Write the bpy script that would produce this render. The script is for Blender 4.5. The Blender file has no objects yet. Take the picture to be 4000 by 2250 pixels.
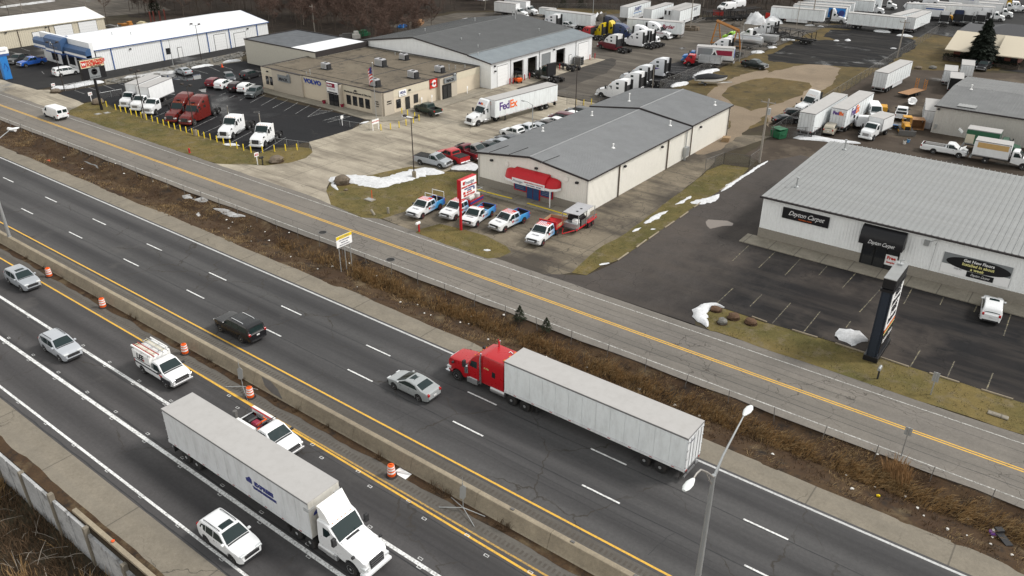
import bpy, math, random
from math import radians as R, sin, cos, pi, hypot, atan2, sqrt
from mathutils import Vector, Matrix
rnd = random.Random(7)
S = bpy.context.scene
COL = S.collection
# ------------------------------------------------------------------ camera
cam_d = bpy.data.cameras.new('camera'); cam_d.sensor_width = 36; cam_d.lens = 28.116
cam_d.clip_start = 0.5; cam_d.clip_end = 3000
cam = bpy.data.objects.new('camera', cam_d); COL.objects.link(cam)
yaw, pitch, roll = R(127.064), R(27.815), R(0.253)
fw = Vector((cos(yaw)*cos(pitch), sin(yaw)*cos(pitch), -sin(pitch)))
rt = fw.cross(Vector((0, 0, 1))).normalized(); up = rt.cross(fw)
rt, up = rt*cos(roll)+up*sin(roll), up*cos(roll)-rt*sin(roll)
m = Matrix((rt, up, -fw)).transposed().to_4x4(); m.translation = (0, 0, 39.107)
cam.matrix_world = m
S.camera = cam
# ------------------------------------------------------------------ sky, sun, exposure
SUN_AZ, SUN_EL = R(40), R(45)          # azimuth from +X towards +Y
sd = Vector((cos(SUN_AZ)*cos(SUN_EL), sin(SUN_AZ)*cos(SUN_EL), sin(SUN_EL)))
W = bpy.data.worlds.new('World'); S.world = W; W.use_nodes = True
wn = W.node_tree; bg = wn.nodes['Background']
sky = wn.nodes.new('ShaderNodeTexSky'); sky.sky_type = 'NISHITA'; sky.sun_disc = False
sky.sun_elevation = SUN_EL; sky.sun_rotation = atan2(sd.x, sd.y); sky.dust_density = 0.5; sky.air_density = 4
hs = wn.nodes.new('ShaderNodeHueSaturation'); hs.inputs['Saturation'].default_value = 0.10
wn.links.new(sky.outputs[0], hs.inputs['Color']); wn.links.new(hs.outputs[0], bg.inputs[0])
bg.inputs[1].default_value = 0.118
sl = bpy.data.lights.new('sun', 'SUN'); sl.energy = 1.5; sl.angle = R(12); sl.color = (1, .955, .90)
so = bpy.data.objects.new('sun', sl); COL.objects.link(so); so.rotation_euler = sd.to_track_quat('Z', 'Y').to_euler()
so.location = (0, 0, 120)
S.view_settings.view_transform = 'Standard'; S.view_settings.look = 'None'
S.view_settings.exposure = 0.7; S.view_settings.gamma = 1
S.cycles.max_bounces = 5; S.cycles.diffuse_bounces = 2; S.cycles.glossy_bounces = 2
S.cycles.transparent_max_bounces = 10; S.cycles.transmission_bounces = 2
# ------------------------------------------------------------------ node materials
class NT:
    def __init__(s, name):
        s.m = bpy.data.materials.new(name); s.m.use_nodes = True
        s.t = s.m.node_tree; s.b = s.t.nodes['Principled BSDF']
    def n(s, typ, ins=None, out=0, **pr):
        nd = s.t.nodes.new('ShaderNode'+typ)
        for k, v in pr.items(): setattr(nd, k, v)
        for k, v in (ins or {}).items(): s.set(nd.inputs[k], v)
        return nd.outputs[out]
    def set(s, sock, v):
        if isinstance(v, bpy.types.NodeSocket): s.t.links.new(v, sock)
        else:
            if hasattr(sock.default_value, '__len__') and len(sock.default_value) == 4 and len(v) == 3: v = (*v, 1)
            sock.default_value = v
    def mix(s, f, a, b, mode='MIX'):
        nd = s.t.nodes.new('ShaderNodeMix'); nd.data_type = 'RGBA'; nd.blend_type = mode
        s.set(nd.inputs[0], f); s.set(nd.inputs[6], a); s.set(nd.inputs[7], b)
        return nd.outputs[2]
    def math(s, op, a, b=0.0, clamp=False):
        nd = s.t.nodes.new('ShaderNodeMath'); nd.operation = op; nd.use_clamp = clamp
        s.set(nd.inputs[0], a); s.set(nd.inputs[1], b); return nd.outputs[0]
    def ramp(s, f, a, b):
        return s.n('MapRange', {0: f, 1: a, 2: b, 3: 0.0, 4: 1.0}, clamp=True)
    def pos(s, sc=(1, 1, 1), off=(0, 0, 0), obj=False):
        p = s.n('TexCoord', out=3) if obj else s.n('NewGeometry', out=0)
        return s.n('Mapping', {0: p, 1: off, 3: sc})
    def noise(s, p, sc, det=4, rough=.6): return s.n('TexNoise', {'Vector': p, 'Scale': sc, 'Detail': det, 'Roughness': rough})
    def out(s, col=None, rough=None, bump=None, bs=.3, bd=.05, metal=None, spec=None):
        if col is not None: s.set(s.b.inputs['Base Color'], col)
        if rough is not None: s.set(s.b.inputs['Roughness'], rough)
        if metal is not None: s.set(s.b.inputs['Metallic'], metal)
        if spec is not None: s.set(s.b.inputs['Specular IOR Level'], spec)
        if bump is not None: s.set(s.b.inputs['Normal'], s.n('Bump', {'Height': bump, 'Strength': bs, 'Distance': bd}))
        return s.m
MATS = {}
def mat(name, c=(.5, .5, .5), rough=.6, metal=0., var=.12, sc=3., bump=0., coat=0., objcol=False, dirt=0., spec=.3):
    """plain painted / metal / rubber surface with grain, faint mottling and optional grime"""
    t = NT(name); p = t.pos(obj=True)
    base = t.n('ObjectInfo', out=1) if objcol else (*c, 1)
    n1 = t.noise(p, sc, 5); f = t.math('MULTIPLY', t.ramp(n1, .35, .75), var)
    colr = t.mix(f, base, (0, 0, 0, 1))
    if dirt:
        n2 = t.noise(t.pos(sc=(1, 1, .25), obj=True), 1.6, 6, .7)
        colr = t.mix(t.math('MULTIPLY', t.ramp(n2, .45, .75), dirt), colr, (.13, .11, .09, 1))
    if coat: t.b.inputs['Coat Weight'].default_value = coat; t.b.inputs['Coat Roughness'].default_value = .08
    r = t.math('ADD', rough, t.math('MULTIPLY', t.math('SUBTRACT', n1, .5), .25), clamp=True)
    MATS[name] = t.out(colr, r, n1 if bump else None, bump, .02, metal, spec)
    return MATS[name]
# ------------------------------------------------------------------ mesh builder
class MB:
    def __init__(s): s.v = []; s.f = []
    def add(s, vs, fs):
        o = len(s.v); s.v += [tuple(v) for v in vs]; s.f += [tuple(i+o for i in f) for f in fs]; return s
    def box(s, x0, x1, y0, y1, z0, z1, b=0.):
        if b:
            q = lambda i, z: [(x0+i, y0+i, z), (x1-i, y0+i, z), (x1-i, y1-i, z), (x0+i, y1-i, z)]
            return s.loft([q(b, z0), q(0, z0+b), q(0, z1-b), q(b, z1)], cap=True)
        return s.add([(x0,y0,z0),(x1,y0,z0),(x1,y1,z0),(x0,y1,z0),(x0,y0,z1),(x1,y0,z1),(x1,y1,z1),(x0,y1,z1)],
                     [(3,2,1,0),(4,5,6,7),(0,1,5,4),(1,2,6,5),(2,3,7,6),(3,0,4,7)])
    def loft(s, rings, cap=False, close=True):
        n = len(rings[0]); vs = [p for r in rings for p in r]; fs = []
        for i in range(len(rings)-1):
            for j in range(n if close else n-1):
                k = (j+1) % n; fs.append((i*n+j, i*n+k, (i+1)*n+k, (i+1)*n+j))
        if cap: fs.append(tuple(range(n))[::-1]); fs.append(tuple((len(rings)-1)*n+j for j in range(n)))
        return s.add(vs, fs)
    def tube(s, pts, r, n=8, cap=True):
        if not hasattr(r, '__len__'): r = [r]*len(pts)
        rings = []; pts = [Vector(p) for p in pts]
        for i, p in enumerate(pts):
            d = (pts[min(i+1, len(pts)-1)]-pts[max(i-1, 0)]).normalized()
            a = d.cross(Vector((0, 0, 1)) if abs(d.z) < .9 else Vector((1, 0, 0))).normalized(); b = d.cross(a)
            rings.append([p+(a*cos(t)+b*sin(t))*r[i] for t in [2*pi*k/n for k in range(n)]])
        return s.loft(rings, cap)
    def cyl(s, x, y, z0, z1, r, n=12, r2=None): return s.tube([(x, y, z0), (x, y, z1)], [r, r if r2 is None else r2], n)
    def rev(s, prof, n=16, axis='z', c=(0, 0, 0)):   # profile of (r, h)
        rings = []
        for rr, h in prof:
            rg = []
            for k in range(n):
                a = 2*pi*k/n; u, w = rr*cos(a), rr*sin(a)
                rg.append((c[0]+u, c[1]+w, c[2]+h) if axis == 'z' else (c[0]+u, c[1]+h, c[2]+w) if axis == 'y' else (c[0]+h, c[1]+u, c[2]+w))
            rings.append(rg)
        return s.loft(rings, cap=True)
    def prism(s, poly, z0, z1, axis='z'):
        n = len(poly)
        g = {'z': lambda p, h: (p[0], p[1], h), 'y': lambda p, h: (p[0], h, p[1]), 'x': lambda p, h: (h, p[0], p[1])}[axis]
        return s.add([g(p, z0) for p in poly]+[g(p, z1) for p in poly],
                     [tuple(range(n))[::-1], tuple(range(n, 2*n))]+[(i, (i+1) % n, n+(i+1) % n, n+i) for i in range(n)])
    def sheet(s, poly, z): return s.add([(p[0], p[1], z) for p in poly], [tuple(range(len(poly)))])
    def quad(s, *p): return s.add(p, [tuple(range(len(p)))])
    def mesh(s, name, m=None, smooth=None):
        me = bpy.data.meshes.new(name); me.from_pydata(s.v, [], s.f); me.validate()
        import bmesh
        b = bmesh.new(); b.from_mesh(me); bmesh.ops.recalc_face_normals(b, faces=b.faces); b.to_mesh(me); b.free()
        if smooth is not None:
            for p in me.polygons: p.use_smooth = True
            me.set_sharp_from_angle(angle=R(smooth))
        if m is not None: me.materials.append(MATS[m] if isinstance(m, str) else m)
        return me
def O(name, me, parent=None, loc=(0, 0, 0), rz=0., kind=None, label=None, color=None):
    o = bpy.data.objects.new(name, me); COL.objects.link(o); o.location = loc if len(loc) == 3 else (*loc, 0)
    o.rotation_euler = (0, 0, rz)
    if parent: o.parent = parent
    if kind: o['kind'] = kind
    if label: o['label'] = label
    if color: o.color = (*color, 1)
    return o
def tag(o, label, cat, group=None):
    o['label'] = label; o['category'] = cat
    if group: o['group'] = group
    return o
def thing(name, label, cat, loc=(0, 0, 0), rz=0., group=None): return tag(O(name, None, None, loc, rz), label, cat, group)
def part(name, mb, m, parent=None, smooth=None, **k): return O(name, mb.mesh(name, m, smooth), parent, **k)
ORD = ['first','second','third','fourth','fifth','sixth','seventh','eighth','ninth','tenth','eleventh','twelfth','thirteenth','fourteenth','fifteenth','sixteenth','seventeenth','eighteenth','nineteenth','twentieth']
def ordinal(i): return ORD[i] if i < 20 else ('twenty-'+ORD[i-20] if i < 29 else ('thirtieth' if i == 29 else 'thirty-'+ORD[i-30]))
def text(s, size, m, parent, loc, u, v=(0, 0, 1), align='CENTER', shear=0., sx=1., name='lettering', bold=0., sp=1.):
    c = bpy.data.curves.new('t', 'FONT'); c.body = s; c.size = size; c.align_x = align; c.align_y = 'CENTER'
    c.shear = shear; c.offset = bold; c.extrude = .012; c.resolution_u = 2; c.space_character = sp
    o = bpy.data.objects.new('t', c); me = bpy.data.meshes.new_from_object(o)
    bpy.data.objects.remove(o); bpy.data.curves.remove(c)
    me.name = 'lettering'; me.materials.clear(); me.materials.append(MATS[m])
    u = Vector(u).normalized(); v = Vector(v).normalized(); n = u.cross(v)
    M = Matrix((u, v, n)).transposed().to_4x4() @ Matrix.Diagonal((sx, 1, 1, 1)); me.transform(M)
    return O(name, me, parent, loc)
def ppoly(pts, x):
    if x <= pts[0][0]: return pts[0][1]
    for (a, b), (c, d) in zip(pts, pts[1:]):
        if x <= c: return b+(d-b)*(x-a)/(c-a) if c > a else d
    return pts[-1][1]

# ------------------------------------------------------------------ materials
def gmat(name, c1, c2, big=.06, mid=.5, fine=14., speck=.25, streak=None, crack=None, crackc=(.05, .045, .04), patch=None, wear=None,
         rough=.9, wet=None, bump=.25, joints=None, c3=None, lane=None, mot=1., grad=None):
    """ground surface in metres of world position: mottling, grain, cracks, tyre streaks, joints, damp areas"""
    t = NT(name); p = t.pos()
    col = t.mix(t.ramp(t.noise(p, big, 5, .65), .38, .64), c1, c2)
    if c3: col = t.mix(t.ramp(t.noise(t.pos(off=(31, 7, 0)), mid*.6, 6, .7), .52, .68), col, c3)
    if grad:                        # dust fading in along x: (x from, x to, colour, amount)
        gx = t.math('ADD', t.n('SeparateXYZ', {0: p}), t.math('MULTIPLY', t.math('SUBTRACT', t.noise(t.pos(sc=(1, .4, 1)), .25, 5, .7), .5), 22.))
        col = t.mix(t.math('MULTIPLY', t.ramp(gx, grad[0], grad[1]), grad[3]), col, grad[2])
    nm = t.noise(p, mid, 6, .65); nf = t.noise(p, fine, 3, .7)
    col = t.mix(t.ramp(nm, .3, .8), t.mix(.28*mot, col, (0, 0, 0, 1)), col)
    col = t.mix(t.math('MULTIPLY', t.ramp(t.noise(t.pos(off=(3, 9, 1)), 4.2, 3, .8), .35, .7), .2), col, (.01, .01, .01, 1))
    if streak:                      # (angle about z, stretch, colour, amount)
        a, st, sc, am = streak
        ps = t.n('Mapping', {0: p, 2: (0, 0, a), 3: (1/st, 1, 1)})
        col = t.mix(t.math('MULTIPLY', t.ramp(t.noise(ps, .55, 5, .6), .45, .72), am), col, sc)
    if lane:                        # rubber and oil bands along the lanes: (y0, pitch, amount)
        y0, pi_, am = lane
        y = t.n('SeparateXYZ', {0: p}, out=1)
        w = t.math('COSINE', t.math('MULTIPLY', t.math('SUBTRACT', t.math('ADD', y, t.math('MULTIPLY', t.noise(t.pos(sc=(.03, .5, 1)), 1., 3), .5)), y0+.25), 2*pi/pi_))
        w2 = t.math('MULTIPLY', t.ramp(w, -.3, 1.), t.math('ADD', t.math('MULTIPLY', t.noise(t.pos(sc=(.06, 1, 1)), .6, 4), 1.2), -.1))
        col = t.mix(t.math('MULTIPLY', w2, am, True), col, (.025, .024, .026, 1))
    if patch:                       # (scale, threshold, colour, amount)
        sc, th, pc, am = patch
        col = t.mix(t.math('MULTIPLY', t.ramp(t.noise(t.pos(off=(80, 15, 3)), sc, 6, .62), th, th+.13), am), col, pc)
    col = t.mix(t.math('MULTIPLY', t.ramp(nf, .35, .75), speck), col, (.02, .02, .02, 1))
    h = nf
    if crack:                       # (scale, width, amount, mask threshold)
        sc, w, am, th = crack
        pw = t.n('VectorMath', {0: p, 1: t.n('VectorMath', {0: t.n('TexNoise', {'Vector': p, 'Scale': .9, 'Detail': 4.}, out=1), 'Scale': 1.3}, operation='SCALE')}, operation='ADD')
        v = t.n('TexVoronoi', {'Vector': pw, 'Scale': sc}, feature='DISTANCE_TO_EDGE')
        ln = t.math('SUBTRACT', 1., t.ramp(v, w*.3, w))
        ms = t.ramp(t.noise(t.pos(off=(12, 44, 0)), .12, 4), th, th+.12)
        col = t.mix(t.math('MULTIPLY', t.math('MULTIPLY', ln, ms), am), col, crackc)
    if joints:                      # (dx, dy) slab joints
        x = t.n('SeparateXYZ', {0: p}); y = t.n('SeparateXYZ', {0: p}, out=1); j = None
        for q, d in ((x, joints[0]), (y, joints[1])):
            if not d: continue
            f = t.math('PINGPONG', q, d/2.); g = t.math('SUBTRACT', 1., t.ramp(f, .03, .07))
            j = g if j is None else t.math('MAXIMUM', j, g)
        col = t.mix(t.math('MULTIPLY', j, .55), col, (.06, .055, .05, 1))
    r = rough
    if wet:                         # (scale, threshold, darkness)
        sc, th, dk = wet
        wm = t.ramp(t.noise(t.pos(off=(5, 61, 9)), sc, 5, .55), th, th+.1)
        col = t.mix(t.math('MULTIPLY', wm, dk), col, (.012, .012, .013, 1)); r = t.math('SUBTRACT', rough, t.math('MULTIPLY', wm, rough-.22))
    MATS[name] = t.out(col, r, t.math('ADD', nf, nm), bump, .03, spec=.12)
gmat('soil', (0.064, 0.047, 0.032), (0.085, 0.072, 0.043), mid=.7, fine=9, speck=.4, c3=(.05, .038, .028))
gmat('verge', (0.081, 0.047, 0.026), (0.112, 0.070, 0.037), big=.2, mid=1.1, fine=7, speck=.5, c3=(.035, .027, .022), patch=(.45, .56, (.19, .145, .085, 1), .6))
gmat('lawn', (0.234, 0.177, 0.065), (0.132, 0.118, 0.040), big=.13, mid=.9, fine=10, speck=.4, c3=(.235, .19, .115), patch=(.35, .58, (.062, .072, .028, 1), .6), bump=.5)
gmat('lawn_dry', (0.185, 0.131, 0.053), (0.118, 0.092, 0.039), big=.1, mid=.7, fine=8, speck=.4, c3=(.075, .06, .036), patch=(.2, .57, (.21, .165, .095, 1), .6), bump=.5)
gmat('highway', (0.111, 0.108, 0.108), (0.094, 0.092, 0.092), big=.04, mid=.5, fine=22, speck=.2, mot=.35, lane=(40.1, 3.72, .78), streak=(0, 40, (.052, .051, .053, 1), .85), patch=(.12, .63, (.125, .118, .11, 1), .6), crack=(.12, .008, .9, .42))
gmat('highway_near', (0.105, 0.100, 0.100), (0.088, 0.085, 0.086), big=.04, mid=.5, fine=22, speck=.2, mot=.35, lane=(27.6, 3.62, .78), streak=(0, 40, (.052, .05, .05, 1), .85), patch=(.12, .63, (.12, .112, .105, 1), .6), crack=(.12, .008, .85, .44))
gmat('shoulder', (0.315, 0.277, 0.220), (0.276, 0.244, 0.195), big=.08, mid=.6, fine=18, speck=.22, crack=(.16, .008, .7, .5), streak=(0, 14, (.2, .18, .15, 1), .6), joints=(9.1, 0))
gmat('shoulder_dark', (.19, .175, .155), (.155, .143, .13), big=.1, mid=.8, fine=18, speck=.25, streak=(0, 16, (.09, .08, .07, 1), .7))
gmat('frontage', (0.256, 0.232, 0.203), (0.215, 0.197, 0.178), big=.06, mid=.4, fine=16, speck=.2, mot=.6, streak=(0, 18, (.12, .112, .1, 1), .55), crack=(.3, .010, .7, .42), crackc=(.06, .052, .046))
gmat('concrete', (0.558, 0.496, 0.390), (0.456, 0.403, 0.323), big=.05, mid=.35, fine=15, speck=.18, streak=(R(60), 7, (.12, .10, .08, 1), .8), joints=(7.5, 6.0), crack=(.12, .008, .6, .52), patch=(.1, .53, (.19, .165, .13, 1), .6), wet=(.05, .62, .5))
gmat('drive', (0.310, 0.262, 0.195), (0.210, 0.178, 0.134), big=.08, mid=.5, fine=12, speck=.25, streak=(R(90), 7, (.055, .048, .041, 1), .85), joints=(6.2, 6.0), crack=(.4, .016, .75, .4), patch=(.10, .47, (.06, .052, .045, 1), .85))
gmat('sidewalk', (.40, .36, .295), (.32, .29, .235), big=.2, mid=.7, fine=15, speck=.2, joints=(3.0, 0))
gmat('lot', (0.020, 0.021, 0.024), (0.027, 0.026, 0.029), big=.05, mid=.5, fine=18, speck=.3, crack=(.1, .008, .5, .5), wet=(.045, .60, .4), rough=.8)
gmat('lot_far', (0.030, 0.029, 0.030), (0.037, 0.036, 0.036), big=.05, mid=.4, fine=12, speck=.25, wet=(.06, .6, .4), rough=.8)
gmat('old_lot', (0.019, 0.019, 0.021), (0.036, 0.031, 0.030), big=.07, mid=.35, fine=12, speck=.35, streak=(R(100), 7, (.075, .064, .056, 1), .6), crack=(.35, .012, .5, .45), crackc=(.01, .01, .01), patch=(.08, .52, (.105, .088, .076, 1), .6), grad=(-22., -36., (.118, .103, .094, 1), .8))
gmat('alley', (0.090, 0.080, 0.070), (0.062, 0.058, 0.054), big=.06, mid=.5, fine=10, speck=.35, streak=(R(88), 10, (.14, .12, .10, 1), .6), crack=(.5, .02, .5, .45), patch=(.10, .56, (.035, .034, .036, 1), .65))
gmat('gravel', (0.153, 0.134, 0.112), (0.113, 0.099, 0.084), big=.04, mid=.35, fine=9, speck=.4, streak=(R(70), 8, (.215, .19, .16, 1), .6), patch=(.06, .57, (.08, .07, .062, 1), .6), wet=(.07, .62, .4))
gmat('mud', (0.079, 0.060, 0.045), (0.111, 0.087, 0.067), big=.06, mid=.4, fine=8, speck=.4, streak=(R(-20), 9, (.06, .046, .036, 1), .7), patch=(.08, .52, (.21, .17, .125, 1), .65), wet=(.09, .6, .4))
gmat('track', (0.382, 0.300, 0.214), (0.283, 0.220, 0.158), big=.05, mid=.4, fine=9, speck=.3, patch=(.1, .55, (.14, .115, .09, 1), .6))
gmat('millings', (0.010, 0.010, 0.012), (0.017, 0.016, 0.016), big=.08, mid=.6, fine=7, speck=.5, streak=(R(15), 6, (.075, .068, .062, 1), .6), wet=(.15, .58, .5), bump=.8)
gmat('riprap', (.33, .3, .25), (.2, .18, .15), big=.4, mid=1.6, fine=5, speck=.5, bump=1.)
gmat('roof_gravel', (0.242, 0.202, 0.151), (0.192, 0.161, 0.123), big=.09, mid=.6, fine=9, speck=.4, patch=(.1, .57, (.21, .18, .135, 1), .6), c3=(.085, .076, .066))
gmat('barrier', (0.460, 0.391, 0.287), (0.380, 0.322, 0.241), big=.15, mid=1., fine=14, speck=.25, streak=(0, 9, (.15, .125, .095, 1), .45))
gmat('stained_panel', (.62, .62, .62), (.5, .505, .51), big=.5, mid=1.4, fine=10, speck=.2, patch=(.8, .52, (.10, .095, .09, 1), .7))
gmat('rock', (.27, .215, .16), (.2, .165, .13), big=.8, mid=3., fine=12, speck=.35, bump=.6)
gmat('rock_red', (0.189, 0.111, 0.067), (0.147, 0.093, 0.062), big=.8, mid=3., fine=12, speck=.3, bump=.6)
gmat('rock_grey', (.30, .29, .27), (.22, .215, .2), big=.8, mid=3., fine=12, speck=.35, bump=.6)
gmat('snow', (.88, .89, .91), (.82, .83, .85), big=.5, mid=1.8, fine=9, speck=.12, rough=.6, bump=.8, c3=(.78, .78, .79), patch=(1.2, .66, (.5, .47, .44, 1), .2))
gmat('dirty_snow', (.75, .76, .77), (.42, .40, .38), big=.35, mid=1.2, fine=7, speck=.2, rough=.7, bump=.6)
gmat('masonry', (.43, .385, .32), (.40, .355, .29), big=.3, mid=2., fine=20, speck=.12, joints=None)
MATS['snow'].node_tree.nodes['Principled BSDF'].inputs['Subsurface Weight'].default_value = 0
def stripe_mat(name, c, worn=.55, wc=(.10, .096, .092, 1), lo=.62):
    t = NT(name); p = t.pos(); n = t.noise(p, 6, 6, .75); n2 = t.noise(p, 1.1, 4)
    f = t.ramp(t.math('ADD', n, t.math('MULTIPLY', n2, .35)), lo, lo+.2)
    MATS[name] = t.out(t.mix(t.math('MULTIPLY', f, worn), (*c, 1), wc), .7)
stripe_mat('line_white', (.78, .78, .77), .75); stripe_mat('line_yellow', (.74, .42, .045), .4); stripe_mat('line_faded', (.50, .30, .06), .8)
stripe_mat('line_edge', (.52, .52, .52), .5); stripe_mat('line_thin', (.55, .54, .51), .95, (.16, .15, .135, 1), .56); stripe_mat('line_stall', (.55, .55, .54), .95, (.04, .04, .042, 1), .55); stripe_mat('line_lot', (.36, .31, .18), 1., (.035, .032, .03, 1), .5)
mat('paint', objcol=True, spec=.45, rough=.3, var=.04, sc=2, coat=.2, dirt=.02)
mat('paint_flat', objcol=True, rough=.55, var=.08, sc=2, dirt=.14)
mat('trailer_white', (0.715, 0.731, 0.747), .5, var=.06, dirt=.28); mat('trailer_side', (0.787, 0.823, 0.836), .42, var=.05, dirt=.24)
mat('trailer_roof', (0.418, 0.406, 0.396), .6, var=.05, sc=.8, dirt=.12); mat('trailer_front', (.62, .60, .55), .5, var=.1, dirt=.45)  # roof darker than the sides for dirt and to offset stronger light on top
mat('rail', (.33, .33, .34), .45, .6, dirt=.25); mat('alu', (.55, .56, .57), .35, .7, dirt=.1); mat('chrome', (.72, .73, .75), .12, .95, var=.03)
mat('glass', (.012, .024, .025), .06, spec=.36, var=0)
mat('black', (.018, .018, .02), .5); mat('trim', (.03, .03, .032), .6); mat('rubber', (.022, .022, .023), .85, dirt=.25)
mat('frame_metal', (.028, .028, .03), .7, dirt=.35); mat('rim', (.62, .63, .64), .3, .7, dirt=.15); mat('rim_dark', (.10, .10, .105), .4, .5); mat('rim_red', (.5, .02, .02), .4)
mat('head_lamp', (.75, .77, .78), .08, .3); mat('tail_lamp', (.38, .012, .012), .2); mat('amber', (.7, .22, .02), .3)
mat('white', (0.827, 0.827, 0.816), .5, var=.05, dirt=.06); mat('plate', (.7, .7, .7), .5)
mat('galv', (.44, .455, .46), .4, .55, dirt=.12); mat('pole_dark', (.045, .036, .032), .6); mat('wood_pole', (.30, .27, .235), .85, dirt=.2); mat('steel', (.17, .165, .16), .6, .4, dirt=.3)
mat('orange', (.80, .115, .012), .5, var=.1); mat('bollard', (.78, .58, .03), .5, var=.1, dirt=.08); mat('red_post', (.42, .02, .025), .5); mat('red', (0.500, 0.014, 0.022), .45, var=.08)
mat('wall_white', (0.779, 0.791, 0.802), .55, var=.05, dirt=.05); mat('wall_cream', (0.846, 0.821, 0.758), .55, var=.06, dirt=.06); mat('wall_tan', (0.600, 0.546, 0.432), .6, var=.06, dirt=.05); mat('wall_grey', (0.880, 0.896, 0.896), .5, var=.06, dirt=.1)
mat('wall_stucco', (0.624, 0.546, 0.432), .8, var=.06); mat('wall_block', (0.504, 0.450, 0.372), .85, var=.15, sc=8); mat('wall_annex', (0.516, 0.492, 0.426), .8, var=.08); mat('wall_warm', (0.520, 0.501, 0.468), .6, var=.06, dirt=.08)
mat('block_base', (.29, .265, .225), .85, var=.2, sc=6); mat('roof_grey', (0.283, 0.289, 0.297), .5, .1, var=.12, sc=.4, dirt=.1); mat('roof_dark', (0.140, 0.143, 0.145), .55, .1, var=.12, sc=.4, dirt=.06)
mat('roof_light', (0.285, 0.292, 0.292), .5, .1, var=.12, sc=.8, dirt=.22); mat('roof_white', (.78, .79, .81), .5, var=.04); mat('roof_blue', (.30, .335, .36), .4, .25, var=.14, sc=.5, dirt=.05); mat('roof_tan', (.60, .535, .42), .6, var=.04)
mat('shingle', (.08, .08, .085), .85, var=.2, sc=6); mat('membrane', (.10, .108, .12), .6, var=.3, sc=.6); mat('brick', (.16, .06, .045), .85, var=.2, sc=9)
mat('trim_dark', (.035, .03, .03), .6); mat('trim_brown', (.11, .085, .065), .6); mat('trim_blue', (.05, .11, .30), .5); mat('door_white', (0.784, 0.790, 0.795), .5, var=.05); mat('blue_panel', (.05, .105, .22), .4, var=.1)
mat('interior_shade', (.012, .012, .013), .9); mat('ac_unit', (.46, .46, .48), .5, .2, dirt=.15); mat('window', (.02, .022, .025), .08, spec=.8, var=0); mat('window_blue', (.03, .085, .22), .12, spec=.8, var=.1)  # first material puts the shade of unlit interiors into near-black colour
mat('sign_black', (.014, .014, .016), .4); mat('sign_cream', (.70, .62, .42), .5); mat('sign_grey', (.22, .235, .245), .4); mat('sign_white', (0.848, 0.848, 0.848), .45, var=.03); mat('sign_blue', (.03, .06, .32), .4); mat('sign_yellow', (.80, .58, .01), .45)
mat('ink_red', (.55, .03, .02), .5); mat('ink_blue', (.04, .05, .20), .5); mat('ink_black', (.02, .02, .025), .5); mat('ink_grey', (.28, .28, .32), .5); mat('ink_orange', (.85, .16, .02), .5); mat('ink_purple', (.10, .05, .22), .5); mat('ink_white', (.8, .8, .8), .5); mat('ink_yellow', (.75, .70, .30), .5); mat('ink_maroon', (.28, .02, .05), .5)
mat('yellow_machine', (.60, .30, .02), .55, dirt=.2); mat('gantry', (.42, .17, .03), .6, dirt=.15); mat('green', (.02, .13, .06), .5, dirt=.1); mat('wood', (.42, .29, .17), .8, var=.2); mat('plywood', (.36, .20, .10), .8, var=.2)
mat('cone_orange', (.85, .10, .02), .5); mat('rust', (.16, .045, .035), .8); mat('skin', (.45, .28, .2), .6); mat('cloth_dark', (.03, .032, .04), .9); mat('cloth_white', (.7, .7, .7), .9); mat('tank_white', (.66, .66, .62), .4); mat('tarp', (.012, .013, .015), .7)
mat('blue_paint', (.03, .20, .55), .4); mat('purple_bag', (.30, .12, .55), .4); mat('litter', (.72, .70, .66), .6); mat('litter_blue', (.08, .25, .5), .6)
mat('needles', (.012, .018, .011), .9, var=.4, sc=2); mat('needles_mid', (.022, .028, .014), .9, var=.4, sc=2); mat('bark', (.10, .082, .068), .95, var=.3, sc=5); mat('twig', (.095, .068, .056), .95, var=.3); mat('twig_red', (.12, .078, .062), .95, var=.3); mat('bark_pale', (.30, .265, .225), .9, var=.3)
mat('straw', (0.384, 0.246, 0.112), .95, var=.4, sc=1.); mat('straw_pale', (0.478, 0.339, 0.176), .95, var=.35, sc=1.); mat('straw_dark', (0.123, 0.078, 0.045), .95, var=.4, sc=1.); mat('straw_orange', (0.320, 0.189, 0.088), .95, var=.3)
mat('wall_patch', (.55, .36, .15), .6)
def two_tone():  # painted skirt, white upper cab
    t = NT('paint_two'); z = t.n('SeparateXYZ', {0: t.pos(obj=True)}, out=2); t.b.inputs['Coat Weight'].default_value = .3
    MATS['paint_two'] = t.out(t.mix(t.math('GREATER_THAN', z, 1.85), t.n('ObjectInfo', out=1), (.72, .72, .72, 1)), .35)
two_tone()
def wrap_mat():  # white pickup body wrap running into blue at the tail, as printed on the doors and bed
    t = NT('wrap'); x = t.n('SeparateXYZ', {0: t.pos(obj=True)}); z = t.n('SeparateXYZ', {0: t.pos(obj=True)}, out=2)
    f = t.ramp(t.math('ADD', t.math('MULTIPLY', x, -1.), t.math('ADD', t.math('MULTIPLY', t.noise(t.pos(obj=True), 3, 4), 1.2), t.math('MULTIPLY', z, -.6))), -.6, 1.1)
    c = t.mix(f, (.76, .77, .78, 1), (.05, .30, .62, 1)); c = t.mix(t.ramp(t.math('MULTIPLY', x, -1.), 1.9, 2.9), c, (.03, .07, .35, 1))
    t.b.inputs['Coat Weight'].default_value = .5
    MATS['wrap'] = t.out(c, .35)
wrap_mat()
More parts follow.
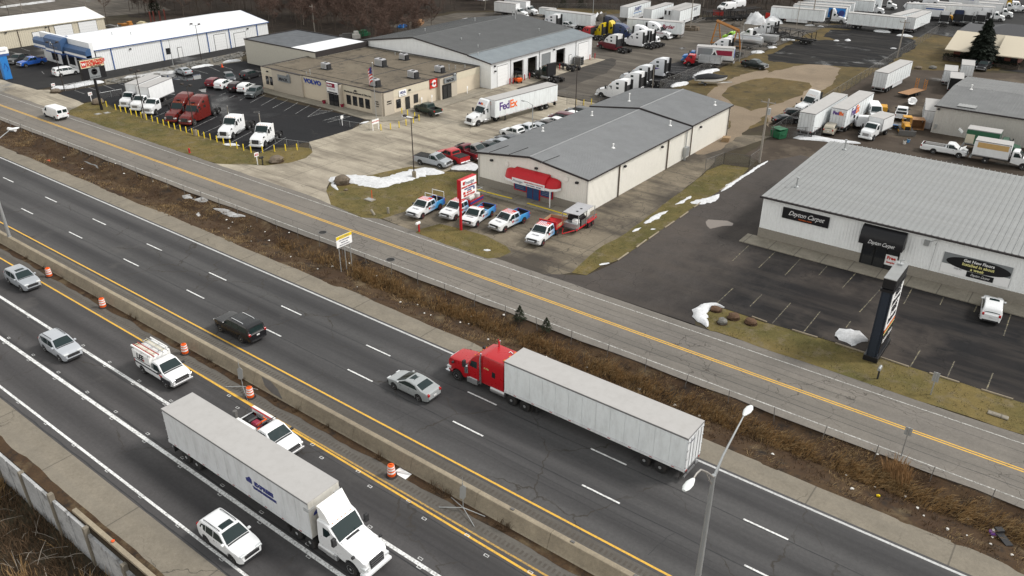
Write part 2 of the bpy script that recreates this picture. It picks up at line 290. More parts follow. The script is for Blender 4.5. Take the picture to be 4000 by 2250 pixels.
def chain_mat():
    t = NT('chain'); tr = t.n('BsdfTransparent'); pz = t.pos()
    x = t.n('SeparateXYZ', {0: pz}); y = t.n('SeparateXYZ', {0: pz}, out=1); z = t.n('SeparateXYZ', {0: pz}, out=2)
    h = t.math('ADD', x, y); a = t.math('PINGPONG', t.math('ADD', h, z), .05); b = t.math('PINGPONG', t.math('SUBTRACT', h, z), .05)
    f = t.math('LESS_THAN', t.math('MINIMUM', a, b), .0045)
    mx = t.n('MixShader', {0: f, 1: tr, 2: t.b.outputs[0]}); t.set(t.b.inputs['Base Color'], (.16, .155, .15)); t.set(t.b.inputs['Roughness'], .6)
    t.t.links.new(mx, t.t.nodes['Material Output'].inputs[0]); MATS['chain'] = t.m
chain_mat()
gmat('wood_floor', (0.060, 0.044, 0.034), (0.044, 0.034, 0.027), big=.15, mid=.9, fine=6, speck=.5, c3=(.10, .08, .058))
mat('grass_a', (.15, .13, .058), .95, var=.4, sc=.6); mat('grass_b', (.25, .205, .115), .95, var=.4, sc=.6); mat('sign_navy', (.022, .03, .045), .45)

# ------------------------------------------------------------------ ground, roads, lots
X0, X1 = -420, 240
def struct(name, mb, m, smooth=None): return part(name, mb, m, None, smooth, kind='structure')
def vnoise(x, y, s):
    from mathutils import noise
    return noise.noise(Vector((x*s, y*s, 3.7)))
g = MB(); prof = [(-220, -4.2), (8, -3.5), (14.45, -3.25), (14.62, -3.25), (14.64, -.02), (48.0, -.02), (48.1, -2.2), (54.9, -2.2), (55.0, -.02), (1400, -.02)]
g.loft([[(x, y, z) for y, z in prof] for x in (-1200, -400, -100, 0, 100, 600)], close=False); struct('ground', g, 'soil')
def strip(name, y0, y1, m, z=.004, xa=X0, xb=X1): return struct(name, MB().quad((xa, y0, z), (xb, y0, z), (xb, y1, z), (xa, y1, z)), m)
hw_n = strip('highway_eastbound', 17.75, 29.75, 'highway_near')
hw_f = strip('highway_westbound', 34.2, 46.0, 'highway')
sh_n = strip('shoulder_outer', 15.35, 17.75, 'shoulder', .008); strip('shoulder_median', 29.75, 34.2, 'shoulder_dark', .002)
fr = MB(); xs = [X0+i*3 for i in range(221)]
fr.loft([[(x, 54.75+.22*vnoise(x, 1, .3)-.15*vnoise(x, 9, .9), .004), (x, 63.85+.2*vnoise(x, 5, .25), .004)] for x in xs], close=False)
front = struct('frontage_road', fr, 'frontage')
shl = MB(); shl.loft([[(x, 46.0, .006), (x, 48.35+.28*vnoise(x, 2, .22)+.1*vnoise(x, 4, 1.1), .006)] for x in [X0+i*1.5 for i in range(441)]], close=False)
sh_f = struct('shoulder_far', shl, 'shoulder')
# leaf litter and dirt strip against the retaining wall
lit = MB(); lit.loft([[(x, 14.66, .012), (x, 15.45+.16*vnoise(x, 2, .8), .012)] for x in [X0+i for i in range(661)]], close=False); struct('dirt_strip', lit, 'verge')
# ditch between the highway and the frontage road
def ditch_z(x, y):
    t = (y-47.9)/(55.1-47.9); d = abs(y-52.1-.25*vnoise(x, 0, .12))
    z = -.75*max(0, 1-(abs(y-52.0)/3.3)**1.6)-.22*math.exp(-(d/.35)**2)
    e = min(1, min(t, 1-t)*9)
    return z*e+(.10*vnoise(x, y, .55)+.06*vnoise(x, y, 1.7))*e-.01
dv = MB(); dv.loft([[(x, 47.7+j*.3875, ditch_z(x, 47.7+j*.3875)-(.03 if j in (0, 19) else 0)) for j in range(20)] for x in [-300+.6*i for i in range(650)]], close=False)
struct('verge', dv, 'verge', 180)
# ---- painted lines (thin sheets on the roads)
def line(par, y0, w, m, xa, xb, y1=None, name='edge_line', z=.009):
    y1 = y0 if y1 is None else y1
    return part(name, MB().quad((xa, y0-w/2, z), (xb, y1-w/2, z), (xb, y1+w/2, z), (xa, y0+w/2, z)), m, par)
line(hw_n, 18.5, .2, 'line_white', X0, X1); line(hw_n, 22.1, .30, 'line_white', X0, X1); line(hw_n, 25.72, .27, 'line_white', X0, X1)
line(hw_n, 29.85, .17, 'line_yellow', X0, -60, z=.012); line(hw_n, 29.85, .17, 'line_yellow', -60, 100, 27.9, z=.013); line(hw_n, 29.84, .15, 'line_faded', -60, X1, z=.012)
line(hw_f, 34.5, .17, 'line_yellow', X0, X1); line(hw_f, 45.68, .2, 'line_edge', X0, X1)
for k in range(-12, 18):
    for y, x0 in ((41.98, -121.66), (38.17, -107.81)):
        part('lane_dash', MB().quad((x0+12.19*k, y-.075, .009), (x0+12.19*k+3.1, y-.075, .009), (x0+12.19*k+3.1, y+.075, .009), (x0+12.19*k, y+.075, .009)), 'line_white', hw_f)
def seam(par, y, w, xa=-160, xb=60, sl=0.):   # wavering sealed crack along a paving joint
    part('tar_seam', MB().loft([[(x, y+sl*(x-xa)+.07*vnoise(x, y, .5)-w*(.5+.4*vnoise(x, y+7, .8)), .007), (x, y+sl*(x-xa)+.07*vnoise(x, y, .5)+w*(.5+.4*vnoise(x+5, y, .8)), .007)] for x in [xa+i*.8 for i in range(int((xb-xa)/.8)+1)]], close=False), 'trim', par)
for y in (41.85, 38.02): seam(hw_f, y, .07)
seam(hw_f, 36.6, .035, -48, -8); seam(hw_f, 37.2, .03, -36, -12); seam(hw_f, 43.4, .025, -110, -60, -.004); seam(hw_f, 36.1, .03, -66, -44, .012)
for y in (22.42, 25.36): seam(hw_n, y, .09)
seam(hw_n, 29.2, .06, -58, 20, -.004); seam(hw_n, 17.9, .08); seam(hw_n, 27.4, .03, -52, -24); seam(front, 56.9, .05); seam(front, 57.6, .03, -60, 20); seam(front, 60.6, .04, -90, -10); seam(front, 61.5, .03, -70, 10)
for i in range(16): x = -100+i*7+rnd.uniform(-2, 2); y = rnd.choice((35.2, 38.6, 42.3)); part('crack', MB().loft([[(x+k*.12+.2*vnoise(x+k, y, .9)-.018, y+k*.55, .0068), (x+k*.12+.2*vnoise(x+k, y, .9)+.018, y+k*.55, .0068)] for k in range(6)], close=False), 'trim', hw_f)
for y in (59.02, 59.30): line(front, y, .13, 'line_yellow', X0, X1)
line(front, 55.62, .13, 'line_thin', X0, X1); line(front, 62.68, .13, 'line_thin', X0, X1)
mk = MB()
for y, x0, st in ((18.28, -74, 4.6), (22.45, -76, 4.7), (25.43, -78.5, 4.7), (21.78, -80, 4.7), (26.0, -74, 4.7), (29.35, -52, 5.2), (28.75, -50, 5.2)):
    for i in range(12):
        x = x0+i*st+rnd.uniform(-.2, .2)
        for a, b, c, d in ((0, .36, 0, .035), (0, .36, .16, .195), (.0, .04, .035, .16), (.32, .36, .035, .16)): mk.add([(x+a, y+c, .016), (x+b, y+c, .016), (x+b, y+d, .016), (x+a, y+d, .016)], [(0, 1, 2, 3)])
part('survey_marks', mk, 'line_white', hw_n)['kind'] = 'stuff'
def rumble(y, w, xa, xb, par):
    r = MB(); x = xa
    while x < xb: r.quad((x, y-w/2, .012), (x+.17, y-w/2, .012), (x+.17, y+w/2, .012), (x, y+w/2, .012)); x += .36
    part('groove_shade', r, 'rumble', par)['kind'] = 'stuff'  # flat dark sheets paint the shade of the sunken grooves
mat('rumble', (.10, .088, .075), .9, var=.3)
rumble(33.72, .38, -150, 30, hw_f); rumble(30.42, .38, -150, 30, hw_n); 
# ---- yards, lots, lawns: irregular outlines in metres
def wob(poly, step=2., amp=.18):
    out = []
    for i, a in enumerate(poly):
        b = poly[(i+1) % len(poly)]; L = hypot(b[0]-a[0], b[1]-a[1]); n = max(1, int(L/step))
        for k in range(n):
            t = k/n; x, y = a[0]+(b[0]-a[0])*t, a[1]+(b[1]-a[1])*t
            out.append((x+amp*vnoise(x, y, .7)*1.6, y+amp*vnoise(y, x, .7)*1.6))
    return out
def zone(name, poly, m, z, amp=.15, step=2.): return struct(name, MB().sheet(wob(poly, step, amp) if amp else poly, z), m)
zone('apron', [(-183.6,68.2),(-168.5,68.6),(-166.9,70.3),(-162.6,69.7),(-151.4,69.2),(-148.9,65.1),(-145.5,63.2),(-150,63.7),(-215,63.7),(-215,68)], 'concrete', .006)
zone('driveway', [(-103.1,63.8),(-103.5,63.7),(-84,63.7),(-77.5,63.4),(-81.4,66.1),(-82.8,67.3),(-84.8,70.1),(-81.6,74.4),(-79.5,80.6),(-74.2,82.0),(-73.5,88.7),(-67.2,82),(-67.2,128),(-98.9,128),(-101.7,123.6),(-101.6,96.9),(-102.2,95.4),(-100.4,88.2),(-100.6,79.3),(-98.2,77.7),(-96.3,76.3),(-94.9,73.8),(-95.1,70.8),(-96.8,67.9)], 'concrete', .006)
lot1 = zone('parking_lot', [(-162.7,69.8),(-152.3,69.2),(-151.9,72.5),(-145.7,71.4),(-123.3,70.5),(-106.6,71.1),(-102.2,71.1),(-102.4,74.5),(-100.5,79.4),(-100.4,88.2),(-103.3,93.8),(-112.8,93.3),(-131.9,92.6),(-131.6,94.2),(-136,98),(-136,112),(-157.4,109.9),(-160.4,108.9),(-161.7,97.6),(-160.9,85.5),(-160.8,82.3),(-163.4,71.3)], 'lot', .010)
lot2 = zone('side_lot', [(-183.6,68.2),(-168.5,68.6),(-168.8,74.0),(-166.4,81.2),(-167.1,97.2),(-168.0,115.4),(-165,122),(-173,124),(-216,126),(-216,68)], 'lot_far', .010)
zone('riprap', [(-166.4,81.2),(-167.1,97.2),(-168.0,115.4),(-158.5,109.1),(-161.7,97.6),(-161.7,86.0),(-160.8,82.3),(-162.2,79.1)], 'riprap', .014)
zone('lawn', [(-148.9,65.1),(-151.4,69.2),(-151.2,72.1),(-144.2,70.6),(-123.1,70.4),(-106.1,70.7),(-102.1,70.8),(-101.7,74.3),(-100.0,76.4),(-98.0,77.2),(-96.1,76.2),(-94.8,73.6),(-94.9,70.6),(-96.7,67.8),(-103.1,63.8),(-104,63.8),(-146,63.8)], 'lawn', .016)
zone('lawn', [(-77.5,63.4),(-81.7,66.3),(-84.6,70.0),(-81.6,74.4),(-79.5,80.6),(-74.2,82.0),(-70.0,84.4),(-67.0,80.9),(-66.9,79.3),(-65.4,72.1),(-68.1,67.5),(-68.7,64.1),(-71.1,62.7)], 'lawn', .016)
zone('shop_driveway', [(-68.7,64.2),(-68.1,67.5),(-65.3,72.0),(-66.9,79.3),(-67,81),(-49.4,81),(-49.4,124.3),(-43,128),(-45.9,114.0),(-44.4,105.4),(-43.4,95.5),(-42.4,79.0),(-42.6,72.5),(-41.7,66.0),(-43,63.8),(-66,63.75)], 'drive', .008)
zone('lawn', [(-62.6,63.4),(-62.8,64.4),(-62.0,67.3),(-59.1,67.6),(-55.4,67.9),(-51.3,67.1),(-50.0,66.1),(-50.2,64.2),(-51.1,63.1),(-57.4,63.0)], 'lawn', .016)
zone('lawn', [(-41.7,66.0),(-42.6,72.5),(-42.4,79.0),(-43.4,95.5),(-44.3,105.5),(-43.6,109.6),(-40.0,110.5),(-39.3,104.9),(-39.4,99.1),(-39.5,92.1),(-39.3,76.0),(-39.3,71.6),(-40.0,69.4),(-40.0,66.5)], 'lawn', .016)
lot3 = zone('carpet_store_lot', [(-40.0,66.5),(-39.2,71.5),(-39.3,76.0),(-39.5,92.1),(-39.3,104.9),(-38.9,115.3),(-36,121),(-29,121),(-29,88),(30,88),(30,66.5),(1.2,68.8),(-3.9,68.6),(-10.1,68.7),(-11.6,68.9),(-20.6,68.5),(-20.9,68.5),(-25.1,68.8),(-27.2,66.4),(-26.0,63.6),(-24.4,63.7),(-24,63.75),(-44,63.75)], 'old_lot', .010)
zone('lawn', [(-24.4,63.7),(-24.9,64.0),(-26.2,66.6),(-25.9,68.2),(-25.0,68.7),(-20.8,68.4),(-20.6,68.5),(-11.5,68.7),(-10.1,68.7),(-3.9,68.7),(1.2,68.8),(30,66.3),(30,63.85),(-24,63.85)], 'lawn', .016)
zone('gravel_yard', [(-98.9,127.5),(-67.4,127.5),(-76.9,142.4),(-72.1,144.1),(-71.5,178),(-70.5,198),(-69.4,240),(-80,244),(-95,231),(-118,226),(-134,218),(-150,205),(-165,190),(-165,161),(-99,161)], 'gravel', .006, .4)
lot4 = zone('tractor_parking', [(-77.2,128.2),(-77.7,143.3),(-83.0,155.9),(-82.4,163.8),(-80.4,171.9),(-74.1,171.6),(-71.0,169.0),(-70.9,157.3),(-71.4,147.2),(-72.4,143.9),(-76.5,142.1),(-75.3,126.9)], 'lot', .014)
zone('bay_apron', [(-99,124),(-95.4,124),(-95.4,161.5),(-99,161.5)], 'concrete', .012)
zone('asphalt_band', [(-95.4,128),(-88,128),(-88,150),(-92,161),(-95.4,164)], 'alley', .010, .4)
zone('field', [(-71,128),(-71,190),(-43,190),(-43,150),(-48,128)], 'lawn_dry', .004)
zone('dirt_track', [(-62.6,142.3),(-65.3,157.3),(-64.5,168.1),(-62.2,174.7),(-60.9,171.5),(-59.1,181.5),(-54.5,188.3),(-49.7,185.7),(-46.8,168.6),(-46.4,158.8),(-46.8,150.1),(-47.1,138.9),(-45.6,132.3),(-48.6,140.2),(-46.7,115.8),(-48.7,111.2),(-50.5,114.2),(-50.1,127.3),(-56.4,140.0)], 'track', .010, .5, 1.5)
zone('field_island', [(-60.8,147.5),(-62.3,155.3),(-61.5,163.5),(-59.3,167.5),(-59.2,167.1),(-55.4,168.3),(-51.2,168.3),(-49.4,165.5),(-48.8,155.9),(-50.4,144.7),(-52.1,140.7),(-56.1,142.0)], 'lawn_dry', .014, .5, 1.5)
zone('asphalt_millings', [(-65.6,183.6),(-59.1,184.7),(-54.0,186.8),(-42.8,191.2),(-43.1,205.4),(-42.6,220.5),(-45.2,231.4),(-51.1,237.3),(-59.1,238.4),(-66.8,232.3),(-65.1,220.8),(-61.0,218.9),(-66.8,213.5),(-68.7,209.5),(-67.7,188.8)], 'millings', .014, .6, 1.5)
zone('field', [(-70,190),(-70,244),(-38,241),(-22,236),(-22,205),(-41,190)], 'lawn_dry', .004)
zone('muddy_yard', [(-42.8,116),(-42.8,192),(-34,196),(-12,208),(30,208),(30,110),(-29,111.8),(-36,112)], 'mud', .006, .4)
zone('truck_lot', [(-82,236),(-70,243),(-45,244),(-38,241),(40,232),(60,330),(-60,340),(-76,300),(-80,262)], 'lot_far', .008, .3)
zone('truck_lot', [(-74,232),(-67,243),(-45,245),(-45,236),(-66,236)], 'lot_far', .010, .2)
zone('office_drive', [(-22,206),(30,206),(30,214),(-17,214),(-18,209)], 'lot_far', .012)
zone('far_street', [(-420,60),(-262,105),(-240,122),(-236,140),(-270,150),(-290,140),(-420,160)], 'gravel', .006, .3)
zone('grass_bank', [(-148.2,207.4),(-146.4,217.0),(-136.7,222.5),(-128.5,226.0),(-125.4,219.9),(-131.1,213.2),(-143.2,202.9)], 'lawn_dry', .012, .4)
# parking stall paint
def stall(par, a, b, m='line_stall', w=.1, z=.02):
    d = Vector((b[0]-a[0], b[1]-a[1])).normalized(); n = Vector((-d.y, d.x))*w/2
    part('stall_line', MB().quad((a[0]-n.x, a[1]-n.y, z), (b[0]-n.x, b[1]-n.y, z), (b[0]+n.x, b[1]+n.y, z), (a[0]+n.x, a[1]+n.y, z)), m, par)
for a, b in ((((-136.58,87.66)),((-137.63,89.91))),(((-133.73,87.85)),((-134.69,89.97))),(((-130.79,88.09)),((-131.71,89.96))),(((-127.83,88.24)),((-130.40,93.63))),(((-124.62,88.26)),((-127.36,93.97))),(((-121.53,88.39)),((-124.03,93.89))),(((-118.30,88.41)),((-120.96,93.75))),(((-115.23,88.49)),((-117.84,93.91))),
             (((-111.97,88.41)),((-114.64,93.76))),(((-111.97,88.41)),((-111.64,94.07))),(((-108.08,88.53)),((-108.12,94.07))),(((-106.62,88.37)),((-106.29,94.04))),(((-112.74,90.06)),((-111.43,91.90))),(((-113.33,91.25)),((-111.48,93.10))),(((-113.96,92.25)),((-111.71,94.01))),(((-108.28,89.15)),((-106.11,90.85))),(((-108.31,90.31)),((-106.06,92.07))),(((-108.34,91.48)),((-106.28,93.32))),
             (((-132.65,71.05)),((-134.50,75.56))),(((-128.76,71.00)),((-129.18,71.89))),(((-124.93,70.98)),((-125.58,72.45))),(((-121.27,70.93)),((-124.72,78.95))),(((-117.64,71.05)),((-119.87,76.72))),(((-113.83,71.06)),((-114.27,72.18))),(((-110.11,71.40)),((-112.40,76.99))),(((-106.11,71.02)),((-106.82,72.66))),(((-102.33,71.12)),((-105.44,78.51))),(((-140.13,71.16)),((-140.70,72.25))),(((-136.26,71.10)),((-136.90,72.23))),
             (((-162.33,72.88)),((-158.19,72.70))),(((-162.51,75.76)),((-157.64,75.56))),(((-162.70,78.71)),((-157.00,78.05))),(((-162.81,81.28)),((-158.35,81.09))),(((-162.63,101.91)),((-154.24,100.13))),(((-161.79,103.86)),((-153.52,102.86))),(((-160.23,97.59)),((-154.47,97.36))),(((-158.83,93.35)),((-154.55,93.84)))): stall(lot1, a, b)
for a, b in ((((-212.24,81.94)),((-206.55,82.10))),(((-212.49,85.46)),((-207.27,85.13))),(((-212.33,88.64)),((-207.23,88.11))),(((-183.71,76.72)),((-180.97,75.94)))): stall(lot2, a, b)
for a, b in ((((-80.75,164.28)),((-77.08,165.65))),(((-79.85,161.98)),((-72.65,164.71))),(((-77.95,160.53)),((-72.42,162.16))),(((-74.99,158.59)),((-72.50,159.16))),(((-73.95,155.96)),((-72.47,156.30))),(((-76.35,152.04)),((-72.50,153.08))),(((-73.80,149.78)),((-72.43,150.01))),(((-76.06,169.50)),((-72.16,170.66)))): stall(lot4, a, b)
for a, b in ((((-26.09,84.64)),((-25.98,79.53))),(((-23.13,84.60)),((-23.02,79.52))),(((-20.14,84.76)),((-20.11,81.77))),(((-17.08,84.70)),((-17.16,80.28))),(((-13.88,82.65)),((-14.18,76.15))),(((-11.29,84.79)),((-11.11,80.58))),(((-8.22,84.53)),((-8.15,82.59))),(((-5.13,84.92)),((-5.13,83.12))),(((-2.13,85.16)),((-1.98,79.77))),
             (((-29.19,84.49)),((-29.01,79.42))),(((-20.30,73.81)),((-20.24,68.72))),(((-17.32,73.86)),((-17.26,68.82))),(((-14.33,73.80)),((-14.31,72.26))),(((-7.64,72.31)),((-7.67,68.76))),(((-4.74,72.13)),((-4.70,68.88))),(((-1.65,72.10)),((-1.64,68.89))),(((-26.26,73.26)),((-26.22,68.94))),(((-23.31,73.73)),((-23.29,70.55)))): stall(lot3, a, b, 'line_lot')

# puddles: still water lying on the lots
t = NT('puddle'); MATS['puddle'] = t.out((.16, .13, .11, 1), .12, spec=.35)
t = NT('puddle_clear'); MATS['puddle_clear'] = t.out((.03, .031, .034, 1), .05, spec=.7)
def puddle(poly, m='puddle_clear', z=.026): zone('puddle', poly, m, z, .25, .6)
puddle([(-36.1,87.7),(-36.3,88.7),(-35.4,89.4),(-34.3,89.7),(-33.2,89.5),(-33.1,88.9),(-33.8,87.9),(-34.7,86.1),(-35.5,86.6)], 'puddle', .03)
puddle([(-155.7,89.6),(-158.3,92.1),(-155.2,92.2),(-155.8,96.3),(-151.7,93.8),(-152.4,91.1)]); puddle([(-144.0,87.8),(-143.5,89.7),(-140.6,87.9),(-141.9,87.4)]); puddle([(-162.1,90.8),(-162.5,93.4),(-157.8,92.4),(-156.8,89.8)])
puddle([(-88.1,183.8),(-87.9,185.5),(-86.5,184.3),(-86.9,182.9)]); puddle([(-119.8,52.4),(-118.8,52.6),(-116.2,52.4),(-114.6,52.3),(-115.5,52.1),(-118.6,52.2)], z=.03)

# ------------------------------------------------------------------ buildings
def corr(mb, o, u, v, lu, lv, pitch=.3, dep=.035, rib=.3):
    """profiled metal sheet: ribs repeat along u, run along v; n = u x v is outward"""
    o, u, v = Vector(o), Vector(u).normalized(), Vector(v).normalized(); n = u.cross(v); a = []
    k = max(1, round(lu/pitch)); p = lu/k
    for i in range(k):
        for f, h in ((0, 0), (1-rib, 0), (1-rib*.8, dep), (1-rib*.2, dep)): a.append((p*(i+f), h))
    a.append((lu, 0))
    return mb.loft([[o+u*s+n*h for s, h in a], [o+u*s+n*h+v*lv for s, h in a]], close=False)
def wallx(mb, x, y0, y1, z0, z1, **k): return corr(mb, (x, y0, z0), (0, 1, 0), (0, 0, 1), y1-y0, z1-z0, **k)     # faces +X
def wally(mb, y, x0, x1, z0, z1, **k): return corr(mb, (x0, y, z0), (1, 0, 0), (0, 0, 1), x1-x0, z1-z0, **k)     # faces -Y
def bx(name, par, m, *a, b=0., **k): return part(name, MB().box(*a, b=b), m, par, **k)
def gable(root, x0, x1, y0, y1, e0, rz, xr, roofm, e1=None, over=.25, pitch=.3, dep=.035, trim='trim_dark'):
    """gable roof, ridge along Y at x=xr; two profiled slopes as parts"""
    e1 = e0 if e1 is None else e1
    for nm, xa, za in (('roof_slope', x0-over, e0), ('roof_slope', x1+over, e1)):
        L = hypot(xr-xa, rz-za); mb = MB()
        if xa < xr: corr(mb, (xa, y1+over, za), (0, -1, 0), (xr-xa, 0, rz-za), y1-y0+2*over, L, pitch, dep)
        else: corr(mb, (xa, y0-over, za), (0, 1, 0), (xr-xa, 0, rz-za), y1-y0+2*over, L, pitch, dep)
        part(nm, mb, roofm, root)
    part('ridge_cap', MB().box(xr-.12, xr+.12, y0-over, y1+over, rz-.02, rz+.045), roofm, root)
    for y in (y0-over-.06, y1+over):
        mb = MB(); mb.prism([(x0-over, e0-.22), (xr, rz-.22), (x1+over, e1-.22), (x1+over, e1+.03), (xr, rz+.05), (x0-over, e0+.03)], y, y+.06, 'y'); part('rake_trim', mb, trim, root)
    for x, e in ((x0-over-.1, e0), (x1+over, e1)): bx('gutter', root, trim, x, x+.1, y0-over, y1+over, e-.16, e+.0)
def vent(root, x, y, z, h=.7, r=.09, m='galv', base=True):
    mb = MB(); mb.rev([(.28, 0), (.2, .12), (r, .15), (r, h), (r*1.9, h+.02), (r*1.9, h+.12), (.02, h+.18)] if base else [(r, -.1), (r, h), (r*1.7, h+.02), (r*1.6, h+.1)], 10, c=(x, y, z)); part('roof_vent', mb, m, root, 40)
def walllight(root, x, y, z, ax): bx('wall_light', root, 'trim', *((x-.2, x+.2, y-.28, y, z-.14, z+.14) if ax == 'y' else (x, x+.28, y-.2, y+.2, z-.14, z+.14)), b=.04)
def secdoor(root, x, y0, y1, z1, m='door_white'):   # sectional door in a +X wall: panels proud by a hair
    n = max(3, int(z1/.6))
    bx('door_frame', root, 'trim', x, x+.05, y0-.09, y1+.09, .02, z1+.09)
    d = O('overhead_door', None, root)
    for k in range(n): bx('door_panel', d, m, x+.052, x+.085, y0, y1, .03+k*(z1-.03)/n+.008, .03+(k+1)*(z1-.03)/n-.008)
# ---- E: pressure washing shop, long grey roof
e = thing('metal_shop_building', 'long cream metal building with grey ribbed roof and red awning front', 'building', (-58.2, 81, 0))
e.location = (0, 0, 0)
ew = MB(); wallx(ew, -49.4, 81, 109.7, .0, 4.65); wallx(ew, -49.4, 109.7, 124.2, .0, 4.88); part('side_wall', ew, 'wall_cream', e)
ew = MB()
for i in range(60):
    xa = -66.9+i*17.5/60; xb = xa+17.5/60; za = 4.7+1.15*(1-abs(xa+58.15)/8.75); zb = 4.7+1.15*(1-abs(xb+58.15)/8.75)
    ew.add([(xa, 81, 1.15), (xa+.18, 81, 1.15), (xa+.2, 80.97, 1.15), (xb-.03, 80.97, 1.15), (xb, 81, 1.15), (xa, 81, za), (xa+.18, 81, za), (xa+.2, 80.97, za), (xb-.03, 80.97, zb), (xb, 81, zb)], [(0, 1, 6, 5), (1, 2, 7, 6), (2, 3, 8, 7), (3, 4, 9, 8)])
part('front_wall', ew, 'wall_cream', e)
part('rear_wall', MB().quad((-66.9, 124.2, 0), (-49.4, 124.2, 0), (-49.4, 124.2, 4.88), (-58.15, 124.2, 6.05), (-66.9, 124.2, 4.88)), 'wall_cream', e)
part('side_wall', MB().quad((-66.9, 81, 0), (-66.9, 124.2, 0), (-66.9, 124.2, 4.65), (-66.9, 81, 4.65)), 'wall_cream', e)
bx('base_course', e, 'block_base', -66.95, -49.35, 80.86, 81, 0, 1.15); 
for x in (-66.98, -49.4): bx('corner_trim', e, 'wall_warm', x, x+.12, 80.84, 80.98, 0, 4.6)
gable(e, -66.9, -49.4, 81, 109.4, 4.7, 5.85, -58.15, 'roof_grey', dep=.05, over=.3); gable(e, -66.9, -49.4, 109.9, 124.2, 4.92, 6.1, -58.15, 'roof_grey', dep=.05, over=.3)
for y, m_ in ((88.6, 'trim_brown'), (102.4, 'trim_brown'), (110, 'trim_brown'), (123.6, 'trim_brown')): bx('downspout', e, m_, -49.33, -49.2, y, y+.14, .05, 4.6)
for x, y, h in ((-52.6, 92.4, .5), (-64.9, 93.2, .5), (-63.3, 104, .6), (-62.4, 113.8, 1.2), (-51.6, 107.2, .7), (-51, 121.5, .5)): vent(e, x, y, (4.7 if y < 109 else 4.95)+1.15*(1-abs(x+58.15)/8.75), h, .07, 'white')
for x in (-63.5, -60.2, -55.2): part('light_arm', MB().tube([(x-.8, 80.0, 5.0+1.0*(1-abs(x+58.15)/8.75)), (x+.1, 83, 5.35+1.0*(1-abs(x+58.15)/8.75))], .05, 6), 'trim', e)
for x, z in ((-64.6, 4.0), (-57.2, 4.45), (-50.9, 3.9)): walllight(e, x, 80.95, z, 'y')
for x in (-62.1, -52.6): part('wall_disc', MB().rev([(.36, 0), (.36, .08), (.3, .1)], 16, 'y', (x, 80.86, 4.0)), 'wall_cream', e)
for y in (90, 100.5, 113): walllight(e, -49.36, y, 3.9, 'x')
# awning (barrel with domed ends) and shop front
aw = O('awning', None, e); prof = [(0, 3.75), (-.35, 3.72), (-.8, 3.5), (-1.15, 3.1), (-1.3, 2.65)]
am = MB(); am.loft([[(x, 80.85+dy*1.08, z+.3*(z > 2.7)) for dy, z in prof] for x in (-60.3, -54.9)], close=False)
for x in (-60.3, -54.9): am.add([(x, 80.85+dy*1.08, z+.3*(z > 2.7)) for dy, z in prof]+[(x, 80.85, 2.65)], [tuple(range(6))])
for sgn, xe in ((-1, -60.7), (1, -54.5)):
    am.loft([[(xe+(.0 if a else -sgn*.42)+sgn*1.25*sin(a), 80.85+dy*cos(a), 2.65+(z-2.65)*(cos(a)*.35+.65)) for dy, z in prof] for a in [0, .01, .3, .6, .9, 1.2, 1.45, 1.56]], close=False)
part('canopy', am, 'red', aw, 40)
vm = MB(); vm.loft([[(xx, yy, 2.32), (xx, yy, 2.66)] for xx, yy in [(-61.95, 80.85), (-61.8, 80.1), (-61.3, 79.7), (-60.7, 79.53), (-54.5, 79.53), (-53.9, 79.7), (-53.4, 80.1), (-53.25, 80.85)]], close=False); part('valance', vm, 'sign_white', aw)
bx('sign_board', aw, 'sign_white', -60.1, -54.9, 79.44, 79.52, 2.28, 3.0)
text('Prestige', .5, 'ink_grey', aw, (-59.2, 79.42, 2.66), (1, 0, 0), shear=.4); text('PRESSURE WASHING.COM  888-APP-WASH', .2, 'ink_red', aw, (-56.6, 79.42, 2.78), (1, 0, 0), sx=.8); text('& ROOF CLEANING    SINCE 2007', .2, 'ink_blue', aw, (-56.6, 79.42, 2.48), (1, 0, 0), sx=.8)
sf = O('shop_front', None, e); bx('frame', sf, 'red', -60.75, -58.62, 80.74, 80.85, .8, 2.45); bx('frame', sf, 'red', -56.5, -54.45, 80.74, 80.85, .8, 2.45); bx('door_frame', sf, 'red', -58.62, -56.5, 80.74, 80.85, 0, 2.45)
bx('window', sf, 'window_blue', -60.6, -58.75, 80.70, 80.73, .95, 2.3); bx('window', sf, 'window_blue', -56.35, -54.6, 80.70, 80.73, .95, 2.3)
for x in (-58.55, -57.55): bx('door', sf, 'window_blue', x, x+.92, 80.69, 80.73, .08, 2.2)
for x, y in ((-59.7, 1.9), (-55.5, 1.9)):
    for k in range(4): bx('window_print', sf, 'ink_grey', x-.6, x+.6, 80.68, 80.69, y-.22*k-.05, y-.22*k)
bx('awning_post', e, 'sign_white', -54.2, -54.08, 79.6, 79.72, .0, 2.4)
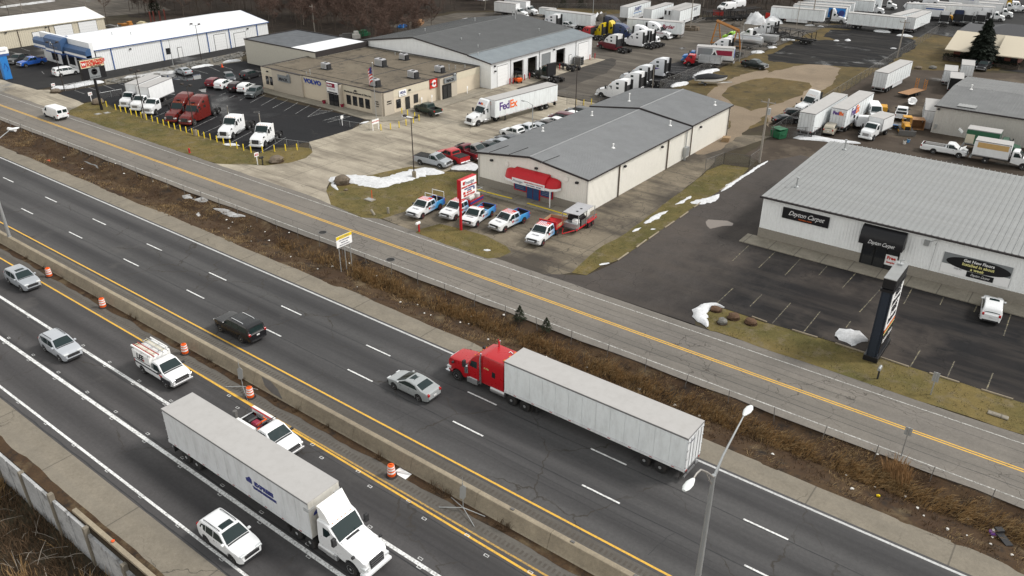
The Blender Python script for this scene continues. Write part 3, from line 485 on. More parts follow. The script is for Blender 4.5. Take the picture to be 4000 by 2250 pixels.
# ---- F: carpet store
F = thing('carpet_store_building', 'pale grey metal carpet store with light ribbed roof and black entrance canopy', 'building')
fx0, fx1, fy0, fy1 = -29.4, 22., 87.7, 111.6
fw_ = MB(); wally(fw_, fy0, fx0, fx1, 1.2, 5.05, pitch=.33, dep=.045); part('front_wall', fw_, 'wall_grey', F)
bx('base_course', F, 'block_base', fx0-.02, fx1, fy0-.12, fy0-.0, 0, 1.2); part('side_wall', MB().quad((fx0, fy0, 0), (fx0, fy1, 0), (fx0, fy1, 5.6), (fx0, fy0, 5.1)), 'wall_grey', F); part('rear_wall', MB().quad((fx0, fy1, 0), (fx1, fy1, 0), (fx1, fy1, 5.5), (fx0, fy1, 5.5)), 'wall_grey', F)
nP = 84; pw = (fx1-fx0+.4)/nP; pm = MB(); sl = (5.75-5.2)/(fy1-fy0)
for k in range(18):           # one roof panel with a slight oil-canning and a standing rib
    ya, yb = fy0-.35+k*(fy1-fy0+.6)/18, fy0-.35+(k+1)*(fy1-fy0+.6)/18
    za, zb = 5.2+sl*(ya-fy0), 5.2+sl*(yb-fy0); h = .012*(k % 2)
    pm.add([(0, ya, za), (pw*.5, ya, za+.012-h), (pw-.06, ya, za), (0, yb, zb), (pw*.5, yb, zb+h), (pw-.06, yb, zb)], [(0, 1, 4, 3), (1, 2, 5, 4)])
pm.add([(pw-.08, fy0-.37, 5.17), (pw, fy0-.37, 5.17), (pw, fy0-.37, 5.29), (pw-.08, fy0-.37, 5.29), (pw-.08, fy1+.27, 5.74), (pw, fy1+.27, 5.74), (pw, fy1+.27, 5.86), (pw-.08, fy1+.27, 5.86)], [(0, 1, 2, 3), (3, 2, 6, 7), (0, 3, 7, 4), (1, 5, 6, 2), (4, 7, 6, 5)])
pme = pm.mesh('roof_panel', 'roof_light', 30); rf = O('roof', None, F)
for k in range(nP): O('roof_panel', pme, rf, (fx0-.2+k*pw, 0, .004*(k % 3)))
part('gutter', MB().tube([(fx0-.3, fy0-.42, 5.12), (fx1, fy0-.42, 5.12)], .13, 8), 'trim_dark', F, 60)
for x, y, h in ((-27.3, 92.4, 1.1), (-26.9, 109.3, 1.2)): vent(F, x, y, 5.25+sl*(y-fy0), h, .1, 'galv')
for x, y in ((-3.2, 101.2), (-2.4, 100.9), (-.3, 101.4)): vent(F, x, y, 5.3+sl*(y-fy0), .6, .08, 'white', False)
def signboard(root, name, x0, x1, y, z0, z1, m, th=.14): return bx(name, root, m, x0, x1, y-th, y, z0, z1)
s1 = O('wall_sign', None, F); signboard(s1, 'board', -26.9, -21.6, fy0-.06, 3.15, 4.45, 'sign_black'); text('Dayton Carpet', .78, 'ink_white', s1, (-24.2, fy0-.21, 3.9), (1, 0, 0), shear=.45, sx=.92, sp=.92); text('FLOORS & MORE', .2, 'ink_orange', s1, (-24.2, fy0-.21, 3.38), (1, 0, 0))
cn = O('entrance_canopy', None, F); cm = MB(); cp = [(0, 4.75), (-.5, 4.7), (-.95, 4.3), (-1.15, 3.55), (-1.15, 2.85)]
cm.loft([[(x, fy0-.06+dy, z) for dy, z in cp] for x in (-17.9, -13.4)], close=False)
for x in (-17.9, -13.4): cm.add([(x, fy0-.06+dy, z) for dy, z in cp]+[(x, fy0-.06, 2.85)], [tuple(range(6))])
part('canopy', cm, 'sign_black', cn, 40); text('Dayton Carpet', .62, 'ink_white', cn, (-15.6, fy0-1.24, 3.25), (1, 0, 0), shear=.45, sx=.78, sp=.92)
en = O('entrance', None, F); bx('recess_shade', en, 'interior_shade', -17.6, -13.7, fy0-.16, fy0-.03, 0, 2.85)  # near-black slab on the wall paints the shade of the doorway
for x in (-17.4, -16.15, -14.9): bx('glass_door', en, 'window', x, x+1.1, fy0-.2, fy0-.17, .05, 2.6)
bx('poster', en, 'ink_poster' if 0 else 'ink_white', -15.0, -13.8, fy0-.26, fy0-.23, .7, 1.9); text('Free', .5, 'ink_red', en, (-14.4, fy0-.275, 1.55), (1, 0, 0), bold=.02); text('Samples', .27, 'ink_red', en, (-14.4, fy0-.275, 1.05), (1, 0, 0), bold=.01)
bn = O('wall_banner', None, F); signboard(bn, 'board', -9.6, -3.2, fy0-.06, 1.45, 3.75, 'sign_white', .05); signboard(bn, 'photo_band', -9.58, -3.22, fy0-.115, 2.5, 3.73, 'sign_grey', .01)
ov = MB(); ov.prism([(-6.25+3.0*cos(a), 2.92+.72*sin(a)) for a in [2*pi*k/28 for k in range(28)]], fy0-.15, fy0-.13, 'y'); part('oval', ov, 'sign_black', bn)
for s_, z_, m_ in (('Get New Floors', 3.3, 'ink_white'), ('Installed in about', 2.88, 'ink_yellow'), ('a week', 2.46, 'ink_yellow')): text(s_, .44, m_, bn, (-6.25, fy0-.165, z_), (1, 0, 0), shear=.1, sx=.98, bold=.012)
signboard(bn, 'name_plate', -7.1, -4.6, fy0-.135, 1.6, 2.18, 'sign_black', .02); text('Dayton Carpet', .36, 'ink_white', bn, (-5.85, fy0-.17, 1.9), (1, 0, 0), shear=.45, sx=.8); text('Only At:', .22, 'ink_grey', bn, (-8.0, fy0-.165, 2.2), (1, 0, 0), shear=.2)
part('electric_meter', MB().box(-11.7, -11.2, fy0-.3, fy0-.05, 3.9, 4.5).tube([(-11.2, fy0-.2, 4.4), (-10.4, fy0-.25, 4.9), (-10.6, fy0-.25, 4.2)], .03, 5).tube([(-10.5, fy0-.2, 4.6), (-10.6, fy0-.18, 1.0)], .02, 5), 'galv', F)
def slabs(name, x0, x1, y0, y1, z, n):
    r = struct(name, MB().box(x0, x1, y0+.03, y1, -.1, z-.03), 'sidewalk'); L_ = (x1-x0)/n; me = MB().box(.012, L_-.012, y0, y1, z-.12, z, b=.008).mesh('slab', 'sidewalk')
    for k in range(n): O('slab', me, r, (x0+k*L_, 0, .006*((k*7) % 3)))
slabs('store_sidewalk', -30.6, 24, 84.9, 87.57, .11, 18); slabs('shop_sidewalk', -66.5, -49.5, 78.3, 80.85, .10, 7)
# ---- C: truck dealership, flat gravel roof
C = thing('truck_dealership', 'beige flat roofed truck dealership with gravel roof and brand signs', 'building')
cx0, cx1, cy0, cy1, ch = -135.3, -101.7, 97., 123.7, 4.15
bx('core_wall', C, 'wall_stucco', cx0+.12, cx1-.12, cy0+.12, cy1-.1, 0, ch-.25)
segs = [(-135.3, -131.6, 0, 'wall_stucco'), (-131.6, -122.9, .35, 'wall_block'), (-122.9, -115.6, 0, 'wall_stucco'), (-115.6, -111.9, .7, 'wall_block'), (-111.9, -104.2, 0, 'wall_stucco'), (-104.2, -101.7, .3, 'wall_block')]
for a, b, d, m_ in segs:
    bx('front_bay', C, m_, a, b, cy0-d, cy0+.3, 0, ch+.02); 
    if m_ == 'wall_stucco': bx('fascia_panel', C, 'wall_tan', a+.01, b-.01, cy0-d-.05, cy0-d, ch-1.35, ch-.12)
    bx('parapet_cap', C, 'trim_dark', a-.03, b+.03, cy0-d-.09, cy0+.12, ch+.02, ch+.12)
for a, b, d, m_ in ((97, 99.4, .3, 'wall_block'), (99.4, 111.2, 0, 'wall_stucco'), (111.2, 116, .7, 'wall_block'), (116, 123.7, 0, 'wall_stucco')):
    bx('side_bay', C, m_, cx1-.3, cx1+d, a, b, 0, ch+.02)
    if m_ == 'wall_stucco': bx('fascia_panel', C, 'wall_tan', cx1+d, cx1+d+.05, a+.01, b-.01, ch-1.35, ch-.12)
    bx('parapet_cap', C, 'trim_dark', cx1-.12, cx1+d+.09, a-.03, b+.03, ch+.02, ch+.12)
bx('parapet_cap', C, 'trim_dark', cx0-.05, cx0+.2, cy0, cy1, ch, ch+.1); bx('parapet_cap', C, 'trim_dark', cx0, cx1, cy1-.2, cy1+.05, ch, ch+.1)
bx('gravel_roof', C, 'roof_gravel', cx0+.2, cx1-.12, cy0+.13, cy1-.2, ch-.24, ch-.06)
for pts in (((-135, 99.6), (-102.2, 99.6)), ((-126.5, 99.6), (-126.5, 123)), ((-112.5, 99.6), (-112.5, 123)), ((-135, 112), (-102, 112))): part('roof_seam', MB().tube([(*pts[0], ch-.05), (*pts[1], ch-.05)], .06, 5), 'trim', C)
def ac(x, y, sx=1.5, sy=1.1, h=1.15):
    u = O('rooftop_unit', None, C); bx('curb', u, 'trim', x-.1, x+sx+.5, y-.1, y+sy+.1, ch-.08, ch+.1); bx('casing', u, 'ac_unit', x, x+sx, y, y+sy, ch+.1, ch+h, b=.03)
    bx('coil', u, 'trim', x+sx, x+sx+.35, y+.1, y+sy-.1, ch+.15, ch+h-.2); part('fan', MB().rev([(.35, 0), (.35, .05)], 14, c=(x+sx*.6, y+sy/2, ch+h)), 'trim', u); bx('hatch', u, 'galv', x+.15, x+sx-.3, y-.015, y, ch+.3, ch+h-.3)
for q in ((-124.5, 103.0), (-118.3, 111.3, 2.0, 1.2, 1.4), (-118.6, 118.5), (-107.2, 99.2, 1.5, 1.2, 1.25), (-106.2, 108.0, 1.6, 1.2, 1.3), (-105.4, 114.6)): ac(*q)
for x, y, h in ((-122.5, 98.6, .8), (-123.2, 98.3, .35), (-122.2, 121, .5), (-103.9, 119, .6), (-103.2, 121, .5), (-104.5, 117.8, .9)): vent(C, x, y, ch-.06, h, .07, 'galv', False)
part('satellite_dish', MB().rev([(.02, 0), (.25, .05), (.38, .16), (.36, .17), (.2, .07)], 14, c=(-121.8, 122.2, ch+.6)).cyl(-121.8, 122.2, ch-.1, ch+.62, .04, 6), 'white', C)
for x in (-134.1, -132.9): bx('window', C, 'window', x, x+.85, cy0-.08, cy0-.03, .9, 2.55)
for k in range(4): bx('window', C, 'window', -111.0+k*1.62, -109.9+k*1.62, cy0-.08, cy0-.03, .75, 2.45)
en = O('main_entrance', None, C); bx('recess_shade', en, 'interior_shade', -115.0, -112.4, cy0-.76, cy0-.705, 0, 2.7)  # dark slab in place of a hollow, entrance shade in its colour
for x in (-114.8, -113.6): bx('glass_door', en, 'window', x, x+1.05, cy0-.82, cy0-.77, .04, 2.45)
bx('door', C, 'window', cx1+.03, cx1+.1, 102.5, 103.6, .03, 2.3); 
for y in (100.2, 104.7): bx('window', C, 'window', cx1+.03, cx1+.09, y, y+1.1, .75, 2.3)
en = O('parts_entrance', None, C); bx('recess_shade', en, 'interior_shade', cx1+.705, cx1+.76, 111.7, 114.3, 0, 2.75)  # entrance shade painted as a dark slab behind the doors
for y in (111.9, 113.1): bx('glass_door', en, 'window', cx1+.765, cx1+.81, y, y+1.0, .04, 2.5)
for x, d in ((-133.2, 0), (-108.4, 0)): walllight(C, x, cy0-.06, 3.5, 'y')
for y in (103.6, 109.4): walllight(C, cx1+.06, y, 3.4, 'x')
def csign(name, x0, x1, y, z0, z1, m, th=.2): s_ = O(name, None, C); bx('board', s_, m, x0, x1, y-th, y, z0, z1); return s_
s_ = csign('wall_sign', -129.6, -126.1, cy0-.36, 2.3, 3.5, 'sign_grey', .25); text('MACK', .75, 'ink_black', s_, (-127.95, cy0-.63, 2.75), (1, 0, 0), bold=.03, sx=1.2)
part('emblem', MB().tube([(-126.9, cy0-.5, 3.4), (-126.7, cy0-.5, 3.75), (-126.4, cy0-.5, 3.85), (-126.3, cy0-.5, 3.6), (-126.2, cy0-.5, 3.0)], [.12, .2, .17, .2, .2], 6), 'sign_grey', s_)
s_ = O('wall_sign', None, C); text('VOLVO', 1.1, 'sign_blue', s_, (-120.0, cy0-.12, 3.35), (1, 0, 0), bold=.06, sx=1.3)
s_ = csign('wall_sign', -115.2, -112.3, cy0-.71, 2.35, 4.3, 'sign_white'); bx('red_field', s_, 'ink_maroon', -115.15, -112.95, cy0-.94, cy0-.915, 3.45, 4.2); text('HINO', .5, 'ink_white', s_, (-114.35, cy0-.955, 3.8), (1, 0, 0), bold=.02, sx=1.1); text('TRUCKS', .42, 'ink_grey', s_, (-113.75, cy0-.925, 3.1), (1, 0, 0), sp=1.2); bx('band', s_, 'ink_black', -115.1, -112.4, cy0-.925, cy0-.912, 2.4, 2.65)
text('Worldwide Equipment of Ohio, Inc.', .42, 'ink_black', C, (-108.0, cy0-.08, 3.05), (1, 0, 0), bold=.015, sx=1.15)
for k, (s_, z_) in enumerate((('SALES', 2.45), ('& PARTS', 2.05), ('24 HR', 1.65))): text(s_, .3, 'ink_black', C, (-102.9, cy0-.33, z_), (1, 0, 0), bold=.01)
for s_, z_ in (('SERVICE', 2.45), ('& PARTS', 2.05)): text(s_, .3, 'ink_black', C, (cx1+.33, 98.2, z_), (0, 1, 0), bold=.01)
s_ = O('wall_sign', None, C); bx('board', s_, 'sign_white', cx1+.06, cx1+.14, 100.9, 102.8, 2.65, 3.75); text('HDA', .62, 'ink_blue', s_, (cx1+.16, 101.85, 3.3), (0, 1, 0), bold=.02, sx=1.1); text('TRUCK PRIDE', .18, 'ink_grey', s_, (cx1+.16, 101.85, 2.85), (0, 1, 0))
s_ = O('wall_sign', None, C); bx('board', s_, 'ink_red', cx1+.06, cx1+.2, 110.0-1.0, 111.0, 2.55, 4.15); text('C', 1.5, 'ink_white', s_, (cx1+.22, 110.0, 3.3), (0, 1, 0), bold=.12); text('C', .6, 'ink_red', s_, (cx1+.235, 110.1, 3.3), (0, 1, 0), bold=.05)
s_ = O('wall_sign', None, C); bx('board', s_, 'sign_grey', cx1+.71, cx1+.96, 112.2, 115.6, 3.0, 3.95); text('MACK', .65, 'ink_black', s_, (cx1+.98, 113.8, 3.4), (0, 1, 0), bold=.03, sx=1.2); part('emblem', MB().tube([(cx1+.85, 114.9, 3.8), (cx1+.85, 115.1, 4.2), (cx1+.85, 115.4, 4.3), (cx1+.85, 115.5, 4.0)], [.12, .2, .17, .18], 6), 'sign_grey', s_)
struct('dealer_sidewalk', MB().prism([(-135.5, 94.6), (-112, 94.3), (-103, 93.6), (-99.6, 94.5), (-97.6, 97), (-97.6, 123), (-101, 123), (-101.7, 97), (-104, 96.7), (-135.5, 97)], -.1, .1), 'sidewalk')
# ---- annex behind the dealership
A2 = thing('dealer_annex', 'taller windowless beige annex with dark and white roof halves behind dealership', 'building')
bx('wall', A2, 'wall_annex', -156.5, -133.0, 108.9, 123.6, 0, 5.1); bx('roof', A2, 'membrane', -156.4, -141.3, 109.0, 123.5, 5.1, 5.14); bx('roof_coating', A2, 'roof_white', -141.3, -133.2, 109.0, 123.5, 5.1, 5.16)
for a in ((-156.6, -132.9, 108.8, 109.0), (-156.6, -132.9, 123.5, 123.7), (-156.6, -156.4, 109.0, 123.5), (-133.2, -132.95, 109.0, 123.5)): bx('parapet_cap', A2, 'trim_dark', *a, 5.1, 5.32)
bx('end_wall', A2, 'trim_dark', -133.0, -132.9, 108.9, 123.6, 4.2, 5.1)
# ---- D: workshop with service bays
D = thing('truck_workshop', 'large workshop with dark grey gable roof and row of open service bays', 'building')
dxa, dxr, dxe, dxl = -135.2, -119.6, -104.8, -99.
dy0, dy1 = 123.9, 161.
part('gable_wall', (lambda mb: mb.add([(dxa, dy0, 0), (dxl, dy0, 0), (dxl, dy0, 4.95), (dxe, dy0, 5.9), (dxr, dy0, 7.6), (dxa, dy0, 5.2)], [(0, 1, 2, 3, 4, 5)]))(MB()), 'wall_grey', D)
gw = MB(); k = 110
for i in range(k):
    xa = dxa+i*(dxl-dxa)/k; zt = ppoly([(dxa, 5.2), (dxr, 7.6), (dxe, 5.9), (dxl, 4.95)], xa); gw.box(xa, xa+.1, dy0-.035, dy0+.01, 3.5, zt-.1)
part('wall_ribs', gw, 'wall_grey', D)
part('rear_wall', MB().quad((dxa, dy1, 0), (dxl, dy1, 0), (dxl, dy1, 4.95), (dxe, dy1, 5.9), (dxr, dy1, 7.6), (dxa, dy1, 5.2)), 'wall_white', D)
gable(D, dxa, dxe, dy0, dy1, 5.25, 7.65, dxr, 'roof_dark', e1=6.0, over=.15, pitch=.4, dep=.05)
lr = MB(); corr(lr, (dxl+.25, dy0-.2, 5.0), (0, 1, 0), (dxe-dxl, 0, .93), dy1-dy0+.4, 5.95, .4, .05); part('bay_roof', lr, 'roof_blue', D); bx('gutter', D, 'rail', dxl+.2, dxl+.35, dy0-.2, dy1+.2, 4.82, 4.98); bx('ridge_flashing', D, 'roof_light', dxe-.2, dxe+.25, dy0-.2, dy1+.2, 5.93, 6.03)
part('rake_trim', MB().prism([(dxe, 5.72), (dxl+.3, 4.8), (dxl+.3, 5.03), (dxe, 6.0)], dy0-.3, dy0-.2, 'y'), 'trim_dark', D)
bays = [(125.9, 129.3, 'shut'), (131.1, 134.6, 'open'), (136.1, 139.4, 'open'), (141.0, 144.4, 'half'), (146.5, 150.0, 'open'), (155.4, 159.4, 'shut')]
dw = MB(); prev = dy0
for a, b, s_ in bays: wallx(dw, dxl, prev, a, 0, 4.85, pitch=.3); wallx(dw, dxl, a, b, 4.0, 4.85, pitch=.3); prev = b
wallx(dw, dxl, prev, dy1, 0, 4.85, pitch=.3); part('bay_wall', dw, 'wall_white', D)
bx('bay_floor', D, 'concrete', -118, dxl-.02, dy0+.2, dy1-.2, .02, .06); bx('bay_back_wall', D, 'interior_shade', -118.2, -118, dy0+.1, dy1-.1, 0, 5.5)
for a, b, s_ in bays:
    if s_ == 'shut': secdoor(D, dxl-.02, a, b, 4.0)
    else:
        for y in (a-.12, b): bx('door_jamb', D, 'wall_white', dxl-.3, dxl+.06, y, y+.12, 0, 4.05)
        if s_ == 'half':
            for k in range(5): bx('door_panel', D, 'sign_grey', dxl-.12, dxl-.06, a, b, 1.55+k*.5, 2.03+k*.5)
for y in (130.2, 140.2, 154.2): bx('downspout', D, 'rail', dxl+.05, dxl+.13, y, y+.1, .1, 4.8)
for y, z in ((125.0, 4.3), (145.5, 4.3), (125.1, 3.3)): walllight(D, dxl+.05, y, z, 'x')
secdoor(D, dxl, 151.6, 152.5, 2.1); bx('transformer_cabinet', D, 'steel', dxl+.05, dxl+.8, 153.2, 154.4, 0, 1.4)
for x, y, h in ((-126.5, 135, .5), (-112.5, 137, .45), (-107.5, 152, .5), (-106.8, 129.5, .5), (-112.5, 131, .4), (-124.5, 150, .8), (-119.5, 158, 1.1), (-117.2, 156, 1.2), (-103.5, 125.5, .5)): vent(D, x, y, ppoly([(dxa, 5.2), (dxr, 7.6), (dxe, 5.95), (dxl, 5.0)], x), h, .1, 'galv', False)
# ---- A: white building with blue mansard front
Aa = thing('white_metal_building', 'long white metal building with blue posts and blue mansard front', 'building')
ax0, ax1, ay0, ay1 = -194.6, -173.4, 84., 128.
aw_ = MB(); wallx(aw_, ax1, ay0, ay1, 0, 4.55, pitch=.5); part('side_wall', aw_, 'wall_white', Aa); gable(Aa, ax0, ax1, ay0, ay1, 4.6, 6.3, -184, 'roof_white', trim='trim_blue', pitch=.5)
part('rear_wall', MB().quad((ax0, ay1, 0), (ax1, ay1, 0), (ax1, ay1, 4.6), (-184, ay1, 6.3), (ax0, ay1, 4.6)), 'wall_white', Aa); part('side_wall', MB().quad((ax0, ay0, 0), (ax0, ay1, 0), (ax0, ay1, 4.6), (ax0, ay0, 4.6)), 'wall_white', Aa)
bx('false_front', Aa, 'wall_white', ax0-.1, ax1+.15, ay0-1.1, ay0-.3, 0, 6.2)
for y in (87.2, 98.9, 110.6, 116.6, 124.6): bx('blue_post', Aa, 'trim_blue', ax1+.04, ax1+.12, y, y+.22, 0, 4.55)
secdoor(Aa, ax1, 112.5, 115.6, 3.6); secdoor(Aa, ax1, 118, 121.2, 3.2); secdoor(Aa, ax1, 102.7, 103.7, 2.2); bx('window', Aa, 'window', ax1+.03, ax1+.1, 99.8, 100.9, 1.2, 2.5); walllight(Aa, ax1+.03, 91.6, 3.7, 'x'); walllight(Aa, ax1+.03, 122, 3.8, 'x')
for x, y in ((-180.5, 92), (-179, 95.5), (-178.5, 110), (-185, 96)): vent(Aa, x, y, ppoly([(-184, 6.3), (-173.4, 4.6)], x), .5, .08, 'galv', False)
ms = O('mansard', None, Aa)
for x0_, x1_, z0_, z1_, d in ((-196.0, -189.4, 3.3, 5.1, 1.2), (-189.4, -182.2, 3.2, 6.3, 1.7), (-182.2, -173.0, 3.3, 5.1, 1.2)):
    mm = MB(); yb = ay0-1.12; mm.loft([[(x, yb, z1_), (x, yb-d*.55, z1_), (x, yb-d, z1_-.5), (x, yb-d, z0_+.5)] for x in (x0_, x1_)], close=False)
    for x in (x0_, x1_): mm.quad((x, yb, z1_), (x, yb-d*.55, z1_), (x, yb-d, z1_-.5), (x, yb-d, z0_), (x, yb, z0_))
    part('mansard_face', mm, 'blue_panel', ms); bx('mansard_band', ms, 'sign_white', x0_, x1_, yb-d-.02, yb, z0_, z0_+.42); bx('mansard_band', ms, 'trim_blue', x0_, x1_, yb-d-.01, yb, z0_-.3, z0_)
text('Stinchcomb', .75, 'ink_grey', ms, (-185.6, ay0-2.86, 4.2), (1, 0, 0), shear=.3); part('emblem', MB().tube([(-187.0, ay0-2.86, 4.6), (-186.4, ay0-2.86, 5.2), (-185.8, ay0-2.86, 4.6)], .08, 5), 'ink_white', ms)
for x in (-191.0, -183.6, -180): bx('window', Aa, 'window', x, x+2.6, ay0-1.2, ay0-1.14, .6, 2.7)
bx('entrance_door', Aa, 'window', -186.6, -184.4, ay0-1.22, ay0-1.14, .03, 2.7)
# ---- B: beige building far left
Bb = thing('tan_metal_building', 'tan metal warehouse with white roof and white overhead doors at far left', 'building')
bw = MB(); wallx(bw, -214, 60, 107.8, 0, 4.2, pitch=.5); part('side_wall', bw, 'wall_tan', Bb); gable(Bb, -232, -214, 60, 107.8, 4.2, 5.9, -223, 'roof_white', pitch=.5, trim='wall_tan'); part('rear_wall', MB().quad((-232, 107.8, 0), (-214, 107.8, 0), (-214, 107.8, 4.2), (-223, 107.8, 5.9), (-232, 107.8, 4.2)), 'wall_tan', Bb)
for a, b, z in ((89.5, 92.6, 2.9), (95.0, 99.3, 3.7), (101, 105.6, 3.8)): secdoor(Bb, -214, a, b, z)
for y in (86.2, 93.6): bx('downspout', Bb, 'trim_brown', -213.95, -213.85, y, y+.15, 0, 4.2)
for y in (83.6, 93.0): walllight(Bb, -213.95, y, 3.7, 'x')
part('bollard_red', MB().cyl(-213.4, 90, 0, 1.1, .12, 8), 'red_post', Bb)
# ---- G: grey metal building on the right
Gg = thing('grey_warehouse', 'grey metal warehouse with dark roof beyond the carpet store', 'building')
gw = MB(); wally(gw, 146.4, -23, 26, 0, 4.5, pitch=.4, dep=.06); part('front_wall', gw, 'wall_warm', Gg); part('side_wall', MB().quad((-23, 146.4, 0), (-23, 172, 0), (-23, 172, 4.6), (-23, 146.4, 4.6)), 'wall_warm', Gg); part('rear_wall', MB().quad((-23, 172, 0), (26, 172, 0), (26, 172, 4.6), (-23, 172, 4.6)), 'wall_warm', Gg)
gr = MB(); corr(gr, (-23.2, 146.1, 4.55), (1, 0, 0), (0, 13.1, .8), 49.4, 13.12, .5, .04); part('roof_slope', gr, 'roof_dark', Gg); gr = MB(); corr(gr, (26.2, 172.3, 4.55), (-1, 0, 0), (0, -13.1, .8), 49.4, 13.12, .5, .04); part('roof_slope', gr, 'roof_dark', Gg); bx('gutter', Gg, 'trim_dark', -23.3, 26, 145.95, 146.1, 4.35, 4.58)
bx('skylight', Gg, 'roof_light', -20.2, -17.5, 147.2, 149.2, 4.72, 4.76); vent(Gg, -20.2, 158, 5.3, .7, .08, 'white'); walllight(Gg, -22.6, 146.35, 4.0, 'y'); bx('meter_box', Gg, 'galv', -22.6, -22.2, 146.2, 146.34, .8, 1.5); bx('ac_unit', Gg, 'ac_unit', -24.4, -23.4, 148, 149.4, 0, 1.2, b=.05)
# ---- H: office with tan mansard
Hh = thing('office_building', 'brick office with tan metal mansard roof and dark hip behind conifer', 'building')
hx0, hx1, hy0 = -33.4, -18.4, 211.0
bx('wall', Hh, 'brick', hx0+1, hx1-1, hy0-.6, hy0+18, 0, 2.9)
for xa, xb, ye in ((-34, -29, 208.0), (-29, -23.6, 211.2), (-23.6, -17.8, 208.0)):
    part('mansard', MB().add([(xa, ye, 2.7), (xb, ye, 2.7), (xb-(.5 if xb > -18 else 0), 215, 5.9), (xa+(.5 if xa < -33 else 0), 215, 5.9), (xa, ye, 2.5), (xb, ye, 2.5), (xb, 215, 2.6), (xa, 215, 2.6)], [(0, 1, 2, 3), (4, 5, 1, 0), (1, 5, 6, 2), (0, 3, 7, 4)]), 'roof_tan', Hh)
part('mansard_side', MB().quad((-17.8, 208, 2.7), (-17.8, 229, 2.7), (-18.3, 228, 5.9), (-18.3, 215, 5.9)), 'roof_tan', Hh); bx('flat_roof', Hh, 'shingle', hx0, -18.3, 215, 228, 5.2, 5.85)
hp = MB(); q = [(hx0+4, hy0+4.5), (hx1+8, hy0+4.5), (hx1+8, hy0+16), (hx0+4, hy0+16)]; hp.add([(*p, 5.86) for p in q]+[(hx0+9, hy0+9.7, 7.6), (hx1+4, hy0+9.7, 7.6)], [(0, 1, 5, 4), (1, 2, 5), (2, 3, 4, 5), (3, 0, 4)]); part('hip_roof', hp, 'shingle', Hh)
for x in (-31, -27.5, -23.4, -20.8): bx('window', Hh, 'window', x, x+1.3, hy0-.66, hy0-.61, .9, 2.2)
# ---- white structure showing through the wood, building at the far left street
Kk = thing('white_shed', 'white shed glimpsed between bare trees at the top edge', 'building'); bx('wall', Kk, 'wall_white', -188, -174, 214, 220, 0, 5.2); bx('roof', Kk, 'roof_white', -188.3, -173.7, 213.7, 220.3, 5.2, 5.5)
for x in (-186, -183, -180, -177): bx('red_band', Kk, 'ink_red', x, x+.25, 213.93, 214, 0, 5)
K2 = thing('far_street_building', 'low pale building across the street at the top left corner', 'building'); bx('wall', K2, 'wall_grey', -318, -296, 134, 158, 0, 4.5); bx('roof', K2, 'roof_grey', -318.3, -295.7, 133.7, 158.3, 4.5, 4.8)
for y in (138, 144, 150): bx('window', K2, 'window', -295.98, -295.9, y, y+2.5, 1, 2.4)

# ------------------------------------------------------------------ vehicle kit
class Proto:
    """a thing as a list of parts; placed any number of times with shared meshes"""
    def __init__(s): s.p = []
    def add(s, name, me, par=-1, loc=(0, 0, 0), rz=0., slot=None): s.p.append((name, me, par, loc, rz, slot)); return len(s.p)-1
    def box(s, name, m, *a, par=-1, b=0., slot=None): return s.add(name, MB().box(*a, b=b).mesh(name, m), par, slot=slot)
    def put(s, name, label, cat, loc, rz=0., cols=((.7, .7, .7),), group=None, z=0., skip=()):
        r = thing(name, label, cat, (*loc[:2], z), rz, group); os = []
        for nm, me, par, l, a, slot in s.p:
            if nm in skip: os.append(r); continue
            o = O(nm, me, r if par < 0 else os[par], l, a)
            if slot is not None: o.color = (*cols[min(slot, len(cols)-1)], 1)
            os.append(o)
        return r
def wheel_meshes(r, w, rimm='rim', dual=False, rr=.6):
    t = MB().rev([(r*.55, -w/2), (r*.9, -w/2), (r, -w*.36), (r, w*.36), (r*.9, w/2), (r*.55, w/2)], 20, 'y').mesh('tyre', 'rubber', 35)
    m = MB()
    if dual: m.rev([(r*rr, .02), (r*rr, w/2-.01), (r*(rr-.06), w/2-.015), (r*.46, w/2-.09), (r*.28, w/2-.09), (r*.25, w/2-.0), (.03, w/2+.01)], 16, 'y')
    else:
        m.rev([(r*rr, 0), (r*rr, w/2+.004), (r*(rr-.1), w/2-.015), (r*.3, w/2-.03), (r*.12, w/2+.01)], 16, 'y')
    return t, m.mesh('rim', rimm, 30)
_w = {}
def wheels(p, spots, r, w, rim='rim', dual=False, rr=.62):
    key = (r, w, rim, dual)
    if key not in _w: _w[key] = wheel_meshes(r, w, rim, dual, rr)
    t, rm = _w[key]
    for x, y in spots:
        for sg in (1, -1):
            i = p.add('wheel', t, -1, (x, sg*y, r), 0 if sg > 0 else pi); p.add('rim', rm, i)
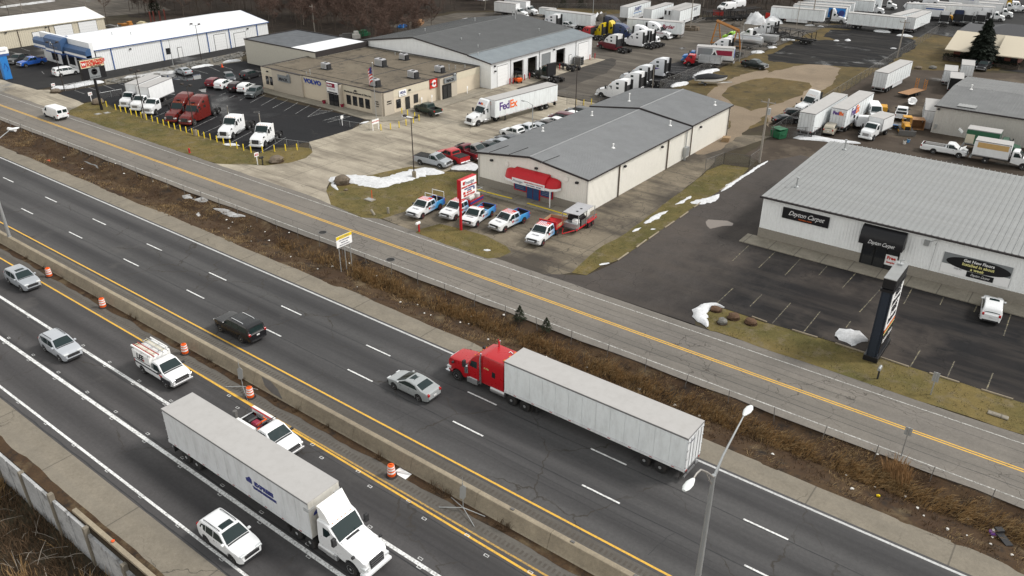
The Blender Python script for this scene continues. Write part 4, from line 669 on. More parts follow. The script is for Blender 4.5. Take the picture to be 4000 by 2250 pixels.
class Body:
    """lofted vehicle shell: top profile, belt line, plan taper, wheel arches, optional open bed"""
    def __init__(s, top, belt, plan, bot, arches, H, k=.16, bed=None, cr=.03, za=.34):
        s.top, s.belt, s.plan, s.bot, s.arches, s.H, s.k, s.bed, s.cr, s.za = sorted(top), sorted(belt), sorted(plan), sorted(bot), arches, H, k, bed, cr, za
    def zb(s, x):
        z = ppoly(s.bot, x)
        for xc, ra in s.arches:
            if abs(x-xc) < ra: z = max(z, s.za+sqrt(max(0, ra*ra-(x-xc)**2)))
        return z
    def wid(s, x, z):
        w = ppoly(s.plan, x); b = ppoly(s.belt, x); lo = ppoly(s.bot, x)
        if z <= b:
            t = (z-lo)/max(.05, b-lo); return w*(.955+.045*sin(pi*min(1, max(0, t))*.62+.2))
        return w*(.985-s.k*(z-b)/max(.1, s.H-b))
    def mesh(s, m='paint'):
        xs = [x for x, _ in s.top]+[x for x, _ in s.plan]+[x for x, _ in s.bot]
        for xc, ra in s.arches: xs += [xc+ra*cos(pi*k/10) for k in range(11)]+[xc-ra-.012, xc+ra+.012]
        if s.bed: xs += [s.bed[0]-.01, s.bed[0], s.bed[1], s.bed[1]+.01]
        lo, hi = s.top[0][0], s.top[-1][0]; n = 16
        xs = sorted(set([round(x, 3) for x in xs if lo <= x <= hi]+[round(lo+(hi-lo)*k/n, 3) for k in range(n+1)])); rings = []
        for x in xs:
            zt = ppoly(s.top, x); b = min(ppoly(s.belt, x), zt); z0 = min(s.zb(x), zt-.04); h = []
            for f in (0, .35, .7, 1):
                z = z0+(b-.03-z0)*f; h.append((s.wid(x, z), z))
            g = zt-b
            if g > .06:
                for f in (.5, .93): z = b+g*f; h.append((s.wid(x, z), z))
                wt = s.wid(x, zt)
            else: wt = s.wid(x, b)*.995; h += [(wt, b-.02+g*.5), (wt*.99, zt-.008)]
            bedx = s.bed and s.bed[0] <= x <= s.bed[1]
            h += [(wt*.95, zt+.004)]+([(wt*.91, zt), (wt*.90, s.bed[2]), (0, s.bed[2])] if bedx else [(wt*.8, zt+s.cr*.5), (wt*.5, zt+s.cr*.85), (0, zt+s.cr)])
            rings.append([(x, y, z) for y, z in h]+[(x, -y, z) for y, z in h[-2::-1]])
        return MB().loft(rings, cap=True).mesh('body', m, 34)
    def side(s, p, polys, m='glass', name='side_window', off=.012, par=-1):
        for sg in (1, -1):
            for q in polys:
                p.add(name, MB().quad(*[(x, sg*(s.wid(x, z)+off), z) for x, z in (q if sg > 0 else q[::-1])]).mesh(name, m), par)
    def across(s, p, name, pa, pb, t=.86, m='glass', off=.02, par=-1, ta=None):
        """panel across the width between profile points pa and pb (x, z)"""
        d = Vector((pb[0]-pa[0], pb[1]-pa[1])); nn = Vector((-d.y, d.x)).normalized()
        if nn.y < 0: nn = -nn
        rows = []
        for k, (x, z) in enumerate((pa, pb)):
            w = s.wid(x, z)*((ta or t) if k == 0 else t); rows.append([(x+nn.x*off, w*f, z+nn.y*off+s.cr*(1-f*f)*.9) for f in (-1, -.5, 0, .5, 1)])
        return p.add(name, MB().loft(rows, close=False).mesh(name, m, 40), par)
def seams(xa, xb, z0, z1, mids):
    return [[(x-.009, z0), (x-.009, z1), (x+.009, z1), (x+.009, z0)] for x in (xa, *mids, xb)]+[[(m_-.38, z1-.14), (m_-.38, z1-.1), (m_-.2, z1-.1), (m_-.2, z1-.14)] for m_ in (*mids, xb) if m_-.4 > xa]
def mirrors(p, x, z, y, s=.16, m='trim', slot=None):
    for sg in (1, -1): p.add('mirror', MB().box(x-.08, x+.1, min(sg*y, sg*(y+s*1.3)), max(sg*y, sg*(y+s*1.3)), z, z+s, b=.03).mesh('mirror', m), slot=slot)
def lamps(p, xf, zf, wf, xr, zr, wr, hf=.16, hr=.25, lf=.35):
    for sg in (1, -1):
        a, b = sorted((sg*(wf-.42), sg*wf)); p.add('headlight', MB().box(xf-lf, xf, a, b, zf, zf+hf, b=.03).mesh('headlight', 'head_lamp'))
        a, b = sorted((sg*(wr-.2), sg*wr)); p.add('tail_light', MB().box(xr, xr+.22, a, b, zr, zr+hr, b=.03).mesh('tail_light', 'tail_lamp'))
def plate(p, x, z): p.box('number_plate', 'plate', x-.03, x, -.16, .16, z, z+.13)
def car(kind, rim='rim', roofrail=False, sunroof=False, paint='paint'):
    p = Proto()
    if kind == 'coupe':
        top = [(-2.42, .62), (-2.36, .9), (-2.2, .99), (-1.72, 1.05), (-.95, 1.33), (-.35, 1.41), (.2, 1.38), (1.12, .98), (1.7, .9), (2.2, .76), (2.38, .62), (2.42, .48)]
        belt = [(-2.42, .95), (-1.3, .98), (1.2, .92), (2.42, .8)]; plan = [(-2.42, .70), (-2.25, .84), (-1.6, .9), (1.5, .9), (2.15, .82), (2.42, .6)]; H = 1.41; xf, xr, r = 1.45, -1.33, .33; bot = .2
        ws, we, rs, re = (1.08, 1.0), (.25, 1.37), (-1.0, 1.31), (-1.66, 1.08); sw = [[(.95, .98), (.22, 1.31), (-.3, 1.34), (-.9, 1.26), (-1.25, 1.02)]]
    elif kind == 'sedan':
        top = [(-2.4, .6), (-2.36, .92), (-1.75, 1.05), (-1.1, 1.36), (-.4, 1.44), (.2, 1.42), (1.0, 1.0), (2.1, .84), (2.36, .68), (2.4, .5)]
        belt = [(-2.4, .96), (1.1, .94), (2.4, .8)]; plan = [(-2.4, .72), (-2.2, .85), (-1.5, .9), (1.5, .9), (2.15, .82), (2.4, .62)]; H = 1.44; xf, xr, r = 1.42, -1.35, .33; bot = .2
        ws, we, rs, re = (.97, 1.02), (.25, 1.4), (-1.13, 1.33), (-1.7, 1.08); sw = [[(.85, .99), (.2, 1.34), (-.28, 1.37), (-.28, .99)], [(-.34, .99), (-.34, 1.37), (-1.0, 1.28), (-1.45, 1.02)]]
    elif kind in ('suv', 'crossover'):
        top = [(-2.36, .6), (-2.33, 1.0), (-2.2, 1.12), (-1.95, 1.52), (-1.75, 1.63), (-.8, 1.69), (.25, 1.66), (1.0, 1.15), (1.2, 1.1), (2.0, 1.0), (2.28, .84), (2.36, .55)]
        belt = [(-2.36, 1.12), (-1.2, 1.06), (1.1, 1.04), (2.36, .9)]; plan = [(-2.36, .74), (-2.2, .86), (-1.6, .93), (1.6, .93), (2.1, .86), (2.36, .66)]; H = 1.69; xf, xr, r = 1.4, -1.32, .36; bot = .27
        ws, we, rs, re = (.97, 1.17), (.3, 1.63), (-1.8, 1.58), (-2.16, 1.18); sw = [[(.84, 1.12), (.22, 1.56), (-.35, 1.6), (-.35, 1.11)], [(-.42, 1.11), (-.42, 1.6), (-1.15, 1.58), (-1.15, 1.12)], [(-1.2, 1.13), (-1.2, 1.57), (-1.68, 1.5), (-1.85, 1.2)]]
    elif kind == 'bigsuv':
        top = [(-2.8, .6), (-2.78, 1.1), (-2.7, 1.2), (-2.55, 1.78), (-2.3, 1.88), (-1, 1.93), (.35, 1.89), (1.1, 1.32), (1.3, 1.28), (2.4, 1.2), (2.72, 1.08), (2.8, .55)]
        belt = [(-2.8, 1.2), (1.2, 1.18), (2.8, 1.1)]; plan = [(-2.8, .9), (-2.6, .99), (-1.6, 1.02), (2.0, 1.02), (2.55, .95), (2.8, .8)]; H = 1.93; xf, xr, r = 1.72, -1.45, .41; bot = .33
        ws, we, rs, re = (1.07, 1.34), (.42, 1.85), (-2.58, 1.7), (-2.7, 1.25); sw = [[(.95, 1.27), (.35, 1.76), (-.3, 1.8), (-.3, 1.26)], [(-.37, 1.26), (-.37, 1.8), (-1.2, 1.79), (-1.2, 1.26)], [(-1.27, 1.26), (-1.27, 1.78), (-2.3, 1.72), (-2.42, 1.28)]]
    elif kind == 'minivan':
        top = [(-2.55, .6), (-2.52, 1.1), (-2.4, 1.3), (-2.2, 1.7), (-1.9, 1.77), (-.3, 1.8), (.7, 1.72), (1.6, 1.08), (2.3, .92), (2.5, .75), (2.55, .5)]
        belt = [(-2.55, 1.12), (1.5, 1.02), (2.55, .85)]; plan = [(-2.55, .78), (-2.35, .94), (-1.5, .98), (1.5, .98), (2.2, .88), (2.55, .64)]; H = 1.8; xf, xr, r = 1.55, -1.5, .34; bot = .24
        ws, we, rs, re = (1.55, 1.12), (.78, 1.68), (-2.22, 1.64), (-2.42, 1.24); sw = [[(1.35, 1.1), (.75, 1.58), (.25, 1.66), (.25, 1.1)], [(.18, 1.1), (.18, 1.66), (-.95, 1.67), (-.95, 1.12)], [(-1.02, 1.12), (-1.02, 1.67), (-2.05, 1.6), (-2.2, 1.2)]]
    elif kind == 'van':
        top = [(-2.85, .6), (-2.84, 1.2), (-2.78, 1.95), (-2.6, 2.08), (-1, 2.12), (1.15, 2.06), (1.85, 1.35), (2.0, 1.3), (2.7, 1.12), (2.85, .9), (2.88, .55)]
        belt = [(-2.88, 1.25), (1.9, 1.2), (2.88, 1.0)]; plan = [(-2.88, .95), (-2.7, .99), (1.9, 1.0), (2.5, .93), (2.88, .78)]; H = 2.12; xf, xr, r = 1.85, -1.6, .37; bot = .35
        ws, we, rs, re = (1.8, 1.42), (1.2, 2.02), None, None; sw = [[(1.6, 1.25), (1.1, 1.85), (.75, 1.88), (.75, 1.25)]]
    B = Body(top, belt, plan, [(top[0][0], bot+.12), (xr-.6, bot), (xf+.6, bot), (top[-1][0], bot+.04)], [(xf, r+.07), (xr, r+.07)], H, .17 if kind != 'van' else .07, za=r); p.B = B
    p.add('body', B.mesh(paint), slot=0)
    B.across(p, 'windscreen', ws, we, .84, ta=.9)
    if rs: B.across(p, 'rear_window', rs, re, .82)
    else:
        for sg in (-1, 1): p.box('rear_window', 'glass', -2.86, -2.79, *sorted((sg*.12, sg*.78)), 1.35, 1.85)
    B.side(p, sw)
    wheels(p, ((xf, ppoly(plan, xf)-.11), (xr, ppoly(plan, xr)-.11)), r, .23, rim)
    zb_ = ppoly(belt, 0)-.03; B.side(p, seams(xr+.5, xf-.5, bot+.12, zb_, (0.,)), 'trim', 'door_gap', .006); B.side(p, [[(xr+.45, bot+.0), (xr+.45, bot+.1), (xf-.45, bot+.1), (xf-.45, bot+.0)]], 'trim', 'rocker', .01); B.across(p, 'cowl', (ws[0]+.14, ppoly(top, ws[0]+.14)), (ws[0]+.03, ppoly(top, ws[0]+.03)), .88, 'trim', .012)
    L0, L1 = top[0][0], top[-1][0]; zh = {'coupe': .60, 'sedan': .62}.get(kind, .78 if kind != 'bigsuv' else .92)
    lamps(p, L1-.03, zh, ppoly(plan, L1-.2)-.02, L0+.0, zh+.12, ppoly(plan, L0+.1)-.0)
    p.box('grille', 'trim', L1-.16, L1+.02, -.52, .52, zh-.2, zh+.06, b=.02); p.box('bumper', 'trim', L1-.2, L1+.025, -.66, .66, bot+.02, bot+.2); p.box('bumper', 'trim', L0-.02, L0+.2, -.72, .72, bot+.08, bot+.24)
    plate(p, L0, zh-.02); mirrors(p, ws[0]-.18, ws[1]-.03, ppoly(plan, 1.)-.03, .15, paint, 0)
    if sunroof: B.across(p, 'sunroof', (we[0]-.18, ppoly(top, we[0]-.18)), (we[0]-.68, ppoly(top, we[0]-.68)), .62, 'glass', .02)
    if roofrail:
        for sg in (1, -1): p.add('roof_rail', MB().tube([(.1, sg*.62, H+.02), (-.1, sg*.63, H+.07), (-1.5, sg*.63, H+.04), (-1.65, sg*.62, H-.03)], .025, 6).mesh('roof_rail', 'trim' if kind != 'bigsuv' else 'chrome'))
    p.track = ppoly(plan, xf)-.0; p.xf, p.xr = xf, xr
    return p
def pickup(crew=True, rim='rim', cover=None, paint='paint', flat=False, L=2.9, rimr=.62, bar=False, stripe=False):
    p = Proto(); xc = -.95 if crew else -.1      # back of cab
    top = [(-L, .65), (-L+.02, 1.27), (xc-.1, 1.30), (xc-.02, 1.34), (xc+.1, 1.82), (xc+.35, 1.9), (.55, 1.88), (1.28, 1.3), (1.5, 1.24), (2.5, 1.14), (2.78, 1.02), (2.86, .6)]
    if not crew: top = [(x+(.35 if x > .3 and x < 2 else 0), z) for x, z in top]
    if flat: top = [(x, z) for x, z in top if x > xc-.05]; top.insert(0, (xc-.02, .7))
    dx = 0 if crew else .35
    belt = [(-L, 1.2), (1.4+dx, 1.18), (2.86, 1.05)]; plan = [(-L, .97), (-L+.2, 1.0), (2.1, 1.0), (2.6, .94), (2.86, .78)]; H = 1.9; xf, xr, r = 1.85, -1.72, .4
    B = Body(top, belt, plan, [(-L, .5), (xr-.6, .42), (xf+.6, .4), (2.86, .42)], [(xf, r+.09)]+([] if flat else [(xr, r+.09)]), H, .13, None if flat else (-L+.1, xc-.14, .82), za=r); p.B = B
    p.add('body', B.mesh(paint), slot=0)
    B.across(p, 'windscreen', (1.24+dx, 1.34), (.6+dx, 1.84), .86, ta=.92); B.across(p, 'rear_window', (xc-.0, 1.42), (xc+.09, 1.78), .78, off=.03)
    sw = [[(1.05+dx, 1.25), (.5+dx, 1.76), (.05+dx*.5, 1.78), (.05+dx*.5, 1.25)]]
    sw.append([(-.02, 1.25), (-.02, 1.78), (-.68, 1.74), (-.78, 1.27)] if crew else [(.15, 1.25), (.15, 1.77), (.0, 1.7), (-.02, 1.3)])
    B.side(p, sw); wheels(p, ((xf, .88), (xr, .88)), r, .26, rim, rr=rimr)
    lamps(p, 2.83, .82, .93, -L if not flat else -L-.1, .9, .99, .2, .3, .25); p.box('grille', 'trim', 2.70, 2.885, -.62, .62, .70, 1.04, b=.02); p.box('grille_bar', 'rail', 2.88, 2.90, -.6, .6, .85, .89); p.box('bumper', 'rail', 2.76, 2.95, -.92, .92, .45, .66, b=.04); B.across(p, 'cowl', (1.40+dx, 1.275), (1.27+dx, 1.315), .9, 'trim', .012); B.side(p, seams(xc+.02, 1.02+dx*.6, .5, 1.2, (.02+dx*.4,)), 'trim', 'door_gap', .006); B.side(p, [[(-L+.9, .42), (-L+.9, .5), (1.3, .5), (1.3, .42)]], 'trim', 'rocker', .01)
    if not flat: p.box('bumper', 'chrome', -L-.12, -L+.05, -.9, .9, .5, .68, b=.04); plate(p, -L-.12, .55); p.add('bed_liner', MB().add([(-L+.12, -.88, .84), (xc-.16, -.88, .84), (xc-.16, .88, .84), (-L+.12, .88, .84), (-L+.12, -.88, 1.26), (xc-.16, -.88, 1.28), (xc-.16, .88, 1.28), (-L+.12, .88, 1.26)], [(0, 1, 2, 3), (0, 4, 5, 1), (1, 5, 6, 2), (2, 6, 7, 3), (3, 7, 4, 0)]).mesh('bed_liner', 'trim'))
    if cover: p.box('bed_cover', cover, -L+.08, xc-.12, -.93, .93, 1.29, 1.35, b=.02)
    if bar: p.add('bull_bar', MB().tube([(2.9, -.5, .5), (3.02, -.42, .85), (3.02, .42, .85), (2.9, .5, .5)], .05, 7).mesh('bull_bar', 'chrome'))
    mirrors(p, 1.0+dx, 1.28, .98, .2)
    if stripe:
        for k in range(7): y = -.72+k*.24; B.across(p, 'roof_stripe', (.42, 1.885), (xc+.4, 1.895), .1, 'ink_red', .02); p.p[-1] = ('roof_stripe', MB().box(xc+.36, .45, y-.045, y+.045, 1.905+.012*(1-abs(y)), 1.925+.012*(1-abs(y))).mesh('roof_stripe', 'ink_red'), -1, (0, 0, 0), 0, None)
        p.box('roof_canton', 'ink_red', xc+.34, -.2, .18, .76, 1.915, 1.935)
    p.track, p.xf, p.xr = 1.0, xf, xr
    return p
def chassis(p, xa, xb, z=.85, w=.43):
    for sg in (1, -1): p.box('frame_rail', 'frame_metal', xa, xb, *sorted((sg*w, sg*(w-.09))), z-.13, z+.13)
def semi(kind, tandem=True, stack=False, rim='rim', skirts=True, paint='paint'):
    """conventional tractor, front axle at x=0. kind: sleeper, day, classic"""
    p = Proto(); back = {'sleeper': -5.0, 'day': -2.75, 'classic': -5.1, 'fairing': -2.75, 'mid': -3.6}[kind]
    if kind == 'classic':
        top = [(back, 3.55), (-4.9, 3.6), (-3.0, 3.62), (-2.3, 3.45), (-1.75, 2.95), (-1.25, 2.2), (-.9, 2.12), (.9, 1.88), (1.1, 1.6), (1.14, .9)]
        plan = [(back, 1.22), (-1.4, 1.2), (-1.2, 1.06), (.3, 1.03), (1.14, .86)]
        ws, we = (-1.28, 2.28), (-1.72, 2.9)
    else:
        zr = {'sleeper': 3.95, 'day': 2.95, 'fairing': 3.95, 'mid': 3.1}[kind]
        top = [(-2.6, 3.55), (-3.6, 3.9), (back, 3.98)] if kind == 'sleeper' else [(-2.1, 3.02), (back, 3.02)] if kind in ('day', 'mid') else [(-1.75, 3.1), (-2.3, 3.85), (back, 3.98)]
        top += [(-1.72, 2.88), (-.95, 1.98), (-.75, 1.92), (.75, 1.6), (1.1, 1.35), (1.22, .8)]
        plan = [(back, 1.22), (-1.5, 1.18), (-.9, 1.06), (.4, 1.06), (1.0, .98), (1.22, .8)]; ws, we = (-.98, 2.02), (-1.66, 2.83)
    H = max(z for _, z in top); bz = .48 if kind == 'sleeper' and skirts else .95
    bot = [(back, bz), (-1.5, bz), (-.9, .6), (.75, .5), (1.22, .42)]
    B = Body(top, [(back, 2.0), (-1.0, 1.95), (0, 1.55), (1.22, 1.2)], plan, bot, [(0, .62)], H, .05 if kind != 'sleeper' else .08, za=.5, cr=.05); p.B = B; p.add('cab', B.mesh(paint), slot=0)
    B.across(p, 'windscreen', ws, we, .9, ta=.93)
    sw = [[(-1.3, 2.05), (-1.75, 2.62), (-2.25, 2.66), (-2.25, 1.98)]] if kind != 'classic' else [[(-1.5, 2.15), (-1.72, 2.72), (-2.3, 2.76), (-2.3, 2.1)]]
    if kind == 'sleeper': sw += [[(-3.2, 2.2), (-3.2, 2.6), (-3.75, 2.6), (-3.75, 2.2)], [(-3.1, 3.0), (-3.1, 3.35), (-3.7, 3.4), (-3.7, 3.02)]]
    if kind == 'classic': sw += [[(-3.9, 1.95), (-3.9, 2.45), (-4.25, 2.45), (-4.25, 1.95)]]
    if kind == 'mid': sw += [[(-2.6, 2.1), (-2.6, 2.6), (-3.0, 2.6), (-3.0, 2.1)]]
    B.side(p, sw)
    g = p.box('grille', 'trim' if kind != 'classic' else 'chrome', 1.0, 1.24 if kind != 'classic' else 1.18, -.55, .55, .75, 1.4 if kind != 'classic' else 1.75, b=.04)
    B.across(p, 'cowl', (ws[0]+.2, ppoly(B.top, ws[0]+.2)), (ws[0]+.04, ppoly(B.top, ws[0]+.04)), .9, 'trim', .012); B.side(p, seams(-2.45, -1.15, 1.0, 1.9, ()), 'trim', 'door_gap', .006)
    for k in range(3): p.box('grille_bar', 'rail', 1.2 if kind != 'classic' else 1.17, 1.26 if kind != 'classic' else 1.2, -.5, .5, .88+k*.18, .9+k*.18, par=g)
    p.box('bumper', 'paint' if kind != 'classic' else 'chrome', .8, 1.32, -1.1, 1.1, .34, .68, b=.08, slot=0 if kind != 'classic' else None)
    for sg in (1, -1):
        p.box('headlight', 'head_lamp', .75, 1.2, *sorted((sg*.68, sg*1.02)), .82, 1.08, b=.04)
        p.add('mirror', MB().box(-1.15, -.95, *sorted((sg*1.22, sg*1.5)), 1.95, 2.6, b=.04).tube([(-1.2, sg*1.15, 2.1), (-1.05, sg*1.3, 2.1)], .03, 5).mesh('mirror', 'trim'))
        p.add('hood_mirror', MB().box(.3, .45, *sorted((sg*1.06, sg*1.26)), 1.62, 1.84, b=.04).tube([(.3, sg*.95, 1.45), (.36, sg*1.12, 1.68)], .02, 5).mesh('hood_mirror', 'trim'))
        if bz > .6:
            tk = p.add('fuel_tank', MB().rev([(.02, 0), (.3, .02), (.33, .06), (.33, 1.44), (.3, 1.48), (.02, 1.5)], 16, 'x', (min(back-.1, -2.9), sg*.95, .72)).mesh('fuel_tank', 'alu', 35)); p.box('step', 'alu', -2.2, -1.2, *sorted((sg*.8, sg*1.2)), .42, .9, b=.03)
        if stack or kind == 'classic':
            x = back-.12 if kind != 'classic' else -2.75
            p.add('exhaust_stack', MB().tube([(x, sg*(1.0 if kind != 'classic' else 1.28), .9), (x, sg*(1.0 if kind != 'classic' else 1.28), H-.3), (x-.1, sg*(1.0 if kind != 'classic' else 1.28), H+.25)], [.1, .09, .07], 10).mesh('exhaust_stack', 'chrome' if kind == 'classic' else 'rail', 40))
        if kind == 'sleeper' or kind == 'fairing': p.box('side_extender', 'trim', back-.5, back-.0, *sorted((sg*1.16, sg*1.22)), 1.1, H-.15)
    for y in (-.75, -.3, 0, .3, .75): p.box('marker_lamp', 'amber', -1.85, -1.75, y-.04, y+.04, ppoly(B.top, -1.8)+.03, ppoly(B.top, -1.8)+.1)
    p.box('back_wall', 'trim', back-.03, back+.0, -1.1, 1.1, 1.1, 2.9)
    ax = {'sleeper': (-6.1, -7.4), 'classic': (-5.9, -7.25), 'day': (-3.75, -5.05), 'fairing': (-4.2,), 'mid': (-5.2, -6.5)}[kind]
    if not tandem: ax = ax[:1]
    chassis(p, ax[-1]-.75, .6, .8); p.add('fifth_wheel', MB().prism([(-.5, -.45), (.5, -.45), (.5, .45), (-.5, .45), (-.7, .15), (-.2, 0), (-.7, -.15)], 1.05, 1.15).mesh('fifth_wheel', 'frame_metal'), -1, (sum(ax)/len(ax)+.1, 0, 0))
    for x in ax: p.add('axle', MB().rev([(.1, -.9), (.1, -.25), (.22, 0), (.1, .25), (.1, .9)], 8, 'y', (x, 0, .5)).mesh('axle', 'frame_metal'))
    wheels(p, ((0, 1.02),), .5, .3, rim); wheels(p, [(x, .93) for x in ax], .5, .56, rim, True)
    for sg in (1, -1): p.box('mud_flap', 'rubber', ax[-1]-.72, ax[-1]-.70, *sorted((sg*.65, sg*1.2)), .22, .95)
    p.track, p.xf, p.xr = 1.2, 0, ax[-1]
    return p
def trailer(L=16.1, near=False, skirt=False, side='trailer_side', front='trailer_white', nose='none', sliding=0.):
    """box semi-trailer, x=0 at nose, extends to -L; floor 1.1 m, roof 4.1 m"""
    p = Proto(); w, z0, z1 = 1.29, 1.12, 4.1
    p.box('box_body', side, -L+.02, -.02, -w+.02, w-.02, z0+.05, z1-.03); p.box('roof', 'trailer_roof', -L, 0, -w-.005, w+.005, z1-.03, z1+.012)
    for sg in (1, -1):
        p.box('top_rail', 'rail', -L, 0, *sorted((sg*(w-.01), sg*(w+.022))), z1-.13, z1-.005)
        br = p.box('bottom_rail', 'trailer_white', -L, 0, *sorted((sg*(w-.01), sg*(w+.022))), z0-.02, z0+.2)
        n = 13 if near else 0
        for k in range(n): p.box('side_panel', side, -L+.06+k*(L-.12)/n+.012, -L+.06+(k+1)*(L-.12)/n-.012, *sorted((sg*(w-.019), sg*(w+.004))), z0+.21, z1-.135)
        for k in range(9 if near else 5): x = -1.-k*(L-2)/(8 if near else 4); p.box('reflector', 'tail_lamp', x-.22, x+.02, *sorted((sg*(w+.023), sg*(w+.03))), z0+.05, z0+.11, par=br)
        if not near:
            for k in range(1, 10): x = -k*L/10; p.box('panel_seam', 'rail', x-.012, x+.012, *sorted((sg*(w-.02), sg*(w-.002))), z0+.2, z1-.13)
        p.add('landing_leg', MB().box(-3.0, -2.86, *sorted((sg*.75, sg*.9)), .2, 1.1).box(-3.12, -2.74, *sorted((sg*.68, sg*.97)), .1, .2).mesh('landing_leg', 'frame_metal'))
        if skirt: p.box('side_skirt', 'trailer_white', -L+4.6, -4.2, *sorted((sg*1.2, sg*1.23)), .4, 1.1)
        p.box('mud_flap', 'rubber', -L+.35, -L+.37, *sorted((sg*.6, sg*1.2)), .25, 1.0)
        d = p.box('rear_door', 'trailer_white', -L-.03, -L+.02, *sorted((sg*.03, sg*(w-.07))), z0+.1, z1-.14)
        for y in (.3, .8): p.add('lock_rod', MB().tube([(-L-.06, sg*y, z0+.1), (-L-.06, sg*y, z1-.2)], .02, 5).mesh('lock_rod', 'galv'), d)
        for k in range(4): p.box('hinge', 'galv', -L-.05, -L-.02, *sorted((sg*(w-.2), sg*w)), z0+.3+k*.75, z0+.38+k*.75, par=d)
        p.box('tail_light', 'tail_lamp', -L-.04, -L, *sorted((sg*.9, sg*1.1)), z0-.06, z0+.04)
    p.box('front_wall', front, -.03, .012, -w+.03, w-.03, z0+.05, z1-.04); p.box('rear_frame', 'rail', -L-.02, -L+.05, -w-.02, w+.02, z0-.1, z0+.1); p.box('rear_frame', 'rail', -L-.02, -L+.05, -w-.02, w+.02, z1-.16, z1+.0)
    p.add('rear_guard', MB().box(-L, -L+.1, -1.15, 1.15, .48, .6).box(-L, -L+.08, -.7, -.6, .5, 1.1).box(-L, -L+.08, .6, .7, .5, 1.1).mesh('rear_guard', 'rail')); chassis(p, -L+.3, -L+5.2, .98, .5)
    ax = (-L+1.9+sliding, -L+3.2+sliding)
    for x in ax: p.add('axle', MB().tube([(x, -.9, .5), (x, .9, .5)], .09, 7).mesh('axle', 'frame_metal'))
    wheels(p, [(x, .93) for x in ax], .5, .56, 'rim', True)
    if nose == 'bars':
        for sg in (1, -1):
            for z in (3.55, 3.4): p.add('corner_guard', MB().tube([(.03, sg*(w-.5), z), (.05, sg*(w-.05), z), (-.05, sg*(w+.04), z), (-.4, sg*(w+.04), z)], .035, 6).mesh('corner_guard', 'galv'))
    if nose == 'reefer': u = p.box('refrigeration_unit', 'trailer_white', 0, .5, -1.0, 1.0, 2.6, 4.0, b=.06); p.box('unit_grille', 'trim', .49, .52, -.85, -.3, 2.75, 3.85, par=u); p.box('unit_grille', 'trim', .49, .52, .3, .85, 2.75, 3.85, par=u)
    p.track, p.L = w, L
    return p
